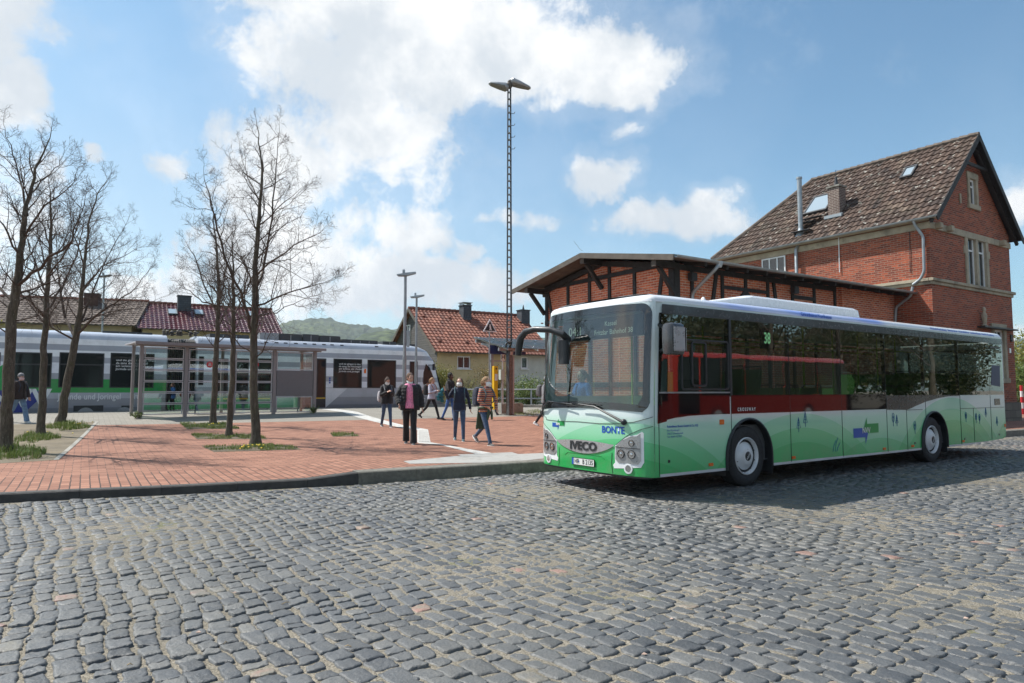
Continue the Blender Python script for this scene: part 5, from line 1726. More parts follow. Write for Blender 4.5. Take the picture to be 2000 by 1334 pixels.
 # purlins and consoles carrying the gable overhang
 for (y, sg) in ((-.02, 1), (yr, 0), (DW + .02, -1)):
  z = zt(y) - .27
  b = MB(); b.box(xo + .06, .0, y - .09, y + .09, z - .09, z + .09); pu = b.build('purlin', 'timber', root)
  b = MB(); b.box(xo + .045, xo + .06, y - .09, y + .09, z - .09, z + .09); b.build('purlin_end', 'old_wood', pu)
  b = MB(); b.beam((xo + .25, y, z - .09), (-.01, y, z - .85), .12, .12); b.build('console', 'timber', root)
 b = MB(); b.beam((-.05, 0, zt(0) - .27), (-.05, yr, zr - .27), .10, .18); b.beam((-.05, DW, zt(DW) - .27), (-.05, yr, zr - .27), .10, .18); b.build('gable_rafter', 'timber', root)
 gutter((xo + .02, -ev - .06, zt(-ev) - .03), (xe, -ev - .06, zt(-ev) - .03), .075, 'zinc', root)
 # swan-neck downpipe at the near corner
 p0 = S.px(1405, 508, y=-ev - .06);
 q0 = Vector((p0.x, -ev - .06, zt(-ev) - .09))
 p1 = S.px(1398, 525, y=-ev - .04); p2 = S.px(1352, 573, y=-.05)
 downpipe([q0, p1, p2, (p2.x, -.06, .1)], .055, 'zinc', root)
 k = MB(); k.lathe([(.06, -.12), (.10, .0), (.10, .06)], q0, (0, 0, 1), 14); k.build('gutter_outlet', 'zinc', root, smooth=True)
 downpipe([S.px(1008, 580, x=-.3), S.px(1060, 592, x=-.1)], .03, 'dark_metal', root, 'cable_arm') if False else None
 # loose wire on the roof
 w0 = S.px(1138, 490, x=-.7); w1_ = S.px(1121, 471, x=-.7)
 b = MB(); b.tube([w0, w0 + Vector((.0, .12, .06)), w1_], .006, 4); b.build('roof_wire', 'dark_metal', root)
 # timber joists laid along the house end and zinc flashing strip
 b = MB(); b.box(LX - .12, LX - .005, .4, 2.6, zt(1.2) + .04, zt(1.2) + .20);
 return S, zt, LX, DW
H_FR, H_ZC = build_house()
SH_FR, SH_ZT, SH_LX, SH_DW = build_shed(H_FR)
# ------------------------------------------------------------------ platform shelter
def build_shelter():
 a = G(272, 817); c = G(613, 806)
 F = Frame((a.x, a.y), math.degrees(math.atan2(c.y - a.y, c.x - a.x)))
 L = (c - a).xy.length
 z0 = (a.z + c.z) / 2 - .03
 root = empty('platform_shelter', F.o + Vector((0, 0, z0)), F.a, 'long glazed platform shelter with pinkish grey frame and horizontal glass strips', 'shelter')
 M['shelter_frame'] = mat('mauve_grey_frame', (.26, .225, .225), .4, var=.05)
 M['shelter_light'] = mat('pale_frame', (.50, .46, .47), .4, var=.05)
 M['shelter_glass'] = glass_mat('shelter_glass', (.84, .90, .88))
 xs = [0] + [F.px(x, 740, y=0).x for x in (363, 455, 535.5)] + [L]
 zt = F.px(272, 672, y=0).z - z0
 D = 1.35
 print('SHELTER', L, zt, xs)
 for i, x in enumerate(xs):
  b = MB(); b.box(x - .06, x + .06, -.06, .06, 0, zt - .02); b.build('post', 'shelter_frame', root)
  if i in (0, 2, 4):
   b = MB(); b.box(x - .05, x + .05, D - .05, D + .05, 0, zt + .05); b.build('post', 'shelter_frame', root)
 b = MB(); b.box(-.25, L + .30, -.35, D + .30, zt + .035, zt + .075); b.build('roof', 'shelter_light', root)
 b = MB(); b.box(-.27, L + .32, -.37, -.33, zt - .02, zt + .085); b.build('fascia', 'shelter_frame', root)
 b = MB(); b.tube([(-.2, -.02, zt - .01), (L + .25, -.02, zt - .01)], .045, 8); b.build('roof_beam', 'shelter_frame', root)
 for x in xs:
  b = MB(); b.beam((x, -.3, zt), (x, D + .2, zt + .01), .05, .05); b.build('roof_bracket', 'shelter_frame', root)
 zb_, zt_ = .10, zt - .10
 def pane(x0, x1, za, zc):
  b = MB()
  b.box(x0, x1, -.02, .02, za, za + .03); b.box(x0, x1, -.02, .02, zc - .03, zc)
  b.box(x0, x0 + .03, -.019, .019, za + .03, zc - .03); b.box(x1 - .03, x1, -.019, .019, za + .03, zc - .03)
  f_ = b.build('glass_frame', 'shelter_light', root)
  b = MB(); b.box(x0 + .03, x1 - .03, -.004, .004, za + .03, zc - .03); b.build('pane', 'shelter_glass', f_)
 for i in range(3):
  n = 6
  for k in range(n):
   h = (zt_ - zb_) / n
   pane(xs[i] + .09, xs[i + 1] - .09, zb_ + h * k + .01, zb_ + h * (k + 1) - .01)
 x0, x1 = xs[3] + .09, xs[4] - .09
 pane(x0, x1, zb_, .72)
 pane(x0, x1, 1.78, zt_)
 b = MB(); b.box(x0, x1, -.03, .03, .74, 1.76); b.build('information_panel', mat('grey_panel_back', (.17, .155, .16), .5, var=.04), root, bevel=.006)
 # end walls and one cross rail
 for x in (0, L):
  b = MB(); b.box(x - .004, x + .004, .07, D - .07, .15, zt - .12); b.build('end_pane', 'shelter_glass', root)
 # stickers: round red notices on the glass
 for px_ in (410, 500):
  q = F.px(px_, 712, y=-.03)
  b = MB(); b.lathe([(.001, 0), (.115, 0), (.115, .004), (.001, .004)], (q.x, -.012, q.z - z0), (0, -1, 0), 24)
  s_ = b.build('red_notice', mat('notice_red', (.55, .02, .03), .4, var=0), root)
  b = MB()
  for k in range(3): b.box(q.x - .06 + .01 * k, q.x + .06 - .01 * k, -.0185, -.0165, q.z - z0 - .05 + .045 * k, q.z - z0 - .03 + .045 * k)
  b.build('notice_lines', 'white_frame', s_)
 # bench inside
 b = MB(); b.box(1.9, 3.6, .75, 1.1, .42, .46)
 for x in (2.0, 3.5): b.box(x - .02, x + .02, .9, .95, 0, .42)
 bench = empty('shelter_bench', F.w((0, 0, z0)), F.a, 'dark slatted bench inside the glazed platform shelter', 'bench')
 for k in range(4):
  q = MB(); q.box(1.9, 3.6, .72 + k * .1, .80 + k * .1, .43, .46); q.build('seat_slat', 'dark_metal', bench)
 for x in (2.05, 3.45):
  q = MB(); q.box(x - .02, x + .02, .74, 1.1, .39, .43); q.box(x - .02, x + .02, .9, .94, 0, .39); q.build('leg', 'dark_metal', bench)
 # round wire litter basket behind the low pane
 q = F.px(582, 772, y=.7)
 bk = empty('litter_bin', F.w((q.x, .7, z0)), F.a, 'grey ring-topped litter bin inside the shelter behind the lowest pane', 'litter bin')
 b = MB(); b.lathe([(.001, .25), (.16, .25), (.17, .8), (.15, .8), (.145, .27), (.001, .27)], (0, 0, 0), (0, 0, 1), 20); b.build('bin_body', 'grey_metal', bk, smooth=True)
 b = MB(); b.tube([(.19 * math.cos(t), .19 * math.sin(t), .80) for t in [2 * math.pi * k / 20 for k in range(21)]], .02, 6); b.build('rim', 'shelter_light', bk, smooth=True)
 b = MB(); b.box(-.02, .02, -.02, .02, 0, .26); b.build('post', 'grey_metal', bk)
 return F
SHF = build_shelter()
# ------------------------------------------------------------------ the tall lattice floodlight mast
def build_mast():
 g = G(995, 809)
 Y = g.y + .7
 base = Vector(((994.5 - 1000) / 1333.3 * Y, Y, PZ(g.x, Y)))
 F = Frame((base.x, base.y), 10)
 root = empty('floodlight_mast', base, F.a, 'very tall dark lattice lighting mast with two wing-shaped lamps on top', 'mast')
 top = F.px(993, 172, y=0).z - base.z
 print('MAST', tuple(base), top)
 wz = lambda z: .105 - .045 * z / top
 for sx_ in (-1, 1):
  for sy_ in (-1, 1):
   b = MB(); b.beam((sx_ * wz(0), sy_ * wz(0) * .8, 0), (sx_ * wz(top), sy_ * wz(top) * .8, top), .05 if sx_ > 0 else .03, .035)
   b.build('leg', 'dark_metal', root)
 n = 46
 for k in range(n):
  z = .3 + (top - .5) * k / (n - 1)
  b = MB(); b.box(-wz(z), wz(z), -wz(z) * .8 - .02, wz(z) * .8 + .02, z - .022, z + .022); b.build('batten', 'grey_metal', root)
 b = MB(); b.box(wz(0) - .02, wz(0) + .01, -.12, .12, 0, 3.2);
 for z in (top - 1.2, top - 1.75, top - 2.3, top - 2.85):
  b = MB(); b.tube([(wz(z), 0, z), (wz(z) + .16, 0, z + .02), (wz(z) + .20, 0, z + .10)], .015, 5); b.build('step_iron', 'dark_metal', root)
 k = MB(); k.lathe([(.10, 0), (.14, .08), (.12, .22), (.05, .30)], (0, 0, top), (0, 0, 1), 12); k.sphere((0.05, 0, top + .3), (.13, .12, .09)); k.build('lamp_hub', 'old_wood', root, smooth=True)
 def wing(sg, tip):
  tip = Vector(tip); root_ = Vector((sg * .05, 0, top + (.02 if sg < 0 else .34)))
  d = tip - root_
  rings = []
  for f, w_, h_ in ((0, .13, .13), (.12, .22, .19), (.5, .19, .15), (.92, .13, .08), (1, .08, .04)):
   c = root_ + d * f
   rings.append([(c.x, c.y + w_ * math.cos(t), c.z + h_ * math.sin(t)) for t in [2 * math.pi * q / 12 for q in range(12)]])
  b = MB(); b.loft(rings); w_ = b.build('lamp_wing', 'grey_metal', root, smooth=True)
  b = MB(); b.loft([[(x, y * .96, z - .02) for x, y, z in r_] for r_ in rings[1:4]]); b.build('lamp_cover', mat('weathered_lamp_cover', (.16, .15, .12), .7, var=.4, vs=12), w_, smooth=True)
 lt = F.px(956, 158, y=.0); rt = F.px(1034, 177, y=.0)
 wing(-1, (lt.x, .25, lt.z - base.z)); wing(1, (rt.x, -.25, rt.z - base.z))
build_mast()
def street_lamp(px_, base_py, top_py, Y, label, group, left=True):
 X = (px_ - 1000) / 1333.3 * Y
 z0 = PZ(X, Y) if kd(X, Y) < 24 else .4
 F = Frame((X, Y), 5)
 root = empty('street_lamp', (X, Y, z0), F.a, label, 'street lamp', group)
 H_ = F.px(px_, top_py, y=0).z - z0
 b = MB(); b.tube([(0, 0, 0), (0, 0, H_ * .42), (0, 0, H_ * .42 + .01), (0, 0, H_)], [.085, .08, .065, .055], 14); b.build('pole', 'grey_metal', root, smooth=True)
 b = MB(); b.lathe([(.10, 0), (.10, .03), (.09, .3), (.085, .32)], (0, 0, 0), (0, 0, 1), 14); b.build('base_collar', 'grey_metal', root, smooth=True)
 b = MB(); b.loft([[(-.35, -.10, H_ - .02), (-.35, .10, H_ - .02), (-.35, .10, H_ + .01), (-.35, -.10, H_ + .01)], [(0, -.16, H_ - .05), (0, .16, H_ - .05), (0, .16, H_ + .07), (0, -.16, H_ + .07)], [(.42, -.11, H_ + .06), (.42, .11, H_ + .06), (.42, .11, H_ + .13), (.42, -.11, H_ + .13)]])
 hd = b.build('lamp_head', 'zinc', root, bevel=.01)
 b = MB(); b.box(-.30, .0, -.08, .08, H_ - .065, H_ - .045); b.build('lamp_glass', 'shelter_light', hd)
 b = MB(); b.box(-.12, -.02, -.05, .05, H_ + .06, H_ + .22); b.build('sensor_fin', 'zinc', hd, bevel=.01)
 return root, H_
r_, h_ = street_lamp(790, 812, 537, 27.5, 'taller nearer grey street lamp in front of the train nose', 'street lamps on the platform')
q = MB(); q.box(.07, .20, -.06, .06, 2.75, 3.45); q.build('loudspeaker', 'zinc', r_, bevel=.03)
street_lamp(812.5, 780, 580, 37.0, 'shorter farther grey street lamp before the slate gable', 'street lamps on the platform')
street_lamp(196.5, 780, 540, 43.0, 'pale lamp pole rising behind the train among the left trees', 'street lamps on the platform')
# ------------------------------------------------------------------ glass canopy, pillar, signs
def build_canopy():
 g = G(1000, 811)
 base = Vector(((997.5 - 1000) / 1333.3 * g.y, g.y, g.z))
 F = Frame((base.x, base.y), 33.6)
 root = empty('glass_canopy', base, F.a, 'angled glass bus stop canopy on a square grey steel pillar', 'canopy')
 Hc = F.px(995, 684, y=0).z - base.z
 b = MB(); b.box(-.16, .02, -.12, .12, 0, Hc); b.build('pillar', 'grey_band', root, bevel=.01)
 b = MB(); b.box(.02, .10, -.13, .13, 0, Hc - .25); b.build('pillar', 'grey_metal', root, bevel=.008)
 b = MB(); b.box(-.22, .16, -.20, .20, -.02, .03); b.build('base_plate', 'dark_metal', root, bevel=.005)
 P = lambda x, y: F.px(x, y, x=0)
 # main spine runs along v (towards far-left), ribs run along u
 A_ = F.px(925, 661, y=-1.1) ;
 def rp(u, v): return Vector((u, v, Hc + .10 + .24 * v))
 y0, y1, x0, x1 = -.25, 2.35, -.55, 3.9
 for v in (y0 + .35, y1 - .35):
  b = MB(); b.beam(rp(x0, v) - Vector((0, 0, .09)), rp(x1, v) - Vector((0, 0, .09)), .09, .14); b.build('spine_beam', 'old_wood' if v < 0 else 'grey_metal', root)
 b = MB(); b.beam(rp(-.05, y0 + .1) - Vector((0, 0, .2)), rp(-.05, y1 - .1) - Vector((0, 0, .2)), .14, .14); b.build('cross_beam', 'grey_metal', root)
 u = x0 + .2
 while u < x1:
  b = MB(); b.tube([rp(u, y0 - .1) - Vector((0, 0, .015)), rp(u, y1 + .1) - Vector((0, 0, .015))], .032, 8)
  rb = b.build('rib', 'grey_metal', root, smooth=True)
  for v in (y0 + .3, 1.0, y1 - .3):
   q = MB(); q.sphere(rp(u, v) + Vector((0, 0, .03)), .045, 8, 5); q.build('glass_clamp', 'chrome', rb, smooth=True)
  u += .78
 u = x0
 M['canopy_glass'] = glass_mat('canopy_glass', (.50, .48, .40), rough=.15, mirror=.0, fk=.35)
 while u < x1 - .2:
  b = MB(); vs = [rp(u + .01, y0) + Vector((0, 0, .04)), rp(u + .77, y0) + Vector((0, 0, .04)), rp(u + .77, y1) + Vector((0, 0, .04)), rp(u + .01, y1) + Vector((0, 0, .04))]
  b.prism(vs, (0, 0, .012)); b.build('glass_sheet', 'canopy_glass', root)
  u += .78
 # second pillar further right
 b = MB(); b.box(3.0, 3.16, -.1, .1, 0, Hc); b.build('pillar', 'grey_band', root, bevel=.01)
 # blue station sign board under the canopy
 a = F.px(955, 689, y=.6); c = F.px(1008, 677, y=.6)
 sg = empty('station_name_board', base, F.a, 'dark blue horizontal sign board hanging under the glass canopy', 'sign')
 b = MB(); b.box(a.x, c.x + .5, .56, .64, F.px(957, 691, y=.6).z - base.z, F.px(957, 674, y=.6).z - base.z); b.build('board', mat('sign_navy', (.015, .028, .11), .4, var=.03), sg, bevel=.008)
 for x in (a.x + .2, c.x + .2):
  q = MB(); q.box(x - .02, x + .02, .58, .62, F.px(957, 674, y=.6).z - base.z, Hc + .2); q.build('hanger', 'grey_metal', sg)
 # triangular sign above the canopy
 tz = F.px(957, 623, y=.2).z - base.z; tb = F.px(957, 648, y=.2).z - base.z; tx = F.px(957, 640, y=.2).x
 hw = abs(F.px(971, 648, y=.2).x - F.px(943, 648, y=.2).x) / 2 * .95
 ts = empty('triangle_sign', base, F.a, 'black and white triangular track crossing sign standing above the canopy edge', 'sign')
 b = MB(); b.prism([(tx - hw, .2, tb), (tx + hw, .2, tb), (tx, .2, tz)], (0, .02, 0)); b.build('sign_plate', 'white_paint', ts)
 hh = tz - tb
 b = MB(); b.prism([(tx - hw * .78, .194, tb + hh * .07), (tx + hw * .78, .194, tb + hh * .07), (tx, .194, tz - hh * .15)], (0, .005, 0)); pf = b.build('sign_face', 'black_plastic', ts)
 b = MB(); b.sphere((tx, .19, tb + hh * .52), (.035, .004, .04), 10, 6); b.build('walker_symbol', 'white_frame', pf)
 b = MB(); b.prism([(tx - .05, .19, tb + hh * .12), (tx - .01, .19, tb + hh * .25), (tx - .05, .19, tb + hh * .44), (tx + .04, .19, tb + hh * .46), (tx + .05, .19, tb + hh * .3), (tx + .08, .19, tb + hh * .12), (tx + .03, .19, tb + hh * .12), (tx + .01, .19, tb + hh * .2), (tx - .01, .19, tb + hh * .12)], (0, -.002, 0)); b.build('walker_symbol', 'white_frame', pf)
 b = MB(); b.tube([(tx, .24, 0), (tx, .24, tb + .05)], .03, 8); b.build('post', 'grey_metal', ts, smooth=True)
 # bus stop H sign and pole
 hs = empty('bus_stop_sign', base, F.a, 'small white bus stop sign with a black H between canopy pillar and yellow post', 'sign')
 q0 = F.px(986, 705, y=.9); z0_, z1_ = F.px(982, 704.5, y=.9).z - base.z, F.px(982, 691.5, y=.9).z - base.z
 q1 = F.px(978.5, 700, y=.9);
 b = MB(); b.box(q1.x, q0.x, .88, .92, z0_, z1_); b.build('sign_plate', 'white_paint', hs, bevel=.004)
 cx = (q1.x + q0.x) / 2; w2 = (q0.x - q1.x) / 2
 lettering('H', (z1_ - z0_) * .95, 'plate_black', hs, lambda u_, v_: (cx + u_, .876, (z0_ + z1_) / 2 + v_), bold=.006)
 b = MB(); b.tube([(cx + .02, .95, 0), (cx + .02, .95, z1_ + .1)], .035, 8); b.build('post', 'white_frame', hs, smooth=True)
 # grey info column with blue side, yellow validator, small white cabinet
 def column(px0, px1, py0, py1, y_, m, name, label, cat, dep=.14):
  a_ = F.px(px0, py1, y=y_); c_ = F.px(px1, py0, y=y_)
  e = empty(name, base, F.a, label, cat)
  b_ = MB(); b_.box(a_.x, c_.x, y_ - dep / 2, y_ + dep / 2, max(0, a_.z - base.z), c_.z - base.z); b_.build('body', m, e, bevel=.015)
  return e, a_, c_
 e, a_, c_ = column(963, 970.5, 715, 800, .6, mat('validator_yellow', (.72, .42, .01), .4, var=.04), 'ticket_validator', 'bright yellow ticket validator column beside the canopy pillar', 'ticket machine', .18)
 b = MB(); b.sphere(((a_.x + c_.x) / 2, .50, c_.z - base.z - .12), (.035, .02, .035), 10, 6); b.build('slot', 'black_plastic', e)
 b = MB(); b.box(a_.x + .03, c_.x - .03, .500, .506, c_.z - base.z - .62, c_.z - base.z - .34); b.build('label_plate', 'white_frame', e)
 e, a_, c_ = column(957.5, 963, 690, 800, 1.0, 'zinc', 'sign_pole', 'tall blue grey pole under the dark blue sign board', 'pole', .12)
 b = MB(); b.box(a_.x - .05, c_.x + .9, .98, 1.02, 2.3, 2.36); b.build('cross_arm', 'grey_metal', e)
 e, a_, c_ = column(976, 984, 722, 742, .9, mat('cabinet_green_white', (.50, .56, .52), .5, var=.04), 'wall_cabinet', 'pale green grey cabinet mounted on a post by the pillar', 'cabinet', .2)
 b = MB(); b.box((a_.x + c_.x) / 2 - .02, (a_.x + c_.x) / 2 + .02, .88, .92, 0, a_.z - base.z + .05); b.build('post', 'grey_metal', e)
 # stone trough / bench base
 st = empty('stone_trough', base + Vector((0, 0, .0)), F.a, 'low weathered stone block trough behind the canopy pillar', 'trough')
 a_ = F.px(975, 806, y=1.1); c_ = F.px(1018, 787, y=1.1)
 b = MB(); b.box(a_.x, c_.x, .9, 1.9, -.02, c_.z - base.z); b.build('block', 'concrete', st, bevel=.04)
 b = MB(); b.tube([(a_.x + .35 + .28 * math.cos(t), 1.3, c_.z - base.z + .02 + .28 * math.sin(t)) for t in [math.pi * k / 12 for k in range(13)]], .025, 6); b.build('ring_handle', 'dark_metal', st, smooth=True)
 return F, base
CF, CB = build_canopy()
# ------------------------------------------------------------------ railing beyond the track
def build_railing():
 Y0 = 38.0
 zg = .42
 def P(px_, Y): return Vector(((px_ - 1000) / 1333.3 * Y, Y, zg))
 a, c = P(895, 39.5), P(1075, 37.5)
 d = c - a; L = d.length
 root = empty('railing', a, math.atan2(d.y, d.x), 'grey tubular steel railing beyond the platform in front of the shrubs', 'railing')
 for z in (1.12, .62):
  b = MB(); b.tube([(0, 0, z), (L, 0, z)], .035, 8); b.build('rail', 'grey_metal', root, smooth=True)
 n = 5
 for k in range(n + 1):
  b = MB(); b.box(L * k / n - .035, L * k / n + .035, -.035, .035, 0, 1.12); b.build('post', 'zinc', root)
 k = MB(); k.box(-2, L + 3, -1.6, -1.1, -.1, .30); k.build('kerb_wall', 'concrete', root, bevel=.02)
build_railing()
# ------------------------------------------------------------------ houses beyond the track
def far_house(name, label, px_ridge, px_eave, Y0, Y1, wallm, roofm, depth, tw=.30, th=.36, base_z=.35, gable='none', seed=1, roofbump=None):
 """front eave from px_eave[0] (depth Y0) to px_eave[1] (depth Y1); ridge height from px_ridge"""
 (ex0, ey0), (ex1, ey1) = px_eave
 X0 = (ex0 - 1000) / 1333.3 * Y0; X1 = (ex1 - 1000) / 1333.3 * Y1
 F = Frame((X0, Y0), math.degrees(math.atan2(Y1 - Y0, X1 - X0)))
 L = math.hypot(X1 - X0, Y1 - Y0)
 root = empty(name, F.o + Vector((0, 0, base_z)), F.a, label, 'house')
 ze = F.px(ex0, ey0, y=0).z - base_z
 yr = depth / 2
 zr = F.px(px_ridge[0], px_ridge[1], y=yr).z - base_z
 print(name, 'L', L, 'eave', ze, 'ridge', zr)
 ov = .45
 sl = (zr - ze) / (yr + 0)
 zw = ze + ov * sl - .1
 return F, root, L, ze, zr, yr, ov, sl, zw, base_z
def finish_house(h, wallm, roofm, depth, windows=(), seed=1, split=None, wallm2=None):
 F, root, L, ze, zr, yr, ov, sl, zw, bz = h
 SL = math.hypot(yr, zr - ze); cb, sb_ = yr / SL, (zr - ze) / SL
 holes = []
 for (x0, x1, z0, z1) in windows: holes.append([(x0, z0), (x1, z0), (x1, z1), (x0, z1)])
 g = .35
 if split:
  wall([(g, -.4), (split, -.4), (split, zw), (g, zw)], [h_ for h_ in holes if h_[0][0] < split], lambda u, v: (u, ov, v), wallm, root)
  wall([(split, -.4), (L - g, -.4), (L - g, zw), (split, zw)], [h_ for h_ in holes if h_[0][0] >= split], lambda u, v: (u, ov + .02, v), wallm2, root)
 else:
  wall([(g, -.4), (L - g, -.4), (L - g, zw), (g, zw)], holes, lambda u, v: (u, ov, v), wallm, root)
 for x, m_ in ((g, M.get('slate_gable', wallm)), (L - g, wallm)):
  wall([(ov, -.4), (depth - ov, -.4), (depth - ov, zw), (yr, zr - .1), (ov, zw)], [], lambda u, v: (x, u, v), m_ if h[-1] is not None else wallm, root, 'gable_wall')
 wall([(g, -.4), (L - g, -.4), (L - g, zw), (g, zw)], [], lambda u, v: (u, depth - ov, v), wallm, root)
 for (x0, x1, z0, z1) in windows:
  window(root, (x0, ov, z0), (1, 0, 0), (0, 0, 1), x1 - x0, z1 - z0, (0, -1, 0), bars=(.5,) if x1 - x0 > .9 else (), inset=.08, fw=.08)
  b = MB(); b.box(x0 - .05, x1 + .05, ov - .10, ov - .0, z0 - .07, z0 - .003); b.build('sill', 'white_frame', root)
 tile_roof('roof', (0, 0, ze), (1, 0, 0), (0, cb, sb_), [(0, 0), (L, 0), (L, SL), (0, SL)], .30, .36, roofm, root, amp=.03, step=.035, seed=seed)
 tile_roof('roof', (0, depth, ze), (1, 0, 0), (0, -cb, sb_), [(0, 0), (L, 0), (L, SL), (0, SL)], .30, .36, roofm, root, amp=.03, step=.035, seed=seed + 1)
 b = MB()
 n = int(L / .4)
 for k in range(n): b.tube([(L * k / n, yr, zr + .02), (L * (k + 1) / n + .02, yr, zr + .04)], [.11, .125], 6)
 b.build('ridge_tiles', roofm if False else M['far_ridge'], root)
 gutter((0, -.06, ze - .02), (L, -.06, ze - .02), .07, 'old_wood', root)
 for x in (.0, L):
  for (ya, yb) in ((0, yr), (depth, yr)):
   b = MB(); b.beam((x, ya, ze - .08), (x, yb, zr - .08), .04, .2, up=(0, 0, 1)); b.build('verge_board', 'old_wood', root)
def add_chimney(h, px0, px1, pytop, yfrac, m, cap=True, off=0.0):
 F, root, L, ze, zr, yr, ov, sl, zw, bz = h
 y = yr * yfrac
 a = F.px(px0, pytop, y=y); c = F.px(px1, pytop, y=y)
 w_ = c.x - a.x
 b = MB(); b.box(a.x, c.x, y - .35, y + .35, ze + y * sl - .5, a.z - bz - .06)
 ch = b.build('chimney', m, root)
 b = MB(); b.box(a.x - .05, c.x + .05, y - .40, y + .40, a.z - bz - .06, a.z - bz); b.build('chimney_cap', 'dark_metal', ch)
 return ch, a, c, y
def build_far_houses():
 M['far_ridge'] = mat('far_ridge_tile', (.20, .08, .055), .8, var=.3)
 M['tiles_red'] = attr_mat('red_roof_tiles', [(0, (.12, .042, .028, 1)), (.5, (.22, .075, .045, 1)), (1, (.34, .13, .08, 1))], rough=.7, bump=.004, extra=lichen2)
 M['tiles_plum'] = attr_mat('glazed_plum_tiles', [(0, (.050, .012, .018, 1)), (.5, (.085, .02, .028, 1)), (1, (.13, .035, .04, 1))], rough=.28, bump=0)
 M['tiles_grey'] = attr_mat('weathered_roof_tiles', [(0, (.07, .05, .042, 1)), (.5, (.12, .088, .072, 1)), (1, (.19, .15, .125, 1))], rough=.8, bump=.004)
 M['render_cream'] = mat('cream_render', (.56, .44, .26), .9, var=.1, vs=1.5, bump=.005, bs=60, dirt=(.40, .32, .2, 1), ds=.7)
 M['render_white'] = mat('white_render', (.50, .51, .48), .9, var=.1, vs=2, bump=.02, bs=30)
 M['slate_cladding'] = brick_mat('slate_cladding', s2l(96, 92, 90), s2l(82, 79, 78), s2l(54, 52, 52), bw=6.0, bh=.16, mw=.012, bumpd=.02)
 M['slate_chimney'] = brick_mat('slate_chimney', s2l(78, 84, 90), s2l(60, 66, 72), s2l(40, 44, 48), bw=.25, bh=.16, mw=.01)
 M['slate_gable'] = M['slate_cladding']
 # red roofed house right of centre
 h = far_house('red_roof_house', 'cream and white house with a red tiled roof and slate gable behind the shrubs', (815, 603), ((850, 686), (1085, 690)), 44, 49.0, None, None, 9.0)
 F, root, L, ze, zr, yr, ov, sl, zw, bz = h
 z = lambda py, px_: F.px(px_, py, y=ov).z - bz
 x = lambda px_: F.px(px_, 700, y=ov).x
 wins = [(x(893), x(919), z(720, 905), z(695.5, 905)), (x(1018), x(1031), z(720, 1023), z(697, 1023))]
 # photograph: ridge starts left of the eave corner, so the roof is pulled out to the left
 finish_house(h, 'render_cream', 'tiles_red', 9.0, wins, seed=11, split=x(1003), wallm2='render_white')
 ch, a, c, y = add_chimney(h, 901, 916.5, 596, .86, 'slate_chimney')
 b = MB(); b.box(a.x - .08, c.x + .08, y - .42, y + .42, a.z - bz + .16, a.z - bz + .20)
 for s_ in (a.x, c.x - .06): b.box(s_, s_ + .06, y - .3, y + .3, a.z - bz, a.z - bz + .16)
 b.build('chimney_hood', 'zinc', ch)
 ch, a, c, y = add_chimney(h, 1014, 1030, 605, .86, 'slate_chimney')
 b = MB(); b.lathe([(.10, 0), (.06, .2), (.02, .4)], ((a.x + c.x) / 2, y, a.z - bz), (0, 0, 1), 10); b.build('chimney_pot', 'dark_metal', ch)
 wq = window(root, (.35, yr + 1.2, zw + .4), (0, -1, 0), (0, 0, 1), .9, 1.5, (-1, 0, 0), bars=(.5,), inset=-.02)
 for k in range(7):
  xx = .8 + k * 2.0
  for f_ in (.22, .80):
   p_ = Vector((xx, yr * f_, ze + yr * f_ * sl + .06))
   q = MB(); q.sphere(p_, (.13, .10, .06), 8, 5); q.build('roof_vent', 'far_ridge', root)
 # low plum-tiled house on the left
 M['slate_gable'] = M['render_cream']
 h = far_house('plum_roof_house', 'cream house with a shiny plum coloured tiled roof and three roof windows behind the train', (268, 590), ((265, 640), (551, 647)), 47, 52, None, None, 8.6)
 F, root, L, ze, zr, yr, ov, sl, zw, bz = h
 finish_house(h, 'render_cream', 'tiles_plum', 8.6, [], seed=21)
 add_chimney(h, 347, 373, 577, .8, 'slate_chimney')
 def rw(px_, py, w_, hh):
  d = ray(px_, py); o = CAMP - F.o - Vector((0, 0, bz))
  n = Vector((0, 0, 1)) * yr - F.uy * (zr - ze)
  p0 = Vector((0, 0, ze))
  t = (p0 - o).dot(n) / d.dot(n)
  q_ = o + d * t
  X, Y = q_.dot(F.ux), q_.dot(F.uy)
  SLn = math.hypot(yr, zr - ze); cb, sb_ = yr / SLn, (zr - ze) / SLn
  def A_(a, b_, o_): return Vector((X + a, Y + b_ * cb - o_ * sb_, ze + Y * sl + b_ * sb_ + o_ * cb))
  b = MB()
  def slab(a0, a1, b0, b1, o0, o1):
   vs = [A_(a0, b0, o0), A_(a1, b0, o0), A_(a1, b1, o0), A_(a0, b1, o0), A_(a0, b0, o1), A_(a1, b0, o1), A_(a1, b1, o1), A_(a0, b1, o1)]
   b.add(vs, [(0, 3, 2, 1), (4, 5, 6, 7), (0, 1, 5, 4), (1, 2, 6, 5), (2, 3, 7, 6), (3, 0, 4, 7)])
  slab(-w_ / 2, w_ / 2, -hh / 2, hh / 2, 0, .13); fr = b.build('skylight', 'dark_metal', root)
  b = MB(); slab(-w_ / 2 + .06, w_ / 2 - .06, -hh / 2 + .06, hh / 2 - .06, .131, .14); b.build('pane', 'sky_pane', fr)
 rw(337, 611, .66, .95); rw(388, 612, .66, .95); rw(488, 615, .66, .95)
 # long weathered roof at the far left
 h = far_house('grey_roof_house', 'long tan house with a weathered grey brown tiled roof at the far left', (262, 588), ((-260, 622), (262, 634)), 42.5, 47, None, None, 8.2)
 F, root, L, ze, zr, yr, ov, sl, zw, bz = h
 M['slate_gable'] = M['render_cream']
 finish_house(h, mat('tan_render', (.42, .33, .22), .9, var=.1, vs=1.5), 'tiles_grey', 8.2, [], seed=31)
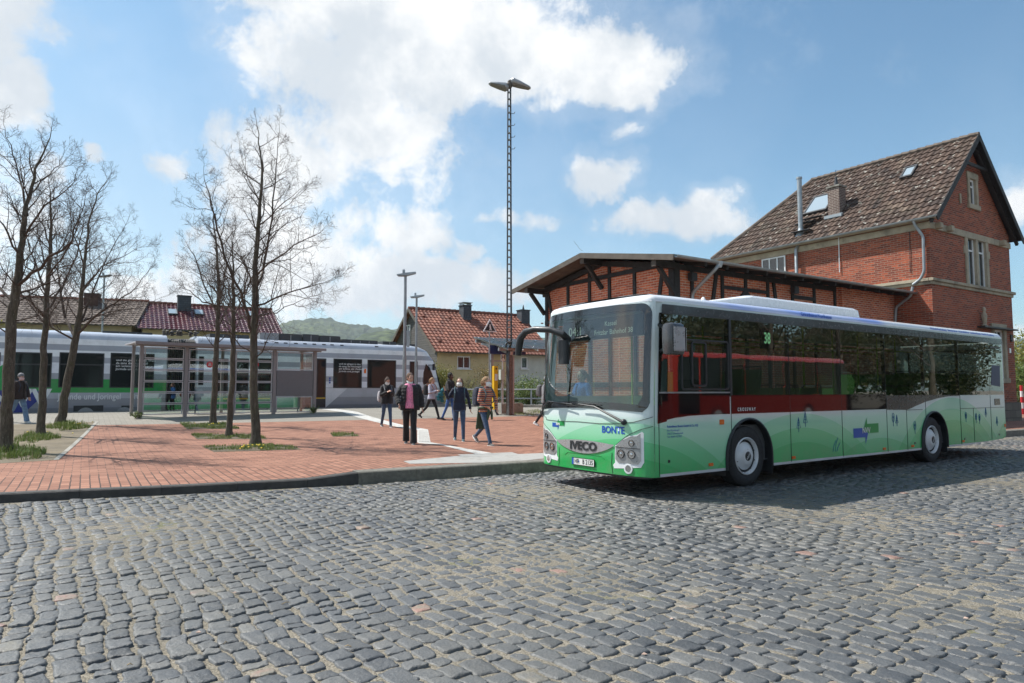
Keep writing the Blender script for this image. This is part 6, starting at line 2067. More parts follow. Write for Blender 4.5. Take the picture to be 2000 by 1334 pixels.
 add_chimney(h, 167, 195, 573, .8, mat('dark_brick_chimney', (.07, .035, .028), .9, var=.2))
build_far_houses()
# ------------------------------------------------------------------ the tram-train at the platform
def build_train():
 F = Frame((TP.x, TP.y), 35.5)
 Z = lambda px_, py: F.px(px_, py, y=0).z
 X = lambda px_, py=720: F.px(px_, py, y=0).x
 root = empty('tram_train', F.o + Vector((0, 0, 0)), F.a, 'silver grey tram-train with dark windows and a green stripe standing at the platform', 'train')
 W_ = 2.65
 zr = Z(710, 671.5); zb = .34
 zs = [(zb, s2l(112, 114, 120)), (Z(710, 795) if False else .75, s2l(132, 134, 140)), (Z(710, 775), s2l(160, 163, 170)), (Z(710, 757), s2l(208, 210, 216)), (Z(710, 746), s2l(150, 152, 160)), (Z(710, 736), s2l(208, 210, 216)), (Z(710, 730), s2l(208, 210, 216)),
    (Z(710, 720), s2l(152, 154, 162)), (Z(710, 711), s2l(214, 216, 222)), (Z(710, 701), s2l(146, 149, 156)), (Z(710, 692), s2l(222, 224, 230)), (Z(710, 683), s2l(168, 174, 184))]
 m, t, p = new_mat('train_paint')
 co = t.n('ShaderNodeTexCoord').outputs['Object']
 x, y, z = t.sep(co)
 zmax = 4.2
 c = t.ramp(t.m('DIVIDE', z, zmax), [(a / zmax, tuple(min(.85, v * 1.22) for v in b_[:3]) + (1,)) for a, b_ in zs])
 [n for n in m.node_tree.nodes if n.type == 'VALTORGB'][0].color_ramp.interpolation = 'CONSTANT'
 # green stripe on the left car
 g = t.m('MULTIPLY', t.m('MULTIPLY', t.ss(z, Z(250, 767), Z(250, 766.5)), t.ss(z, Z(250, 741), Z(250, 741.5))), t.ss(x, X(327), X(327) - .01))
 c = t.mix(g, c, (.012, .30, .06, 1))
 # pale wedge on the right car, from under the first window down to the right
 e1x, e1z, e2x, e2z = X(679, 758), Z(679, 758), X(636, 796), Z(636, 796)
 side = t.m('SUBTRACT', t.m('MULTIPLY', t.m('SUBTRACT', z, e2z), (e1x - e2x)), t.m('MULTIPLY', t.m('SUBTRACT', x, e2x), (e1z - e2z)))
 wdg = t.m('MULTIPLY', t.m('MULTIPLY', t.ss(side, -.01, .01), t.ss(z, e1z + .01, e1z)), t.ss(x, X(637) - .01, X(637)))
 c = t.mix(wdg, c, (.66, .67, .70, 1))
 dirt = t.ss(t.noise(co, 1.5, 6, .7), .4, .8, 0, .35)
 c = t.mix(dirt, c, (.20, .19, .17, 1))
 t.inp(p, 'Base Color', c); p.inputs['Roughness'].default_value = .32; p.inputs['Coat Weight'].default_value = .3
 M['train_paint'] = m
 M['train_glass'] = mat('train_window_glass', (.014, .018, .018), .04, var=0, spec=.35)
 def prof(k=1.0, drop=0.0, inset=0.0, zlow=0.0):
  zt_ = zr - drop
  pts = [(0.05 + inset, zb + zlow), (.0 + inset, zb + .25 + zlow), (.0 + inset, zt_ - .42), (.04 + inset, zt_ - .22), (.14 + inset, zt_ - .06), (.34 + inset, zt_ + .02), (.8 + inset * .5, zt_ + .08)]
  return pts + [(W_ - y_, z_) for y_, z_ in reversed(pts)]
 def car(name, x0, x1, nose=False):
  b = MB()
  ring = lambda x, pr: [(x, y_, z_) for y_, z_ in pr]
  rings = [ring(x0, prof(inset=.12, drop=.1)), ring(x0 + .06, prof())]
  n = 6
  if nose:
   xs = X(806)
   rings += [ring(x0 + (xs - x0) * k / n, prof()) for k in range(1, n + 1)]
   for (dx, dr, ins) in ((.5, .06, .03), (1.0, .22, .10), (1.35, .55, .20)):
    rings.append(ring(xs + dx, prof(drop=dr, inset=ins)))
   # slanting windscreen and rounded nose
   def slant(dx, sl, ins, dr=.55):
    pr = prof(drop=dr, inset=ins)
    return [(xs + dx + sl * max(0, (zr - .55 - z_)) * .42 - (.25 if z_ < .7 else 0) * sl, y_, z_) for y_, z_ in pr]
   rings[-1] = slant(1.30, .55, .20)
   rings.append(slant(1.42, .80, .34)); rings.append(slant(1.50, .95, .62))
  else:
   rings += [ring(x0 + (x1 - x0) * k / n, prof()) for k in range(1, n)]
   rings += [ring(x1 - .06, prof()), ring(x1, prof(inset=.12, drop=.1))]
  b.loft(rings)
  return b.build(name, 'train_paint', root, smooth=True)
 xa, xb_ = X(328), X(383)
 body1 = car('front_car', -14, xa)
 body2 = car('rear_car', xb_, 0, nose=True)
 b = MB()
 n = 14
 for k in range(n):
  x0 = xa + (xb_ - xa) * k / n; x1 = xa + (xb_ - xa) * (k + 1) / n
  rr_ = lambda x, i: [(x, y_ , z_) for y_, z_ in prof(inset=i, drop=.15)]
  b.loft([rr_(x0, .22), rr_((x0 + x1) / 2, .08), rr_(x1, .22)], cap=False)
 b.build('bellows', mat('bellows_rubber', (.045, .045, .047), .7, var=.2), root)
 def win(px0, px1, py0, py1, name='window', dep=.0, frame=.05):
  x0, x1 = X(px0), X(px1); z0, z1 = Z((px0 + px1) / 2, py1), Z((px0 + px1) / 2, py0)
  b = MB(); b.box(x0, x1, -.012, .02, z0, z1); fr = b.build(name, 'black_plastic', root, bevel=.004)
  b = MB(); b.box(x0 + frame, x1 - frame, -.018, -.0125, z0 + frame, z1 - frame); b.build('pane', 'train_glass', fr)
  return fr, x0, x1, z0, z1
 ws_ = []
 for q in ((-190, -100, 686, 756), (-92, 0, 687, 756), (10, 101, 688, 757), (115, 203, 689, 757), (215, 301, 690, 757.5)): ws_.append(win(*q))
 for q in ((388, 398, 696, 752), (651, 707, 701, 758), (717.5, 773.5, 703, 758)): ws_.append(win(*q))
 for q in ws_[:5]:
  b = MB(); zz = q[3] + (q[4] - q[3]) * .66; b.box(q[1] + .05, q[2] - .05, -.022, -.018, zz - .03, zz + .03); b.build('window_bar', 'black_plastic', q[0])
 def door(px0, px1):
  x0, x1 = X(px0), X(px1); zd0 = Z(px0, 797) if False else .62; zd1 = Z((px0 + px1) / 2, 700)
  b = MB(); b.box(x0, x1, -.01, .02, zd0, zd1); d_ = b.build('door', 'black_plastic', root, bevel=.004)
  b = MB(); b.box(x0 + .06, x1 - .06, -.016, -.0105, zd0 + .55, zd1 - .08); b.build('pane', 'train_glass', d_)
  b = MB(); b.box(x0 + .01, x1 - .01, -.014, -.0105, zd0 + .44, zd0 + .50); b.build('door_sill_stripe', mat('stripe_yellow', (.60, .36, .02), .5, var=0), d_)
 for q in ((415, 446), (460, 486), (504, 535), (618, 637)): door(*q)
 # cab side window, tapering windows of the nose
 fr, x0, x1, z0, z1 = win(800, 816, 706, 760, 'cab_door_window')
 xs = X(806)
 b = MB()
 P = [(831, 711), (826, 728), (825, 748), (829, 758), (847, 748), (846, 738), (838, 718)]
 pts = [F.px(a, c_, y=.12) for a, c_ in P]
 b.prism([(q.x, .05, q.z) for q in pts], (0, .14, 0)); b.build('cab_window', 'train_glass', root)
 # windscreen
 b = MB()
 vs = []
 b.add([(xs + 1.62, .55, zr - .75), (xs + 1.62, W_ - .55, zr - .75), (xs + 2.18, W_ - .6, 1.65), (xs + 2.18, .6, 1.65)], [(0, 1, 2, 3)])
 b.build('windscreen', 'train_glass', root)
 b = MB(); q = F.px(845, 713, y=-.1); b.box(q.x - .06, q.x + .06, -.28, -.16, q.z - .30, q.z + .06); b.beam((q.x - .2, .1, q.z), (q.x, -.2, q.z), .04, .04); b.build('cab_mirror', 'black_plastic', root, bevel=.02)
 # grab rails by the cab door
 for px_ in (794, 822):
  b = MB(); b.tube([(X(px_), -.05, Z(px_, 762)), (X(px_), -.05, Z(px_, 725))], .018, 6); b.build('handrail', 'white_frame', root)
 # orange door lamp, blue pictograms
 b = MB(); b.box(X(711), X(715), -.02, .01, Z(712, 729), Z(712, 720.5)); b.build('door_lamp', 'amber', root, bevel=.01)
 for k in range(3):
  b = MB(); b.box(X(643), X(646), -.012, .01, Z(644, 749 - k * 4.2), Z(644, 745.6 - k * 4.2)); b.build('pictogram', mat('pictogram_blue', (.02, .07, .30), .4, var=0), root)
 # roof equipment
 M['roof_box'] = mat('roof_equipment_grey', (.055, .06, .065), .6, var=.25, vs=2)
 def rbox(px0, px1, py, m_='roof_box', y0=.55, y1=2.1, zoff=0.0):
  x0, x1 = F.px(px0, py, y=y0).x, F.px(px1, py, y=y0).x
  z1 = F.px((px0 + px1) / 2, py, y=y0).z
  b = MB(); b.box(x0, x1, y0, y1, zr + .02 + zoff, z1)
  o_ = b.build('roof_equipment', m_, root, bevel=.02)
  n = max(2, int((x1 - x0) / .5))
  for k in range(1, n):
   q = MB(); xx = x0 + (x1 - x0) * k / n; q.box(xx - .02, xx + .02, y0 - .012, y0 + .01, zr + .06, z1 - .05); q.build('cooling_fin', 'grey_metal', o_)
 for q in ((60, 130, 646), (200, 298, 648), (410, 487, 653), (508, 545, 650, 'grey_metal'), (546, 590, 652), (592, 623, 653), (624, 665, 656), (668, 738, 664), (748, 774, 667), (778, 812, 672)): rbox(*q)
 # vents along the cove
 for px_ in (521, 541, 559, 579, 597, 615, 634, 650, 669, 737):
  x = X(px_, 676)
  b = MB(); b.box(x - .10, x + .10, .075, .13, zr - .15, zr - .09)
  b.build('roof_vent', 'black_plastic', root, bevel=.015)
 # insulators and pantograph gear above the articulation
 for k, px_ in enumerate((318, 326, 336, 345, 352, 372, 379)):
  x = F.px(px_, 650, y=.9).x
  b = MB(); b.lathe([(.05, 0), (.09, .04), (.05, .08), (.09, .12), (.05, .16), (.09, .20), (.03, .26)], (x, .6 + .15 * (k % 3), zr + .06), (0, 0, 1), 10); b.build('insulator', 'old_wood', root, smooth=True)
 b = MB()
 x0 = F.px(322, 650, y=.9).x; x1 = F.px(388, 650, y=.9).x
 b.tube([(x0, .8, zr + .12), (x0 + .7, .8, zr + .36), (x0 + 1.3, .8, zr + .16), (x1, .8, zr + .30)], .035, 6); b.tube([(x0, 1.6, zr + .15), (x1, 1.6, zr + .26)], .03, 6)
 b.build('pantograph_frame', 'dark_metal', root)
 # bogie cut-outs
 for (a, c_) in ((147, 205), (240, 262)):
  b = MB(); b.box(X(a), X(c_), -.008, .05, .36, Z((a + c_) / 2, 792)); bc = b.build('bogie_opening', 'black_plastic', root)
  b = MB(); xc = (X(a) + X(c_)) / 2 - .1; b.lathe([(.001, 0), (.32, 0), (.32, .02), (.001, .02)], (xc, -.03, .44), (0, 1, 0), 20); b.build('train_wheel', 'grey_metal', bc)
 # lettering and logo
 lettering('Jorinde und Joringel', .36, 'white_frame', root, lambda u, v: (X(176, 775) + u * .80, -.012, Z(174, 775) + v), bold=.004)
 b = MB(); b.prism([(X(-40), -.012, Z(0, 762)), (X(97), -.012, Z(97, 763)), (X(52), -.012, Z(52, 806)), (X(-60), -.012, Z(0, 806))], (0, .01, 0)); tri = b.build('logo_blue', mat('train_logo_blue', (.015, .03, .22), .3, var=0), root)
 lettering('NVV', 1.0, 'white_frame', tri, lambda u, v: (X(38, 778) + u * 1.05, -.016, Z(38, 779) + v), bold=.03)
 b = MB(); b.prism([(X(-160), -.014, Z(-100, 742)), (X(-40), -.014, Z(-30, 742)), (X(6), -.014, Z(6, 712)), (X(6), -.014, Z(6, 762)), (X(-160), -.014, Z(-100, 762))], (0, .01, 0)); b.build('logo_green', 'logo_green', root)
 lettering('S-Bahn', .2, 'white_frame', root, lambda u, v: (X(735, 785) + u, -.012, Z(735, 788) + v)) if False else None
 lettering('-512', .26, 'white_frame', root, lambda u, v: (X(824, 781) + u, -.012 + .02, Z(824, 781) + v), bold=.004)
 # story lines printed on two panes
 for (pa, pb, py) in ((221, 300, 704), (657, 703, 711), (657, 703, 714)) [:2]:
  for k, s_ in enumerate(('und sie gingen in den Wald', 'da sang die Nachtigall', 'am Schloss der Zauberin', 'Jorinde und Joringel')):
   lettering(s_, .13, 'white_frame', root, lambda u, v, k=k: (X(pa + 3, py) + .05 + u * 1.1, -.021, Z((pa + pb) / 2, py) - k * .13 + v), align='LEFT', bold=.001)
 # rails beyond
 for y_ in (.6, 2.04):
  b = MB(); b.box(-60, 60, y_ - .035, y_ + .035, .33, .37)
 # ground under the train
 return F
TF = build_train()
# ------------------------------------------------------------------ bare trees
def bare_tree(base, limbs, trunk_h, r0, seed, height, label, group, name='bare_tree', twigs=1.0, m='bark', lean=(0, 0), leafy=0.0, fine=1.0):
 """limbs: list of polylines in local metres [(x, y, z, radius), ...]; the rest grows from them"""
 rnd = random.Random(seed)
 root = empty(name, base, 0, label, 'tree', group)
 V = []; Fc = []
 def ring_tube(pts, rads, n):
  o = len(V); ref = Vector((.3, .2, 1)).normalized()
  L = len(pts)
  for i in range(L):
   d = (pts[min(i + 1, L - 1)] - pts[max(i - 1, 0)])
   if d.length < 1e-6: d = Vector((0, 0, 1))
   d.normalize()
   a = d.cross(ref)
   if a.length < 1e-3: a = d.cross(Vector((1, 0, 0)))
   a.normalize(); b_ = a.cross(d)
   for k in range(n):
    t_ = 6.2832 * k / n
    q = pts[i] + (a * math.cos(t_) + b_ * math.sin(t_)) * rads[i]
    V.append((q.x, q.y, q.z))
  for i in range(L - 1):
   for k in range(n):
    k2 = (k + 1) % n
    Fc.append((o + i * n + k, o + i * n + k2, o + (i + 1) * n + k2, o + (i + 1) * n + k))
 def rv(s=1.0): return Vector((rnd.gauss(0, s), rnd.gauss(0, s), rnd.gauss(0, s)))
 def grow(p, d, length, r, level):
  n = {1: 7, 2: 5, 3: 4, 4: 3}.get(level, 3)
  pts = [p.copy()]; rads = [r]
  step = length / n
  dd = d.normalized()
  kids = []
  for i in range(n):
   dd = (dd + rv(.10 + .045 * level) + Vector((0, 0, .13 if level < 3 else .06))).normalized()
   p = p + dd * step
   pts.append(p.copy()); f = (i + 1) / n
   rads.append(max(r * (1 - f * .8), .0024))
   kids.append((p.copy(), dd.copy(), f, rads[-1]))
  ring_tube(pts, rads, {1: 7, 2: 5}.get(level, 3))
  if level >= 4: return
  cnt = {1: 9, 2: 8, 3: 5}[level] * twigs
  cnt = int(cnt * (.7 + .6 * rnd.random()) + .5)
  side = rnd.random() * 6.28
  for k in range(cnt):
   f = .22 + .78 * (k + rnd.random()) / cnt
   i = min(n - 1, int(f * n)); q0 = pts[i]; q1 = pts[i + 1]; t_ = f * n - i
   pp = q0.lerp(q1, t_); di = (q1 - q0).normalized()
   side += 2.4 + rnd.gauss(0, .4)
   a = di.cross(Vector((0.1, .2, 1))).normalized() if abs(di.z) < .98 else Vector((1, 0, 0))
   b_ = di.cross(a)
   out = a * math.cos(side) + b_ * math.sin(side)
   ang = R(rnd.uniform(32, 62))
   nd = di * math.cos(ang) + out * math.sin(ang)
   nl = length * rnd.uniform(.34, .56) * (1.12 - .5 * f)
   if level == 3: nl = min(nl, .28)
   grow(pp, nd, max(nl, .10), min(rads[i] * .55, .45 * r + .0015), level + 1)
 crown_start = len(V)
 tr = MB()
 trunk = limbs[0]
 # trunk as its own mesh with a flared foot
 tp = [Vector(q[:3]) for q in trunk]; tr_r = [q[3] * .84 for q in trunk]
 fine_p = []; fine_r = []
 for i in range(len(tp) - 1):
  for k in range(4):
   f = k / 4; q = tp[i].lerp(tp[i + 1], f)
   j = .012 * (1 if (i or k) else 0)
   fine_p.append(q + Vector((rnd.gauss(0, j), rnd.gauss(0, j), 0))); fine_r.append((tr_r[i] * (1 - f) + tr_r[i + 1] * f) * (1 + rnd.gauss(0, .02)))
 fine_p.append(tp[-1]); fine_r.append(tr_r[-1])
 fine_p = [tp[0] + Vector((0, 0, -.15)), tp[0] + Vector((0, 0, .02))] + [tp[0] + Vector((0, 0, .15))] + fine_p[1:]
 fine_r = [tr_r[0] * 1.6, tr_r[0] * 1.35] + [tr_r[0] * 1.08] + fine_r[1:]
 tr.tube(fine_p, fine_r, 14)
 tr.build('trunk', m, root, smooth=True)
 for limb in limbs:
  P = [Vector(q[:3]) for q in limb]; Rr = [q[3] * (1 if limb is trunk else .62) for q in limb]
  if limb is not trunk:
   # smooth the limb
   P2 = []; R2 = []
   for i in range(len(P) - 1):
    for k in range(3):
     f = k / 3
     P2.append(P[i].lerp(P[i + 1], f) + rv(.018)); R2.append(Rr[i] * (1 - f) + Rr[i + 1] * f)
   P2.append(P[-1]); R2.append(Rr[-1])
   ring_tube(P2, R2, 8)
  tot = sum((P[i + 1] - P[i]).length for i in range(len(P) - 1))
  acc = 0
  side = rnd.random() * 6.28
  for i in range(len(P) - 1):
   seg = (P[i + 1] - P[i]); L_ = seg.length
   if L_ < 1e-6: continue
   m_ = int(L_ / .20 * twigs * fine + rnd.random())
   for k in range(m_):
    f = (k + rnd.random()) / m_
    along = (acc + L_ * f) / tot
    if limb is trunk:
     if (P[i].lerp(P[i + 1], f)).z < trunk_h: continue
    elif along < .14: continue
    di = seg.normalized()
    side += 2.4 + rnd.gauss(0, .5)
    a = di.cross(Vector((.15, .1, 1)))
    a = a.normalized() if a.length > 1e-3 else Vector((1, 0, 0))
    b_ = di.cross(a)
    out = a * math.cos(side) + b_ * math.sin(side)
    ang = R(rnd.uniform(38, 66))
    nd = di * math.cos(ang) + out * math.sin(ang)
    rr_ = Rr[i] * (1 - f) + Rr[i + 1] * f
    hz = P[i].lerp(P[i + 1], f).z / height
    nl = height * (.205 if limb is trunk else .165) * (1.3 - .95 * along) * rnd.uniform(.55, 1.1)
    grow(P[i].lerp(P[i + 1], f), nd, nl, min(.015, rr_ * .42) + .003, 2)
   acc += L_
  # leader tip
  grow(P[-1], (P[-1] - P[-2]), height * .06, Rr[-1], 2)
 me = bpy.data.meshes.new('crown'); me.from_pydata(V, [], Fc)
 link('crown', me, 'twig' if m == 'bark' else m, root, smooth=False, uv=False)
 return root, len(Fc)
def build_trees():
 if True: pass
 m, t, p = new_mat('bark')
 co = t.n('ShaderNodeTexCoord').outputs['Object']
 st = t.noise(t.vm('MULTIPLY', co, (14, 14, 2.2)), 2.0, 6, .7)
 c = t.ramp(st, [(.3, (.036, .029, .021, 1)), (.5, (.085, .069, .050, 1)), (.7, (.17, .145, .11, 1))])
 c = t.mix(t.ss(t.noise(co, 3.0, 5, .7), .48, .66, 0, .5), c, (.085, .085, .04, 1))
 c = t.mix(t.ss(t.vor(co, 13), .17, .10, 0, .55), c, (.24, .23, .19, 1))
 t.inp(p, 'Base Color', c); p.inputs['Roughness'].default_value = .9
 t.inp(p, 'Normal', t.bump(st, .03))
 M['bark'] = m
 M['twig'] = mat('twig_bark', (.070, .048, .035), .85, var=.3, vs=2)
 def L2(base, pts, yj=()):
  """survey limb points given as pixels at the depth of the base (plus a depth offset)"""
  out = []
  for q in pts:
   px_, py, r_ = q[:3]; dy = q[3] if len(q) > 3 else 0
   Y = base.y + dy
   d = ray(px_, py); t_ = Y / d.y
   w_ = CAMP + d * t_ - base
   out.append((w_.x, w_.y, w_.z, r_))
  return out
 n = 0
 g = 'bare trees on the station forecourt'
 b = G(500, 868)
 _, k = bare_tree(b, [L2(b, [(499, 868, .135), (497, 800, .115), (496, 700, .105), (498, 600, .10), (500, 520, .075), (507, 420, .05), (512, 330, .03), (506, 262, .012)]),
       L2(b, [(497, 660, .06), (475, 590, .055, -.3), (449, 530, .045, -.6), (425, 450, .035, -.7), (408, 380, .02, -.7), (398, 335, .008, -.6)]),
       L2(b, [(501, 560, .055), (518, 510, .05, .4), (532, 420, .035, .7), (538, 330, .02, .8), (546, 255, .008, .8)]),
       L2(b, [(500, 600, .04), (545, 578, .03, -.4), (600, 560, .02, -.6), (655, 545, .008, -.7)]),
       L2(b, [(500, 540, .04), (525, 515, .032, -.5), (570, 480, .022, -1.0), (625, 455, .008, -1.3)]),
       L2(b, [(497, 560, .035), (470, 500, .025, .8), (440, 470, .015, 1.2), (385, 450, .006, 1.4)]),
       L2(b, [(499, 620, .035), (540, 610, .02, 1.0), (590, 585, .010, 1.4), (640, 570, .005, 1.6)]),
       L2(b, [(498, 640, .03), (450, 600, .022, 1.0), (415, 560, .014, 1.2), (372, 530, .006, 1.2)]),
       L2(b, [(510, 440, .03), (540, 410, .02, -.5), (585, 370, .006, -.6)]),
       L2(b, [(509, 400, .028), (485, 350, .018, .5), (470, 300, .006, .6)])],
      1.9, .13, 3, 8.0, 'tallest bare tree in front of the shelter, in the nearest grass strip', g, fine=1.0)
 n += k
 b = G(447, 852)
 _, k = bare_tree(b, [L2(b, [(447, 852, .10), (452, 760, .085), (454, 680, .075), (456, 600, .06), (455, 520, .03), (452, 470, .01)]),
       L2(b, [(454, 640, .04), (430, 580, .03, .5), (400, 540, .02, .8), (370, 520, .006, .8)]),
       L2(b, [(455, 620, .04), (480, 570, .03, .5), (500, 520, .02, .8), (515, 480, .006, 1)]),
       L2(b, [(455, 590, .03), (440, 540, .02, -.6), (425, 500, .006, -.8)])],
      2.1, .09, 12, 5.6, 'slim dark bare tree in the middle grass strip in front of the shelter', g, twigs=.85)
 n += k
 b = G(418, 828)
 _, k = bare_tree(b, [L2(b, [(416, 828, .12), (420, 740, .105), (425, 650, .09), (428, 570, .07), (424, 500, .045), (418, 430, .02), (415, 400, .008)]),
       L2(b, [(426, 640, .05), (450, 590, .035, .5), (480, 560, .02, .8), (520, 530, .006, 1)]),
       L2(b, [(427, 620, .05), (400, 560, .04, .4), (380, 500, .025, .6), (362, 470, .006, .6)]),
       L2(b, [(427, 600, .045), (440, 540, .03, -.8), (455, 480, .02, -1), (460, 440, .006, -1)]),
       L2(b, [(427, 600, .045), (395, 590, .03, -.8), (372, 570, .02, -1), (356, 560, .006, -1)])],
      2.4, .11, 23, 6.8, 'bare tree with a straight trunk in the farthest grass strip by the shelter', g, twigs=.85)
 n += k
 b = G(10, 882)
 _, k = bare_tree(b, [L2(b, [(9, 882, .155), (13, 800, .135), (18, 700, .12), (25, 600, .11), (34, 560, .10), (42, 470, .07), (52, 400, .05), (70, 330, .03), (98, 268, .010)]),
       L2(b, [(32, 560, .06), (80, 520, .05, -.4), (140, 470, .03, -.6), (165, 400, .012, -.6)]),
       L2(b, [(52, 420, .04), (40, 350, .03, .5), (22, 300, .02, .6), (10, 250, .008, .6)]),
       L2(b, [(45, 460, .04), (90, 400, .03, -.4), (150, 350, .008, -.5)]),
       L2(b, [(25, 590, .05), (-20, 540, .04, .3), (-70, 480, .02, .4), (-110, 400, .008, .4)]),
       L2(b, [(38, 500, .04), (5, 440, .025, -.5), (-30, 390, .008, -.7)]),
       L2(b, [(30, 575, .05), (75, 560, .03, .8), (120, 540, .012, 1)]),
       L2(b, [(58, 380, .03), (95, 340, .02, .5), (130, 310, .007, .6)])],
      2.3, .15, 31, 7.6, 'large bare tree at the left edge of the photo nearest the road', g, twigs=.95)
 n += k
 b = G(79, 851)
 _, k = bare_tree(b, [L2(b, [(79, 851, .12), (83, 770, .105), (87, 680, .09), (91, 600, .08), (96, 520, .06), (100, 440, .04), (98, 370, .012)]),
       L2(b, [(90, 610, .05), (120, 560, .04, .5), (150, 500, .03, .8), (165, 420, .008, 1)]),
       L2(b, [(92, 580, .05), (70, 520, .035, .6), (55, 470, .02, .8), (40, 420, .008, 1)]),
       L2(b, [(95, 540, .04), (130, 490, .03, -.8), (155, 440, .02, -1), (160, 390, .006, -1)]),
       L2(b, [(90, 620, .04), (60, 590, .03, -.8), (20, 560, .008, -1.2)]),
       L2(b, [(97, 480, .04), (80, 430, .02, .3), (66, 380, .006, .3)])],
      2.6, .12, 44, 7.3, 'slender bare tree between the large left tree and the leaning one', g, twigs=.95)
 n += k
 b = G(122, 828)
 _, k = bare_tree(b, [L2(b, [(118, 828, .16), (130, 760, .135), (142, 690, .125), (149, 655, .12), (158, 600, .08), (165, 520, .055), (172, 440, .035), (190, 380, .02), (210, 350, .008)]),
       L2(b, [(148, 660, .075), (128, 620, .06, .4), (118, 560, .04, .7), (110, 480, .02, .8), (112, 420, .006, .8)]),
       L2(b, [(150, 655, .075), (185, 618, .055, -.4), (225, 590, .035, -.6), (270, 560, .02, -.7), (296, 520, .006, -.7)]),
       L2(b, [(152, 645, .06), (185, 560, .04, .6), (215, 490, .025, .9), (250, 430, .008, 1)]),
       L2(b, [(147, 665, .05), (100, 640, .035, -.6), (60, 590, .02, -.9), (30, 560, .006, -1)]),
       L2(b, [(160, 570, .05), (200, 520, .03, -.9), (240, 500, .015, -1.2), (280, 480, .005, -1.3)]),
       L2(b, [(155, 630, .05), (215, 610, .03, .9), (270, 600, .015, 1.2), (330, 575, .005, 1.4)]),
       L2(b, [(165, 520, .04), (140, 450, .025, .6), (135, 390, .008, .8)])],
      2.9, .15, 55, 8.4, 'leaning bare tree with a thick forked trunk right of the others on the left', g, twigs=1.0)
 n += k
 print('tree faces', n)
build_trees()
# ------------------------------------------------------------------ people
def fused(b, name, m, parent, voxel=.01, smooth=2, factor=.5):
 """union of closed shapes into one continuous skin"""
 me = b.mesh(name)
 o = bpy.data.objects.new('tmp_fuse', me); COL.objects.link(o)
 r_ = o.modifiers.new('r', 'REMESH'); r_.mode = 'VOXEL'; r_.voxel_size = voxel
 s_ = o.modifiers.new('s', 'SMOOTH'); s_.iterations = smooth; s_.factor = factor
 dg = bpy.context.evaluated_depsgraph_get(); dg.update()
 me2 = bpy.data.meshes.new_from_object(o.evaluated_get(dg))
 me2.materials.clear()
 bpy.data.objects.remove(o, do_unlink=True)
 me2.name = name
 return link(name, me2, m, parent, smooth=True, uv=False)
def ell(c, rx, ry, n=16):
 return [(c[0] + rx * math.cos(2 * math.pi * k / n), c[1] + ry * math.sin(2 * math.pi * k / n), c[2]) for k in range(n)]
SK = {}
def skin_mat(name, col):
 if name not in SK:
  m, t, p = new_mat(name)
  co = t.n('ShaderNodeTexCoord').outputs['Object']
  c = t.mix(t.ss(t.noise(co, 14, 4), .4, .7, 0, .25), (*col, 1), (min(1, col[0] * 1.1), col[1] * .75, col[2] * .7, 1))
  t.inp(p, 'Base Color', c); p.inputs['Roughness'].default_value = .5
  p.inputs['Subsurface Weight'].default_value = .12
  p.inputs['Subsurface Radius'].default_value = (.02, .008, .004)
  SK[name] = m
 return SK[name]
def cloth(name, col, var=.18, vs=14, bump=.022, bs=13, stripes=None, rough=.85):
 if name in SK: return SK[name]
 m, t, p = new_mat(name)
 co = t.n('ShaderNodeTexCoord').outputs['Object']
 base = (*col, 1)
 if stripes:
  x, y, z = t.sep(co)
  zz = t.m('ADD', t.m('MULTIPLY', z, stripes[0]), t.m('MULTIPLY', t.noise(co, 5, 2), .25))
  fr = t.m('FRACT', zz)
  o_ = t.n('ShaderNodeValToRGB'); t.inp(o_, 0, fr); o_.color_ramp.interpolation = 'CONSTANT'
  e = o_.color_ramp.elements
  while len(e) < len(stripes[1]): e.new(.5)
  for q, (ps, c_) in zip(e, stripes[1]): q.position = ps; q.color = c_
  c = o_.outputs[0]
 else:
  c = t.vm('SCALE', base[:3], scale=t.ss(t.noise(co, vs, 5, .6), .3, .7, 1 - var, 1 + var, smooth=False))
 t.inp(p, 'Base Color', c); p.inputs['Roughness'].default_value = rough
 p.inputs['Sheen Weight'].default_value = .15
 t.inp(p, 'Normal', t.bump(t.noise(co, bs, 4, .6, 1.0), bump))
 SK[name] = m
 return m
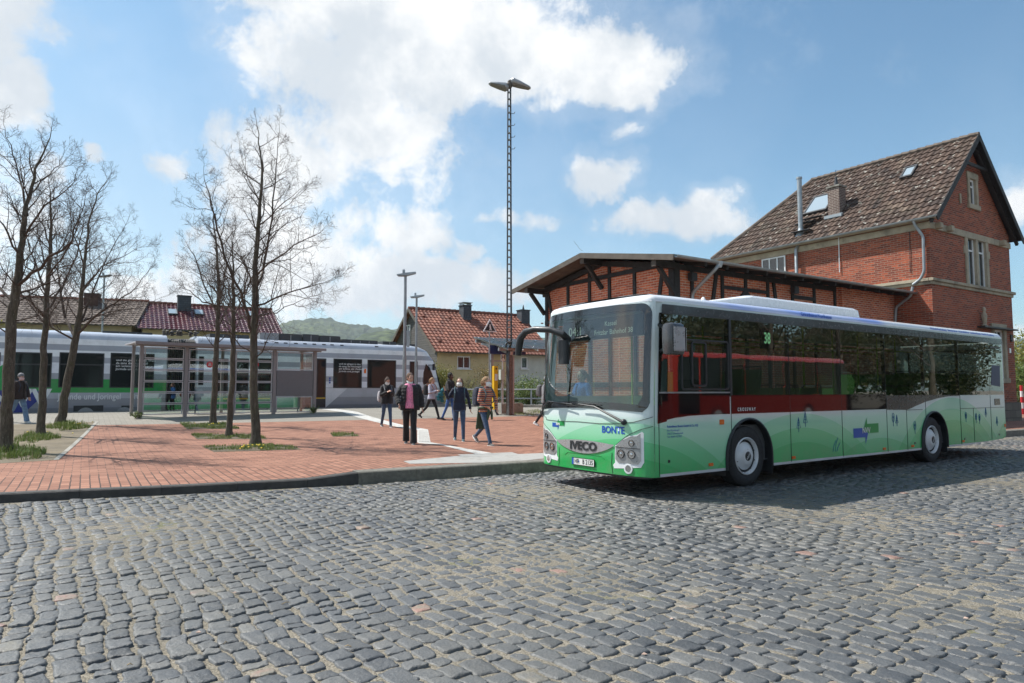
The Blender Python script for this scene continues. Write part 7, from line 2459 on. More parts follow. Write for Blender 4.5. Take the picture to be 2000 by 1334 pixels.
def person(pos, face, H, label, group, legs, arms, top, bottom, shoes, skin, hair, hairstyle='tail', head=(0, 0), mask=None, lean=0.0, puffer=None, wide=1.0, flare=0.0, jacket=None, twist=0.0, fingers_up=None, long_sleeve=True, beanie=None, hood=False):
 root = empty('person', pos, face, label, 'person', group)
 Hs = H
 th, sh, fh = .245 * H, .235 * H, .045 * H
 hipw = .052 * H
 ank = []
 rel = []
 for (a, k, sd_) in legs:      # pitch, knee, side offset
  a, k = R(a), R(k)
  kn = Vector((th * math.sin(a), 0, -th * math.cos(a)))
  an = kn + Vector((sh * math.sin(a - k), 0, -sh * math.cos(a - k)))
  rel.append((kn, an, sd_))
 hz = max(-r_[1].z for r_ in rel) + fh + .01
 hip = Vector((0, 0, hz))
 lr = R(lean)
 up = Vector((math.sin(lr), 0, math.cos(lr)))
 J = {}
 J['waist'] = hip + up * (.10 * H); J['chest'] = hip + up * (.235 * H); J['sh'] = hip + up * (.305 * H); J['neck'] = hip + up * (.345 * H)
 headc = hip + up * (.408 * H) + Vector((.012 * H, 0, 0))
 HM = Matrix.Translation(headc) @ Matrix.Rotation(R(head[0]), 4, 'Z') @ Matrix.Rotation(R(head[1]), 4, 'Y') @ Matrix.Scale(H / 1.72, 4)
 # ---- body
 b = MB()
 def hsphere(c, r_, nu=18, nv=12):
  q = MB(); q.sphere(c, r_, nu, nv); b.add([HM @ Vector(v) for v in q.v], q.f)
 def htube(pts, rr_, n=8):
  q = MB(); q.tube(pts, rr_, n); b.add([HM @ Vector(v) for v in q.v], q.f)
 hsphere((-.012, 0, .025), (.096, .076, .098))
 hsphere((.028, 0, -.030), (.062, .060, .080))
 hsphere((.040, 0, -.085), (.036, .034, .026))
 htube([(.088, 0, .022), (.104, 0, -.012), (.112, 0, -.030)], [.008, .012, .016])
 for s_ in (-1, 1):
  hsphere((-.008, s_ * .077, -.004), (.018, .009, .032), 10, 8)
  hsphere((.070, s_ * .030, .036), (.020, .026, .012), 10, 8)
  hsphere((.060, s_ * .040, -.028), (.024, .022, .028), 10, 8)
 b.tube([J['sh'], J['neck'] + Vector((.0, 0, 0)), headc + Vector((-.01, 0, -.06 * H / 1.7))], [.062 * H / 1.7, .050 * H / 1.7, .048 * H / 1.7], 12)
 W_ = wide
 def trunk(bb, grow=0.0, z0=-.03, z1=.33, hips=True, rip=0.0, sc=1.0):
  rows = [(-.055, .088, .062), (-.02, .100, .070), (.03, .096, .068), (.09, .080, .058), (.15, .083, .062), (.21, .094, .068), (.265, .103, .062), (.30, .092, .050), (.33, .050, .038)]
  rings = []
  n = 22
  zs = [z0 + (z1 - z0) * k / n for k in range(n + 1)]
  for z in zs:
   ry = float(np.interp(z, [r_[0] for r_ in rows], [r_[1] for r_ in rows])) * H * W_ + grow
   rx = float(np.interp(z, [r_[0] for r_ in rows], [r_[2] for r_ in rows])) * H * W_ + grow
   g = rip * abs(math.sin(z * H * 46)) if rip else 0
   c = hip + up * (z * H)
   rings.append(ell(c, (rx + g) * sc, (ry + g) * sc, 20))
  bb.loft(rings)
  return rings
 trunk(b, -.004, z0=-.05)
 # arms
 hands = []
 arm_pts = []
 for s_, (e_, w_) in zip((1, -1), arms):       # left (+y) then right
  S0 = J['sh'] + Vector((0, s_ * .098 * H * W_, -.012 * H))
  E = S0 + Vector(e_) * H; Wr = S0 + Vector(w_) * H
  # keep bone lengths
  E = S0 + (E - S0).normalized() * .168 * H
  Wr = E + (Wr - E).normalized() * .150 * H
  b.tube([S0 - Vector((0, s_ * .03, 0)), S0, S0.lerp(E, .4), E, E.lerp(Wr, .4), Wr], [.036, .040, .038, .031, .030, .021], 10)
  d = (Wr - E).normalized()
  side = Vector((0, s_, 0)); nrm = d.cross(Vector((1, 0, 0)) if abs(d.x) < .8 else Vector((0, 0, 1))).normalized()
  # palm facing the body: width axis roughly forward
  wx = (Vector((1, 0, 0)) - d * d.x); wx = wx.normalized() if wx.length > .25 else Vector((0, 0, 1)).cross(d).normalized()
  nn = d.cross(wx).normalized()
  k_ = H / 1.72
  curl = nn * (-s_)
  pc = Wr + d * .045 * k_
  for q in (-1, 0, 1): b.tube([Wr + wx * q * .010, Wr + d * .04 * k_ + wx * q * .020, Wr + d * .085 * k_ + wx * q * .024], [.015, .016, .012], 8)
  spread = fingers_up == s_
  for i, fl in enumerate((.066, .076, .070, .054)):
   o0 = Wr + d * .080 * k_ + wx * (.028 - .0185 * i) * k_
   cu = .15 if spread else .75
   d2 = (d + curl * cu * .6 + wx * (.12 - .08 * i if spread else 0)).normalized(); d3 = (d + curl * cu * 1.5).normalized()
   b.tube([o0, o0 + d2 * fl * .5 * k_, o0 + (d2 * .5 + d3 * .5) * fl * k_], [.0088, .0082, .0066], 7)
  t0 = Wr + d * .025 * k_ + wx * .022 * k_
  b.tube([t0, t0 + (d * .6 + wx * .75).normalized() * .035 * k_, t0 + (d * .9 + wx * .6 + curl * .2).normalized() * .066 * k_], [.013, .0105, .008], 7)
  hands.append((Wr + d * .09 * k_, d, nn)); arm_pts.append((S0, E, Wr))
 # legs
 leg_pts = []
 for s_, (kn, an, so) in zip((1, -1), rel):
  h0 = hip + Vector((0, s_ * hipw, -.01)); K = h0 + kn + Vector((0, s_ * so * .5, 0)); A_ = h0 + an + Vector((0, s_ * so, 0))
  b.tube([h0 + Vector((0, 0, .03)), h0, K, A_, A_ - Vector((0, 0, fh * .6))], [.06, .066, .045, .032, .032], 10)
  leg_pts.append((h0, K, A_))
 body = fused(b, 'body', skin, root, voxel=.0068, smooth=2)
 # ---- face
 eye = MB(); iris = MB()
 for s_ in (-1, 1):
  q = MB(); q.sphere((.074, s_ * .031, .022), (.014, .015, .0095), 10, 8); eye.add([HM @ Vector(v) for v in q.v], q.f)
  q = MB(); q.sphere((.0845, s_ * .031, .021), (.0055, .0075, .0075), 8, 6); q2 = [HM @ Vector(v) for v in q.v]
  im = MB(); im.add(q2, q.f); im.build('iris', 'black_plastic', body, smooth=True)
  q = MB(); q.tube([(.083, s_ * .048, .043), (.091, s_ * .030, .050), (.090, s_ * .015, .046)], [.003, .0048, .0035], 6)
  im = MB(); im.add([HM @ Vector(v) for v in q.v], q.f); im.build('eyebrow', hair, body, smooth=True)
  im = MB(); q = MB(); q.sphere((.074, s_ * .031, .022), (.014, .015, .0095), 10, 8); im.add([HM @ Vector(v) for v in q.v], q.f); im.build('eye', 'white_frame', body, smooth=True)
 if mask != 'on':
  q = MB(); q.sphere((.088, 0, -.060), (.010, .024, .0075), 10, 6); im = MB(); im.add([HM @ Vector(v) for v in q.v], q.f); im.build('mouth', skin_mat('lip_skin', (.42, .14, .12)), body, smooth=True)
 if mask:
  mm = M['mask_white'] if mask != 'pink' else M['mask_pink']
  off = -.062 if mask == 'chin' else 0
  q = MB()
  q.loft([[HM @ Vector((x_ + (0 if mask != 'chin' else -.030), y_, z_ + off)) for x_, y_, z_ in r_] for r_ in
    ([(.030, .075 * math.sin(a), .0 + .0 * a) if False else (.018 + .085 * math.cos(a), .074 * math.sin(a), -.098) for a in [math.pi * (k / 10 - .5) for k in range(11)]],
     [(.020 + .104 * math.cos(a), .078 * math.sin(a), -.060) for a in [math.pi * (k / 10 - .5) for k in range(11)]],
     [(.010 + .118 * math.cos(a), .080 * math.sin(a), -.028) for a in [math.pi * (k / 10 - .5) for k in range(11)]],
     [(.005 + .098 * math.cos(a), .078 * math.sin(a), .002) for a in [math.pi * (k / 10 - .5) for k in range(11)]])], cap=True)
  q.build('face_mask', mm, root, smooth=True)
 # ---- hair
 if hairstyle or beanie:
  hb = MB()
  def hs(c, r_, nu=18, nv=12):
   q = MB(); q.sphere(c, r_, nu, nv); hb.add([HM @ Vector(v) for v in q.v], q.f)
  def ht(pts, rr_, n=10):
   q = MB(); q.tube(pts, rr_, n); hb.add([HM @ Vector(v) for v in q.v], q.f)
  hs((-.032, 0, .044), (.098, .086, .096)); hs((-.052, 0, -.015), (.060, .074, .078))
  rq = random.Random(int(H * 1000))
  for _ in range(30):
   a = rq.uniform(.9, 5.4); zz = rq.uniform(-.03, .10); k_ = math.sqrt(max(.05, 1 - ((zz - .02) / .115) ** 2))
   ht([(-.024 + .098 * k_ * math.cos(a), .086 * k_ * math.sin(a), zz), (-.034 + .104 * k_ * math.cos(a + .15), .092 * k_ * math.sin(a + .15), zz - .035)], [.010, .007], 5)
  if hairstyle == 'tail':
   hs((-.112, 0, .055), (.032, .030, .032)); ht([(-.11, 0, .05), (-.155, .01, .0), (-.150, .02, -.08), (-.125, .03, -.15)], [.026, .034, .028, .008])
  elif hairstyle == 'bun':
   hs((-.075, 0, .115), (.045, .045, .040))
  elif hairstyle == 'curly':
   rr0 = random.Random(5)
   for _ in range(26):
    a = rr0.uniform(0, 6.28); e_ = rr0.uniform(.2, 1.5)
    hs((-.035 + .088 * math.cos(a) * math.cos(e_) * (1 if math.cos(a) < .3 else .7), .08 * math.sin(a) * math.cos(e_), .045 + .095 * math.sin(e_)), .026, 8, 6)
   hs((-.105, 0, .06), (.05, .055, .05))
  elif hairstyle == 'long':
   for s_ in (-1, 1): ht([(.022, s_ * .070, .055), (.015, s_ * .084, -.01), (.010, s_ * .088, -.08), (.0, s_ * .082, -.145)], [.020, .022, .024, .010])
   ht([(-.06, 0, .03), (-.075, 0, -.06), (-.065, 0, -.15)], [.085, .075, .045])
  if beanie:
   hb2 = MB(); q = MB(); q.sphere((-.022, 0, .055), (.108, .094, .100), 18, 12); hb2.add([HM @ Vector(v) for v in q.v if v[2] > -9], q.f)
   fused(hb2, 'beanie', beanie, root, voxel=.009)
  fused(hb, 'hair', hair, root, voxel=.008, smooth=1)
 # ---- trousers
 tb = MB()
 trunk(tb, .012, z0=-.05, z1=.06)
 r_th = (.078 if flare == 0 else .085) * W_;
 for (h0, K, A_) in leg_pts:
  r_k = .056 + flare * .025; r_a = .043 + flare * .055
  low = A_ - Vector((0, 0, fh * (.35 + flare * .35)))
  tb.tube([h0 + Vector((0, 0, .05)), h0, h0.lerp(K, .5), K, K.lerp(A_, .5), A_, low], [.075, r_th, (r_th + r_k) / 2 + .004, r_k, (r_k + r_a) / 2, r_a, r_a + .003], 14)
 fused(tb, 'trousers', bottom, root, voxel=.011)
 # ---- shoes
 for (h0, K, A_) in leg_pts:
  d = (A_ - K); pitch = math.atan2(d.x, -d.z)      # shin angle
  sh_m = MB(); so = MB()
  F0 = A_ + Vector((0, 0, 0))
  lift = A_.z - fh
  ang = min(0.0, -lift * 5.5) if lift > .015 else 0.0
  ang = max(-1.0, ang)
  rot = Matrix.Translation(F0) @ Matrix.Rotation(-ang if pitch < 0 else ang * .3, 4, 'Y')
  for (cx_, cz_, rx_, ry_, rz_) in ((-.035, -.045, .052, .040, .050), (.03, -.050, .060, .040, .040), (.095, -.062, .065, .044, .026), (-.01, -.01, .042, .038, .045)):
   q = MB(); q.sphere((cx_, 0, cz_), (rx_, ry_, rz_), 14, 8); sh_m.add([rot @ (Vector(v) * (H / 1.72)) for v in q.v], q.f)
  s0 = fused(sh_m, 'shoe', shoes[0], root, voxel=.009)
  q = MB(); q.loft([[(rot @ (Vector((cx_ + x_, y_, z_)) * (H / 1.72))) for x_, y_, cx_ in [(.135 * math.cos(t_), (.044 + .004 * math.cos(t_)) * math.sin(t_), .035) for t_ in [2 * math.pi * k / 16 for k in range(16)]]] for z_ in (-.092, -.066)])
  q.build('sole', shoes[1], s0, smooth=False)
 # ---- top
 tp = MB()
 trunk(tp, .016, z0=-.03 if not puffer else -.02, z1=.335)
 for (S0, E, Wr) in arm_pts:
  if puffer: break
  tp.tube([S0 - Vector((0, (1 if S0.y > 0 else -1) * .04, 0)), S0, S0.lerp(E, .5), E, E.lerp(Wr, .5), Wr, Wr + (Wr - E).normalized() * .008], [.048, .056, .050, .044, .042, .036, .034], 12)
 fused(tp, 'shirt' if puffer else 'sweater', top, root, voxel=.011)
 if puffer or jacket:
  # open quilted jacket: C-shaped body and sleeves
  jb = MB(); pm = puffer or jacket
  rings = []
  n = 44
  z0, z1 = -.045, .315
  for k in range(n + 1):
   z = z0 + (z1 - z0) * k / n
   rows = ([-.055, .03, .09, .15, .21, .265, .30, .33], [.112, .112, .104, .104, .108, .110, .090, .058], [.082, .082, .078, .080, .082, .076, .060, .050])
   ry = float(np.interp(z, rows[0], rows[1])) * H * W_; rx = float(np.interp(z, rows[0], rows[2])) * H * W_
   g = .026 + (.014 * abs(math.sin((z - z0) * H * math.pi / .085)) if puffer else .004)
   c = hip + up * (z * H)
   op = R(30 - 12 * (z - z0) / (z1 - z0)) if puffer else R(6)
   out_, in_ = [], []
   for q in range(25):
    a = op + (2 * math.pi - 2 * op) * q / 24
    out_.append((c.x + (rx + g) * math.cos(a), c.y + (ry + g) * math.sin(a), c.z)); in_.append((c.x + (rx + .004) * math.cos(a), c.y + (ry + .004) * math.sin(a), c.z))
   rings.append(out_ + in_[::-1])
  jb.loft(rings)
  for (S0, E, Wr) in arm_pts:
   pts = []; rs = []
   m_ = 26
   for k in range(m_ + 1):
    f = k / m_
    P_ = S0.lerp(E, f * 2) if f < .5 else E.lerp(Wr, (f - .5) * 2)
    pts.append(P_); rs.append((.070 - .020 * f) + (.011 * abs(math.sin(f * math.pi * 5.5)) if puffer else 0))
   rs[-1] = .040
   pts = [S0 - Vector((0, (1 if S0.y > 0 else -1) * .05, 0))] + pts; rs = [.055] + rs
   jb.tube(pts, rs, 12)
  if hood or puffer:
   c = J['neck'] + Vector((-.055, 0, -.01))
   jb.sphere(c, (.055, .095, .055), 14, 8)
   jb.tube([J['neck'] + Vector((.075 * math.cos(a) - .01, .085 * math.sin(a), .0)) for a in [R(50 + 260 * k / 10) for k in range(11)]], .026, 8)
  fused(jb, 'jacket', pm, root, voxel=.0105, smooth=1)
 M4 = Matrix.Translation(Vector(pos)) @ Matrix.Rotation(face, 4, 'Z')
 return dict(root=root, M=M4, J=J, hands=hands, hip=hip, up=up, H=H, legs=leg_pts, arms=arm_pts, HM=HM)
def backpack(P, m, m2, label, side=0, w=.30, h=.42, d=.17, drop=0.0, one=False, cat='backpack'):
 """a bag on the back (or slung on one shoulder)"""
 M4 = P['M']; H = P['H']
 c = P['J']['chest'] + Vector((-.075 * H * 1.0 - d / 2 - .035, side, -.06 - drop))
 e = empty('backpack', M4 @ Vector((c.x, c.y, c.z - h / 2)), M4.to_euler().z, label, cat)
 b = MB()
 b.loft([[(p[0], p[1], z) for p in rrect(-d / 2 * k, d / 2 * k, -w / 2 * k, w / 2 * k, .05 * k, 3)] for z, k in ((0, .75), (.03, .98), (h * .35, 1.05), (h * .75, .98), (h * .93, .80), (h, .4))])
 b.build('bag_body', m, e, smooth=True)
 b = MB(); b.loft([[(p[0] - d / 2 - .015, p[1], z) for p in rrect(-.03 * k, .03 * k, -w * .38 * k, w * .38 * k, .02, 3)] for z, k in ((.04, .8), (.06, 1), (h * .45, 1), (h * .5, .8))])
 b.build('front_pocket', m2, e, smooth=True)
 to = lambda p: Vector(p) - Vector((c.x, c.y, c.z - h / 2))
 for s_ in ((-1, 1) if not one else (one,)):
  sh = P['J']['sh']
  y = s_ * .075 * H
  pts = [Vector((d / 2 - .01, y * .7 - side, h * .85)), to(sh + Vector((-.05, y, .055))), to(sh + Vector((.03, y, .050))), to(P['J']['chest'] + Vector((.082 * H + .025, y * 1.02, .0))), to(P['J']['waist'] + Vector((.06 * H + .02, y * 1.15, .03))), to(P['J']['waist'] + Vector((-.05, y * 1.25, .0)))]
  b = MB();
  for q0, q1 in zip(pts[:-1], pts[1:]): b.tube([q0, q1], .0145, 6)
  b.build('shoulder_strap', m2, e, smooth=True)
 b = MB(); b.tube([(.03, -.04, h * .97), (.03, -.02, h + .04), (.03, .02, h + .04), (.03, .04, h * .97)], .009, 6); b.build('grab_loop', m2, e, smooth=True)
 return e
def phone(P, hand, label, col=None):
 h, d, nn = P['hands'][hand]
 M4 = P['M']
 q = M4 @ h
 e = empty('mobile_phone', q, M4.to_euler().z, label, 'phone')
 b = MB(); b.box(-.006, .006, -.037, .037, -.075, .075); b.build('phone_case', 'black_plastic', e, bevel=.004)
 b = MB(); b.box(.0062, .0075, -.033, .033, -.068, .068); b.build('phone_screen', col or 'bus_screen_dark', e)
 e.rotation_euler = (0, R(-35), M4.to_euler().z)
 return e
def build_people():
 M['mask_white'] = mat('white_face_mask', (.72, .72, .70), .8, var=.03)
 M['mask_pink'] = mat('pink_face_mask', (.62, .42, .42), .8, var=.03)
 M['bus_screen_dark'] = mat('phone_screen', (.02, .03, .05), .1, var=0)
 fair = skin_mat('fair_skin', (.56, .33, .24)); dark = skin_mat('dark_skin', (.12, .055, .032))
 br = cloth('brown_hair', (.11, .06, .035), bs=70, bump=.01, var=.4, vs=40); dbr = cloth('dark_brown_hair', (.06, .036, .024), bs=70, bump=.01, var=.4, vs=40); bl = cloth('dark_blonde_hair', (.30, .18, .09), bs=70, bump=.01, var=.4, vs=40); blk = cloth('black_hair', (.010, .008, .007), bs=60)
 black = cloth('black_fabric', (.013, .013, .015)); jeans = cloth('blue_denim', (.045, .085, .16), var=.35); ljeans = cloth('light_denim', (.13, .21, .32), var=.35); bjeans = cloth('bright_blue_denim', (.04, .12, .34), var=.25)
 navy = cloth('navy_knit', (.012, .018, .042)); white = cloth('pale_lilac_knit', (.55, .54, .64)); pink = cloth('pink_print_shirt', (.78, .25, .40), var=.4, vs=30)
 legg = cloth('black_leggings', (.014, .016, .018)); teal = cloth('teal_jacket', (.02, .17, .20)); brown = cloth('dark_brown_jacket', (.028, .016, .014)); grey = cloth('grey_fabric', (.20, .20, .21)); lgrey = cloth('light_grey_fabric', (.42, .40, .42))
 green = cloth('olive_green_jacket', (.045, .075, .045)); blue = cloth('royal_blue_jacket', (.015, .13, .42))
 stripe = cloth('striped_sweater', (0, 0, 0), stripes=(9.5, [(0, (.03, .03, .05, 1)), (.20, (.50, .10, .05, 1)), (.42, (.55, .46, .36, 1)), (.52, (.06, .05, .07, 1)), (.66, (.52, .14, .04, 1)), (.84, (.62, .52, .40, 1)), (.92, (.28, .04, .04, 1))]))
 wsh = (mat('white_sneaker', (.62, .62, .60), .6, var=.1), M['white_frame']); bsh = (mat('dark_sneaker', (.03, .035, .04), .6, var=.2), M['white_frame']); bb = (mat('black_boot', (.02, .02, .02), .5, var=.2), M['rubber'])
 gsh = (mat('grey_sneaker', (.10, .10, .095), .7, var=.2), M['white_frame']); tsh = (mat('teal_sneaker', (.02, .08, .10), .6, var=.2), M['white_frame'])
 g = 'young people walking across the forecourt'
 A = lambda deg: R(deg)
 cross = lambda px_, py: G(px_, py)
 # black jacket, looking at a phone
 P = person(G(755, 834), A(-62), 1.58, 'girl in a short black jacket and blue jeans looking down at her phone', g, [(16, 6, .0), (-14, 14, .0)],
      [((.02, .03, -.16), (.14, -.05, -.09)), ((.03, -.03, -.16), (.15, .07, -.09))], black, jeans, bsh, fair, dbr, 'bun', head=(8, 28), mask='on', jacket=black, hood=True)
 phone(P, 0, 'dark phone held by the girl in the short black jacket'); backpack(P, lgrey, grey, 'pale grey rucksack hanging low behind the girl with the phone', side=-.10, drop=.14, w=.26, h=.36)
 # puffer jacket, pink shirt
 P = person(G(800, 867), A(-86), 1.71, 'girl in an open black puffer jacket over a pink shirt walking towards the camera', g, [(13, 5, .015), (-11, 12, .015)],
      [((-.01, .055, -.16), (.03, .07, -.30)), ((.01, -.085, -.145), (.10, -.045, -.24))], pink, black, (bsh[0], M['white_frame']), fair, br, 'tail', head=(28, 14), mask='chin', puffer=black, wide=1.08, flare=.75)
 # white top carrying teal jacket, walking right
 P = person(G(842, 818), A(-28), 1.60, 'girl in a pale top and black leggings carrying a teal jacket', g, [(26, 8, .0), (-26, 22, .0)],
      [((.04, .02, -.16), (.17, -.04, -.12)), ((.04, -.02, -.16), (.17, .06, -.12))], white, legg, bb, fair, bl, 'tail', head=(0, 12), lean=3)
 backpack(P, black, cloth('rust_fabric', (.22, .07, .025)), 'black and rust backpack worn by the girl in the pale top', w=.28, h=.42)
 b = MB(); h = P['hands'][0][0]
 rnd = random.Random(2)
 for k in range(9): b.sphere((rnd.uniform(-.05, .05), rnd.uniform(-.10, .10), -.02 - .055 * k), (.075 + rnd.uniform(-.02, .02), .10 + rnd.uniform(-.03, .02), .06), 12, 8)
 tj = fused(b, 'carried_jacket', teal, None, voxel=.014, smooth=1); tj.matrix_world = P['M'] @ Matrix.Translation(h + Vector((.03, -.02, .05)))
 tag(tj, 'teal jacket hanging over the arms of the girl in the pale top', 'jacket')
 # dark skinned, black jacket, bright jeans
 P = person(G(879, 821), A(-20), 1.74, 'person in a black jacket and bright blue jeans with curly dark hair', g, [(10, 4, .0), (-14, 10, .0)],
      [((.04, .02, -.16), (.18, -.02, -.12)), ((.04, -.03, -.16), (.17, .04, -.14))], black, bjeans, bb, dark, blk, 'curly', head=(-5, 10), jacket=black, hood=True)
 # navy sweater, waving
 P = person(G(897, 861), A(-84), 1.61, 'girl in a navy sweater and ripped jeans raising one hand', g, [(15, 7, .015), (-13, 14, .02)],
      [((-.02, .05, -.16), (.0, .075, -.30)), ((.0, -.085, -.14), (.075, -.14, .01))], navy, jeans, tsh, fair, br, 'long', head=(-10, 0), mask='on', fingers_up=-1)
 backpack(P, grey, cloth('strap_teal', (.05, .10, .12)), 'grey rucksack on the back of the girl raising her hand', w=.28, h=.38)
 # letters on the sweater
 # striped sweater, striding
 P = person(G(948, 869), A(-48), 1.66, 'girl in a colourful striped sweater and jeans striding with a phone', g, [(-24, 26, .0), (22, 3, .0)],
      [((.03, .06, -.155), (.09, .02, -.27)), ((.02, -.06, -.155), (.11, .02, -.24))], stripe, jeans, gsh, fair, bl, 'tail', head=(22, 4), mask='on', lean=3)
 phone(P, 0, 'phone in the hand of the girl in the striped sweater')
 backpack(P, navy, cloth('strap_teal', (.05, .10, .12)), 'large navy school backpack on the girl in the striped sweater', w=.31, h=.46, d=.20)
 b = MB()
 hp = P['hip']; H = P['H']
 for a in range(0, 360, 15):
  b.sphere(hp + Vector((.085 * H * math.cos(R(a)), .108 * H * math.sin(R(a)), .035 * H)), (.035, .035, .032), 8, 6)
 for k in range(10):
  f = k / 9
  for y in (-.09, -.03, .03, .09): b.sphere(hp + Vector((-.125 - .05 * f, y * (1 + f * .3), .04 - .46 * f)), (.032, .045, .05), 8, 6)
 for y in (-.02, .02):
  b.tube([hp + Vector((.15, y, .05)), hp + Vector((.17, y * 2.5, -.06)), hp + Vector((.16, y * 3.5, -.22))], [.03, .034, .028], 8)
 tj = fused(b, 'tied_jacket', green, None, voxel=.013, smooth=2); tj.matrix_world = P['M']
 tag(tj, 'olive green jacket tied round the waist of the striped sweater girl', 'jacket')
 # half hidden by the bus
 P = person(G(1068, 833), A(-30), 1.70, 'person in a grey hooded top and dark trousers half hidden by the bus front', g, [(16, 5, .0), (-18, 18, .0)],
      [((.02, .05, -.16), (.06, .05, -.29)), ((.02, -.05, -.16), (.06, -.05, -.29))], grey, black, wsh, fair, dbr, None, head=(0, 5), beanie=grey, hood=True, jacket=grey)
 backpack(P, cloth('mid_grey_bag', (.12, .12, .125)), black, 'mid grey bag on the back of the person beside the bus front', w=.30, h=.40)
 # far left walker
 P = person(G(36, 825), A(-12), 1.56, 'girl in a grey beanie and dark brown jacket walking past the left trees', g, [(20, 5, .0), (-24, 20, .0)],
      [((.02, .05, -.16), (.08, .03, -.28)), ((.0, -.05, -.16), (.0, -.05, -.30))], brown, ljeans, wsh, fair, dbr, None, head=(-8, 6), mask='pink', beanie=grey, jacket=brown, flare=.6)
 backpack(P, cloth('magenta_print', (.30, .05, .16), var=.9, vs=26), navy, 'magenta patterned school backpack on the girl in the beanie', w=.30, h=.42, d=.20)
 # seen through the windscreen
 P = person(Vector((1.45, 14.1, PZ(1.45, 14.1))), A(-150), 1.70, 'person in a royal blue jacket visible through the bus windscreen', g, [(4, 2, .02), (-4, 2, .02)],
      [((.0, .06, -.16), (.05, .04, -.29)), ((.04, -.05, -.155), (.14, .05, -.10))], blue, black, bb, fair, br, None if False else 'tail', head=(0, 5), jacket=blue)
build_people()
# ------------------------------------------------------------------ shrubs and far trees with leaves
def leaf_mat(name, stops):
 m, t, p = new_mat(name)
 a = t.n('ShaderNodeAttribute', attribute_name='tint').outputs['Fac']
 t.inp(p, 'Base Color', t.ramp(a, stops)); p.inputs['Roughness'].default_value = .55
 tr = t.n('ShaderNodeBsdfTranslucent'); t.inp(tr, 0, t.ramp(a, stops))
 mx = t.n('ShaderNodeMixShader'); t.inp(mx, 0, .3)
 nt = m.node_tree
 nt.links.new(p.outputs[0], mx.inputs[1]); nt.links.new(tr.outputs[0], mx.inputs[2])
 nt.links.new(mx.outputs[0], [n for n in nt.nodes if n.type == 'OUTPUT_MATERIAL'][0].inputs[0])
 return m
def leafy(name, base, h, w, n, m, label, cat, group, seed, leaf=.05, stems=9, shape='round', dens=1.0, d=None, bare=.0):
 """shrub: arching stems and leaf-sized faces held in clumps near them"""
 rng = np.random.default_rng(seed); rnd = random.Random(seed)
 root = empty(name, base, 0, label, cat, group)
 d = d or w
 b = MB(); tips = []
 for k in range(stems):
  a = rnd.uniform(0, 6.28); q = Vector((rnd.gauss(0, .08 * w), rnd.gauss(0, .08 * d), 0)); pts = [q]
  ln = h * rnd.uniform(.6, 1.0); out = rnd.uniform(.15, .5)
  for i in range(1, 6):
   f = i / 5
   q = Vector((math.cos(a) * out * w * f ** 1.3, math.sin(a) * out * d * f ** 1.3, ln * f * (1 - .12 * f))) + Vector((rnd.gauss(0, .03), rnd.gauss(0, .03), 0))
   pts.append(q)
   if i > 1: tips.append(q)
  b.tube(pts, [.018 * h / 1.5 + .004, .014 * h / 1.5 + .003, .010, .008, .005, .003], 5, cap=False)
  for _ in range(5):
   i = rnd.randint(1, 4); p0 = pts[i]; aa = rnd.uniform(0, 6.28)
   p1 = p0 + Vector((math.cos(aa) * .18 * w, math.sin(aa) * .18 * d, rnd.uniform(.05, .25) * h))
   b.tube([p0, p0.lerp(p1, .5) + Vector((0, 0, .03)), p1], [.007, .005, .002], 4, cap=False); tips.append(p1); tips.append(p0.lerp(p1, .6))
 b.build('stem', 'twig', root, uv=False)
 C = np.array([tuple(t) for t in tips])
 C = C[C[:, 2] > h * (.08 if shape == 'round' else .3)]
 idx = rng.integers(0, len(C), n)
 clump = .085 * (w + h) / 2
 P = C[idx] + rng.normal(0, clump, (n, 3)) * np.array([1, d / w, .9])
 P = P[P[:, 2] > .02]
 n = len(P)
 nor = rng.normal(0, 1, (n, 3)); nor /= np.linalg.norm(nor, axis=1)[:, None]
 u = np.cross(nor, rng.normal(0, 1, (n, 3))); u /= np.linalg.norm(u, axis=1)[:, None]
 v = np.cross(nor, u)
 s = leaf * rng.uniform(.5, 1.2, n)[:, None]
 V = np.stack([P - u * s, P - v * s * .5, P + u * s, P + v * s * .5], 1).reshape(-1, 3)
 Fc = np.arange(n * 4).reshape(-1, 4)
 me = bpy.data.meshes.new('foliage'); me.from_pydata(V.tolist(), [], Fc.tolist())
 tint = np.clip(.5 + .22 * np.sin(C[idx][:n, 0] * 9 + C[idx][:n, 2] * 7) + rng.normal(0, .16, n), 0, 1)
 at = me.attributes.new('tint', 'FLOAT', 'FACE'); at.data.foreach_set('value', tint.astype(np.float32))
 link('foliage', me, m, root, uv=False)
 return root
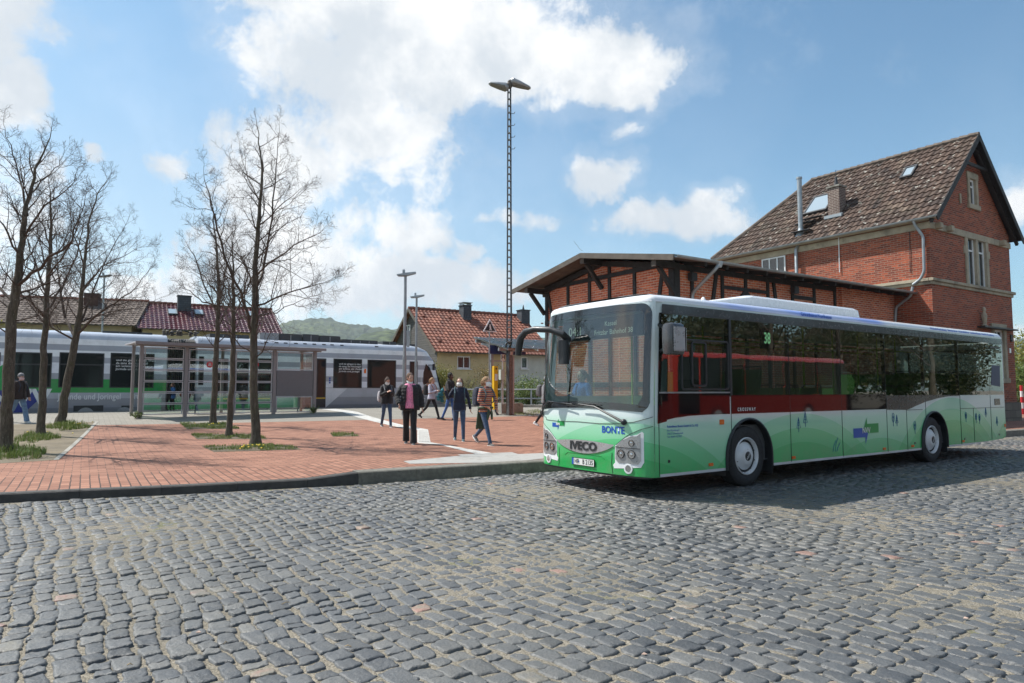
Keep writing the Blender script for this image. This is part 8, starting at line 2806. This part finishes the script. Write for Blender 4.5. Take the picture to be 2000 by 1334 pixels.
def build_shrubs():
 yg = leaf_mat('yellow_green_leaves', [(0, (.07, .09, .02, 1)), (.5, (.20, .20, .035, 1)), (1, (.38, .33, .06, 1))])
 rb = leaf_mat('bronze_spring_leaves', [(0, (.10, .06, .02, 1)), (.5, (.22, .16, .05, 1)), (1, (.34, .26, .09, 1))])
 gr = leaf_mat('fresh_green_leaves', [(0, (.05, .09, .02, 1)), (.5, (.12, .18, .04, 1)), (1, (.24, .28, .08, 1))])
 M['leaf_green'] = gr; M['leaf_bronze'] = rb; M['leaf_yellow'] = yg
 def at(px_, Y, z=.38): return Vector(((px_ - 1000) / 1333.3 * Y, Y, z))
 g = 'shrubs in front of the red roofed house'
 leafy('shrub', at(853, 41.5), 3.3, 1.7, 5200, yg, 'tall yellow green shrub growing right beside the train nose', 'shrub', g, 1, .06, 12)
 leafy('shrub', at(957, 41), 2.9, 2.0, 5200, rb, 'bronze tinged shrub in front of the cream house wall', 'shrub', g, 2, .055, 12)
 leafy('shrub', at(905, 41.8), 2.2, 2.2, 700, yg, 'nearly bare twiggy bush between the two leafy shrubs', 'shrub', g, 3, .05, 22)
 leafy('shrub', at(1035, 40), 1.9, 3.0, 4200, gr, 'low loose green bush in front of the white house wall', 'shrub', g, 4, .06, 16)
 leafy('shrub', at(1000, 40.5), 1.3, 2.2, 2400, gr, 'small green bush behind the canopy pillar', 'shrub', g, 5, .05, 12)
 leafy('shrub', at(925, 40.6), 1.2, 3.2, 2400, gr, 'knee-high green growth along the railing', 'shrub', g, 6, .05, 14)
 h2 = 'hedge bushes below the far roofs'
 for i, (px_, Y, h, w, m_) in enumerate(((20, 40.5, 5.0, 5.0, yg), (285, 44, 4.9, 3.0, yg), (440, 46.5, 5.0, 3.6, rb), (-80, 40, 4.6, 5, rb), (720, 80, 5.5, 5.5, yg))):
  leafy('shrub', at(px_, Y), h, w, 5000, m_, ['big yellow budding bush under the far left grey roof', 'yellow budding bush where the two left roofs meet', 'bronze bush below the right end of the plum roof', 'bronze bush beyond the left edge under the grey roof', 'distant yellow tree poking above the train roof'][i], 'shrub', h2, 20 + i, .09, 12)
 # right edge, beyond the station house
 leafy('shrub', Vector((31.5, 42, .3)), 3.2, 4.0, 3600, gr, 'green bush beyond the right corner of the station house', 'shrub', 'greenery right of the station house', 31, .10, 12)
 leafy('shrub', Vector((47, 62, .3)), 7.5, 7.0, 5000, yg, 'taller yellow green tree behind the station house corner', 'tree', 'greenery right of the station house', 32, .16, 14)
 # red and white marker post
 e = empty('marker_post', Vector((26.5, 35.6, .25)), 0, 'red and white striped marker post right of the station house', 'post')
 for k in range(5):
  b = MB(); b.lathe([(.001, k * .3), (.07, k * .3), (.07, k * .3 + .3), (.001, k * .3 + .3)], (0, 0, 0), (0, 0, 1), 12)
  b.build('band', 'white_frame' if k % 2 else mat('post_red', (.5, .02, .03), .5, var=0) if 'post_red' not in M else M['post_red'], e)
 # grass by the railing and around the trough
 P2 = [tuple((at(a_, Y).x, Y)) for a_, Y in ((880, 39.5), (1080, 38.5), (1080, 41.5), (880, 41.5))]
 grass('grass', [P2], 160, .12, .35, zf=lambda x, y: .36, seed=15)
 P3 = [tuple(G(a_, c_).xy) for a_, c_ in ((1003, 806), (1050, 800), (1064, 806), (1040, 812), (1005, 810))]
 grass('grass', [P3], 300, .03, .10, seed=16)
 # tufts at the shelter feet and dandelions
 for (px_, py) in ((268, 818), (612, 807)):
  c = G(px_, py)
  leafy('weed_tuft', c, .28, .5, 260, gr, 'weed tuft at the foot of the shelter post, %s end' % ('left' if px_ < 400 else 'right'), 'plant', 'weeds by the shelter posts', px_, .03, 8)
 b = MB(); rnd = random.Random(9)
 ym = mat('dandelion_yellow', (.75, .55, .02), .6, var=.1)
 for poly_c, r_ in (((500, 876), .5), ((415, 833), .4), ((150, 832), .6), ((88, 850), .35), ((490, 880), .3)):
  c = G(*poly_c)
  for _ in range(6):
   x, y = c.x + rnd.gauss(0, r_ * .6), c.y + rnd.gauss(0, r_ * .4)
   b.sphere((x, y, PZ(x, y) + rnd.uniform(.06, .12)), (.022, .022, .012), 8, 5)
 o = b.build('dandelions', ym); tag(o, kind='stuff')
build_shrubs()
def build_litter():
 rnd = random.Random(4); b = MB()
 for _ in range(70):
  x = rnd.uniform(-5, 9); y = rnd.uniform(3.4, 10.5)
  if kd(x, y) > -.2 or abs(x) > y * .8: continue
  a = rnd.uniform(0, 3.14); l = rnd.uniform(.02, .07)
  b.tube([(x, y, .012), (x + l * math.cos(a) * .5, y + l * math.sin(a) * .5, .020), (x + l * math.cos(a), y + l * math.sin(a), .012)], [.003, .0035, .002], 4)
 o = b.build('twig_litter', mat('dry_twig', (.36, .27, .16), .9, var=.2)); tag(o, kind='stuff')
 b = MB()
 for _ in range(60):
  x = rnd.uniform(-7, 9); y = rnd.uniform(3.4, 11)
  if kd(x, y) > -.15 or abs(x) > y * .8: continue
  a = rnd.uniform(0, 6.28); s_ = rnd.uniform(.008, .02)
  b.add([(x - s_, y, .010), (x, y - s_ * .7, .014), (x + s_, y, .012), (x, y + s_ * .7, .018)], [(0, 1, 2, 3)])
 o = b.build('fallen_petals', mat('fallen_petal', (.42, .30, .24), .8, var=.4)); tag(o, kind='stuff')
 # weeds and moss in the joints near the kerb
 P = [tuple(ws(w, d)) for w, d in ((-9, -2.6), (W_STEP + 1, -1.2), (W_STEP + 1, -.05), (-9, -.05))]
 grass('joint_weeds', [P], 45, .008, .03, zf=lambda x, y: -.006, seed=41)
 P = [tuple(ws(w, d)) for w, d in ((-10, -.16), (W_STEP + 6, -.16), (W_STEP + 6, -.02), (-10, -.02))]
 grass('kerb_weeds', [P], 240, .01, .04, zf=lambda x, y: -.006, seed=42)
build_litter()
# ------------------------------------------------------------------ what the bus windows mirror: a red bus and trees across the road
def build_opposite():
 dk = leaf_mat('roadside_leaves', [(0, (.02, .03, .01, 1)), (.5, (.05, .055, .018, 1)), (1, (.10, .09, .03, 1))])
 # red bus parked parallel, 13 m from the near side
 a = Vector((29.8, 12.8, 0))
 root = empty('red_bus', a - BU * 12.2, BA, 'red bus with dark windows parked across the cobbled road outside the frame', 'bus')
 red = mat('red_bus_paint', (.42, .03, .02), .25, var=.04, coat=.5)
 b = MB()
 prof = [(0.02, .32), (0, .6), (0, 2.6), (.05, 2.82), (.25, 2.98), (1.25, 3.04), (2.25, 2.98), (2.45, 2.82), (2.5, 2.6), (2.5, .6), (2.48, .32)]
 for (x, k, l) in (): pass
 rings = []
 for (x, ins) in ((0, .25), (.08, .08), (.3, .0), (11.9, .0), (12.12, .08), (12.2, .25)):
  rings.append([(x, min(max(y, ins), 2.5 - ins), z - (ins * .5 if z > 2.7 else 0)) for y, z in prof])
 b.loft(rings); b.build('body', red, root, smooth=True)
 for (x0, x1, z0, z1) in ((.3, 1.5, .6, 2.76), (1.6, 4.3, 1.3, 2.76), (4.34, 7.0, 1.3, 2.76), (7.04, 9.6, 1.3, 2.76), (9.64, 12.0, 1.3, 2.76)):
  b = MB(); b.box(x0, x1, 2.49, 2.512, z0, z1); b.build('window', 'black_gloss', root)
 b = MB(); b.box(-.02, .02, .25, 2.25, 1.1, 2.7); b.build('windscreen', 'black_gloss', root)
 for x in (2.6, 8.8):
  for y in (2.46, .04):
   b = MB(); b.lathe([(.001, 0), (.27, .02), (.29, -.02), (.46, -.02), (.47, .1), (.47, .2), (.3, .22), (.001, .2)], (x, y + (.02 if y > 1 else -.02), .47), (0, -1 if y > 1 else 1, 0), 28); w_ = b.build('wheel', 'rubber', root, smooth=True)
   b = MB(); b.lathe([(.001, 0), (.2, 0), (.26, .012), (.001, .012)], (x, y + (.03 if y > 1 else -.045), .47), (0, 1, 0), 20); b.build('rim', 'rim', w_)
 # trees along the far side of the road
 g = 'roadside trees across the street outside the frame'
 rnd = random.Random(77)
 proto = []
 for s_ in (101, 102):
  H_ = 9.5
  limbs = [[(0, 0, 0, .20), (0.05, 0, 2.5, .16), (0, .1, 5, .10), (.1, 0, 7.5, .05), (0, 0, 9.2, .012)]]
  for k in range(6):
   a_ = k * 1.05 + s_; z = 2.2 + k * .55; r_ = 2.6 - k * .22
   limbs.append([(0, 0, z, .07), (math.cos(a_) * r_ * .5, math.sin(a_) * r_ * .5, z + 1.1, .045), (math.cos(a_) * r_, math.sin(a_) * r_, z + 2.6, .012)])
  r0, _ = bare_tree(Vector((0, 0, -.02)), limbs, 1.9, .2, s_, H_, 'tree', g, twigs=.72, fine=.75)
  proto.append(r0)
 spots = [(9, -3, 0), (14, -1, 1), (19, 1.5, 0), (24, 4, 1), (29.5, 4.5, 0), (35, 13, 1), (39, 17, 0), (44, 23, 1), (33, 2, 0), (24, -2, 1)]
 words = ['first', 'second', 'third', 'fourth', 'fifth', 'sixth', 'seventh', 'eighth', 'ninth', 'tenth']
 for i, (x, y, k) in enumerate(spots):
  o = proto[k] if i < 2 and k == i else copy_tree(proto[k])
  if i < 2: o = proto[i]
  o.location = (x, y - 1.5, -.02); o.rotation_euler = (0, 0, i * 1.3); s_ = 1.15 + .25 * ((i * 37 % 10) / 10)
  o.scale = (s_, s_, s_)
  o['label'] = '%s bare roadside tree from the left across the street behind the camera' % words[i]
  o['category'] = 'tree'; o['group'] = g
 gr = M['leaf_green']; first = None
 sh = []
 for k in range(2):
  sh.append(leafy('roadside_bush', Vector((0, 0, 0)), 4.8, 4.2, 11000, dk, 'bush', 'shrub', 'roadside bushes across the street outside the frame', 200 + k, .10, 14))
 hs = [(8, -5, 0), (13, -3, 1), (18, -.5, 0), (23, 2.5, 1), (28, 5.5, 0), (32.5, 8.5, 1), (36.5, 12, 0), (40.5, 15.8, 1), (44, 19.5, 0), (48, 23.5, 1), (53, 28, 0)]
 words.append('eleventh')
 for i, (x, y, k) in enumerate(hs):
  o = sh[i] if i < 2 else copy_tree(sh[k])
  o.location = (x + 1.5, y - 3.0, -.02); o.rotation_euler = (0, 0, i * 2.1); s_ = 1.45 + .3 * ((i * 53 % 10) / 10); o.scale = (s_, s_, s_)
  o['label'] = '%s leafy roadside bush from the left across the street' % words[i]
build_opposite()
# ------------------------------------------------------------------ the air between here and the hills
def build_haze():
 b = MB(); b.box(-1950, 1950, -1950, 1950, -60, 215)
 m = bpy.data.materials.new('haze_air'); m.use_nodes = True
 nt = m.node_tree; nt.nodes.clear()
 v = nt.nodes.new('ShaderNodeVolumePrincipled')
 v.inputs['Color'].default_value = (.80, .88, 1.0, 1); v.inputs['Density'].default_value = .00015
 v.inputs['Anisotropy'].default_value = .2
 o = nt.nodes.new('ShaderNodeOutputMaterial'); nt.links.new(v.outputs[0], o.inputs['Volume'])
 ob = b.build('haze', m, uv=False); tag(ob, kind='stuff')
build_haze()
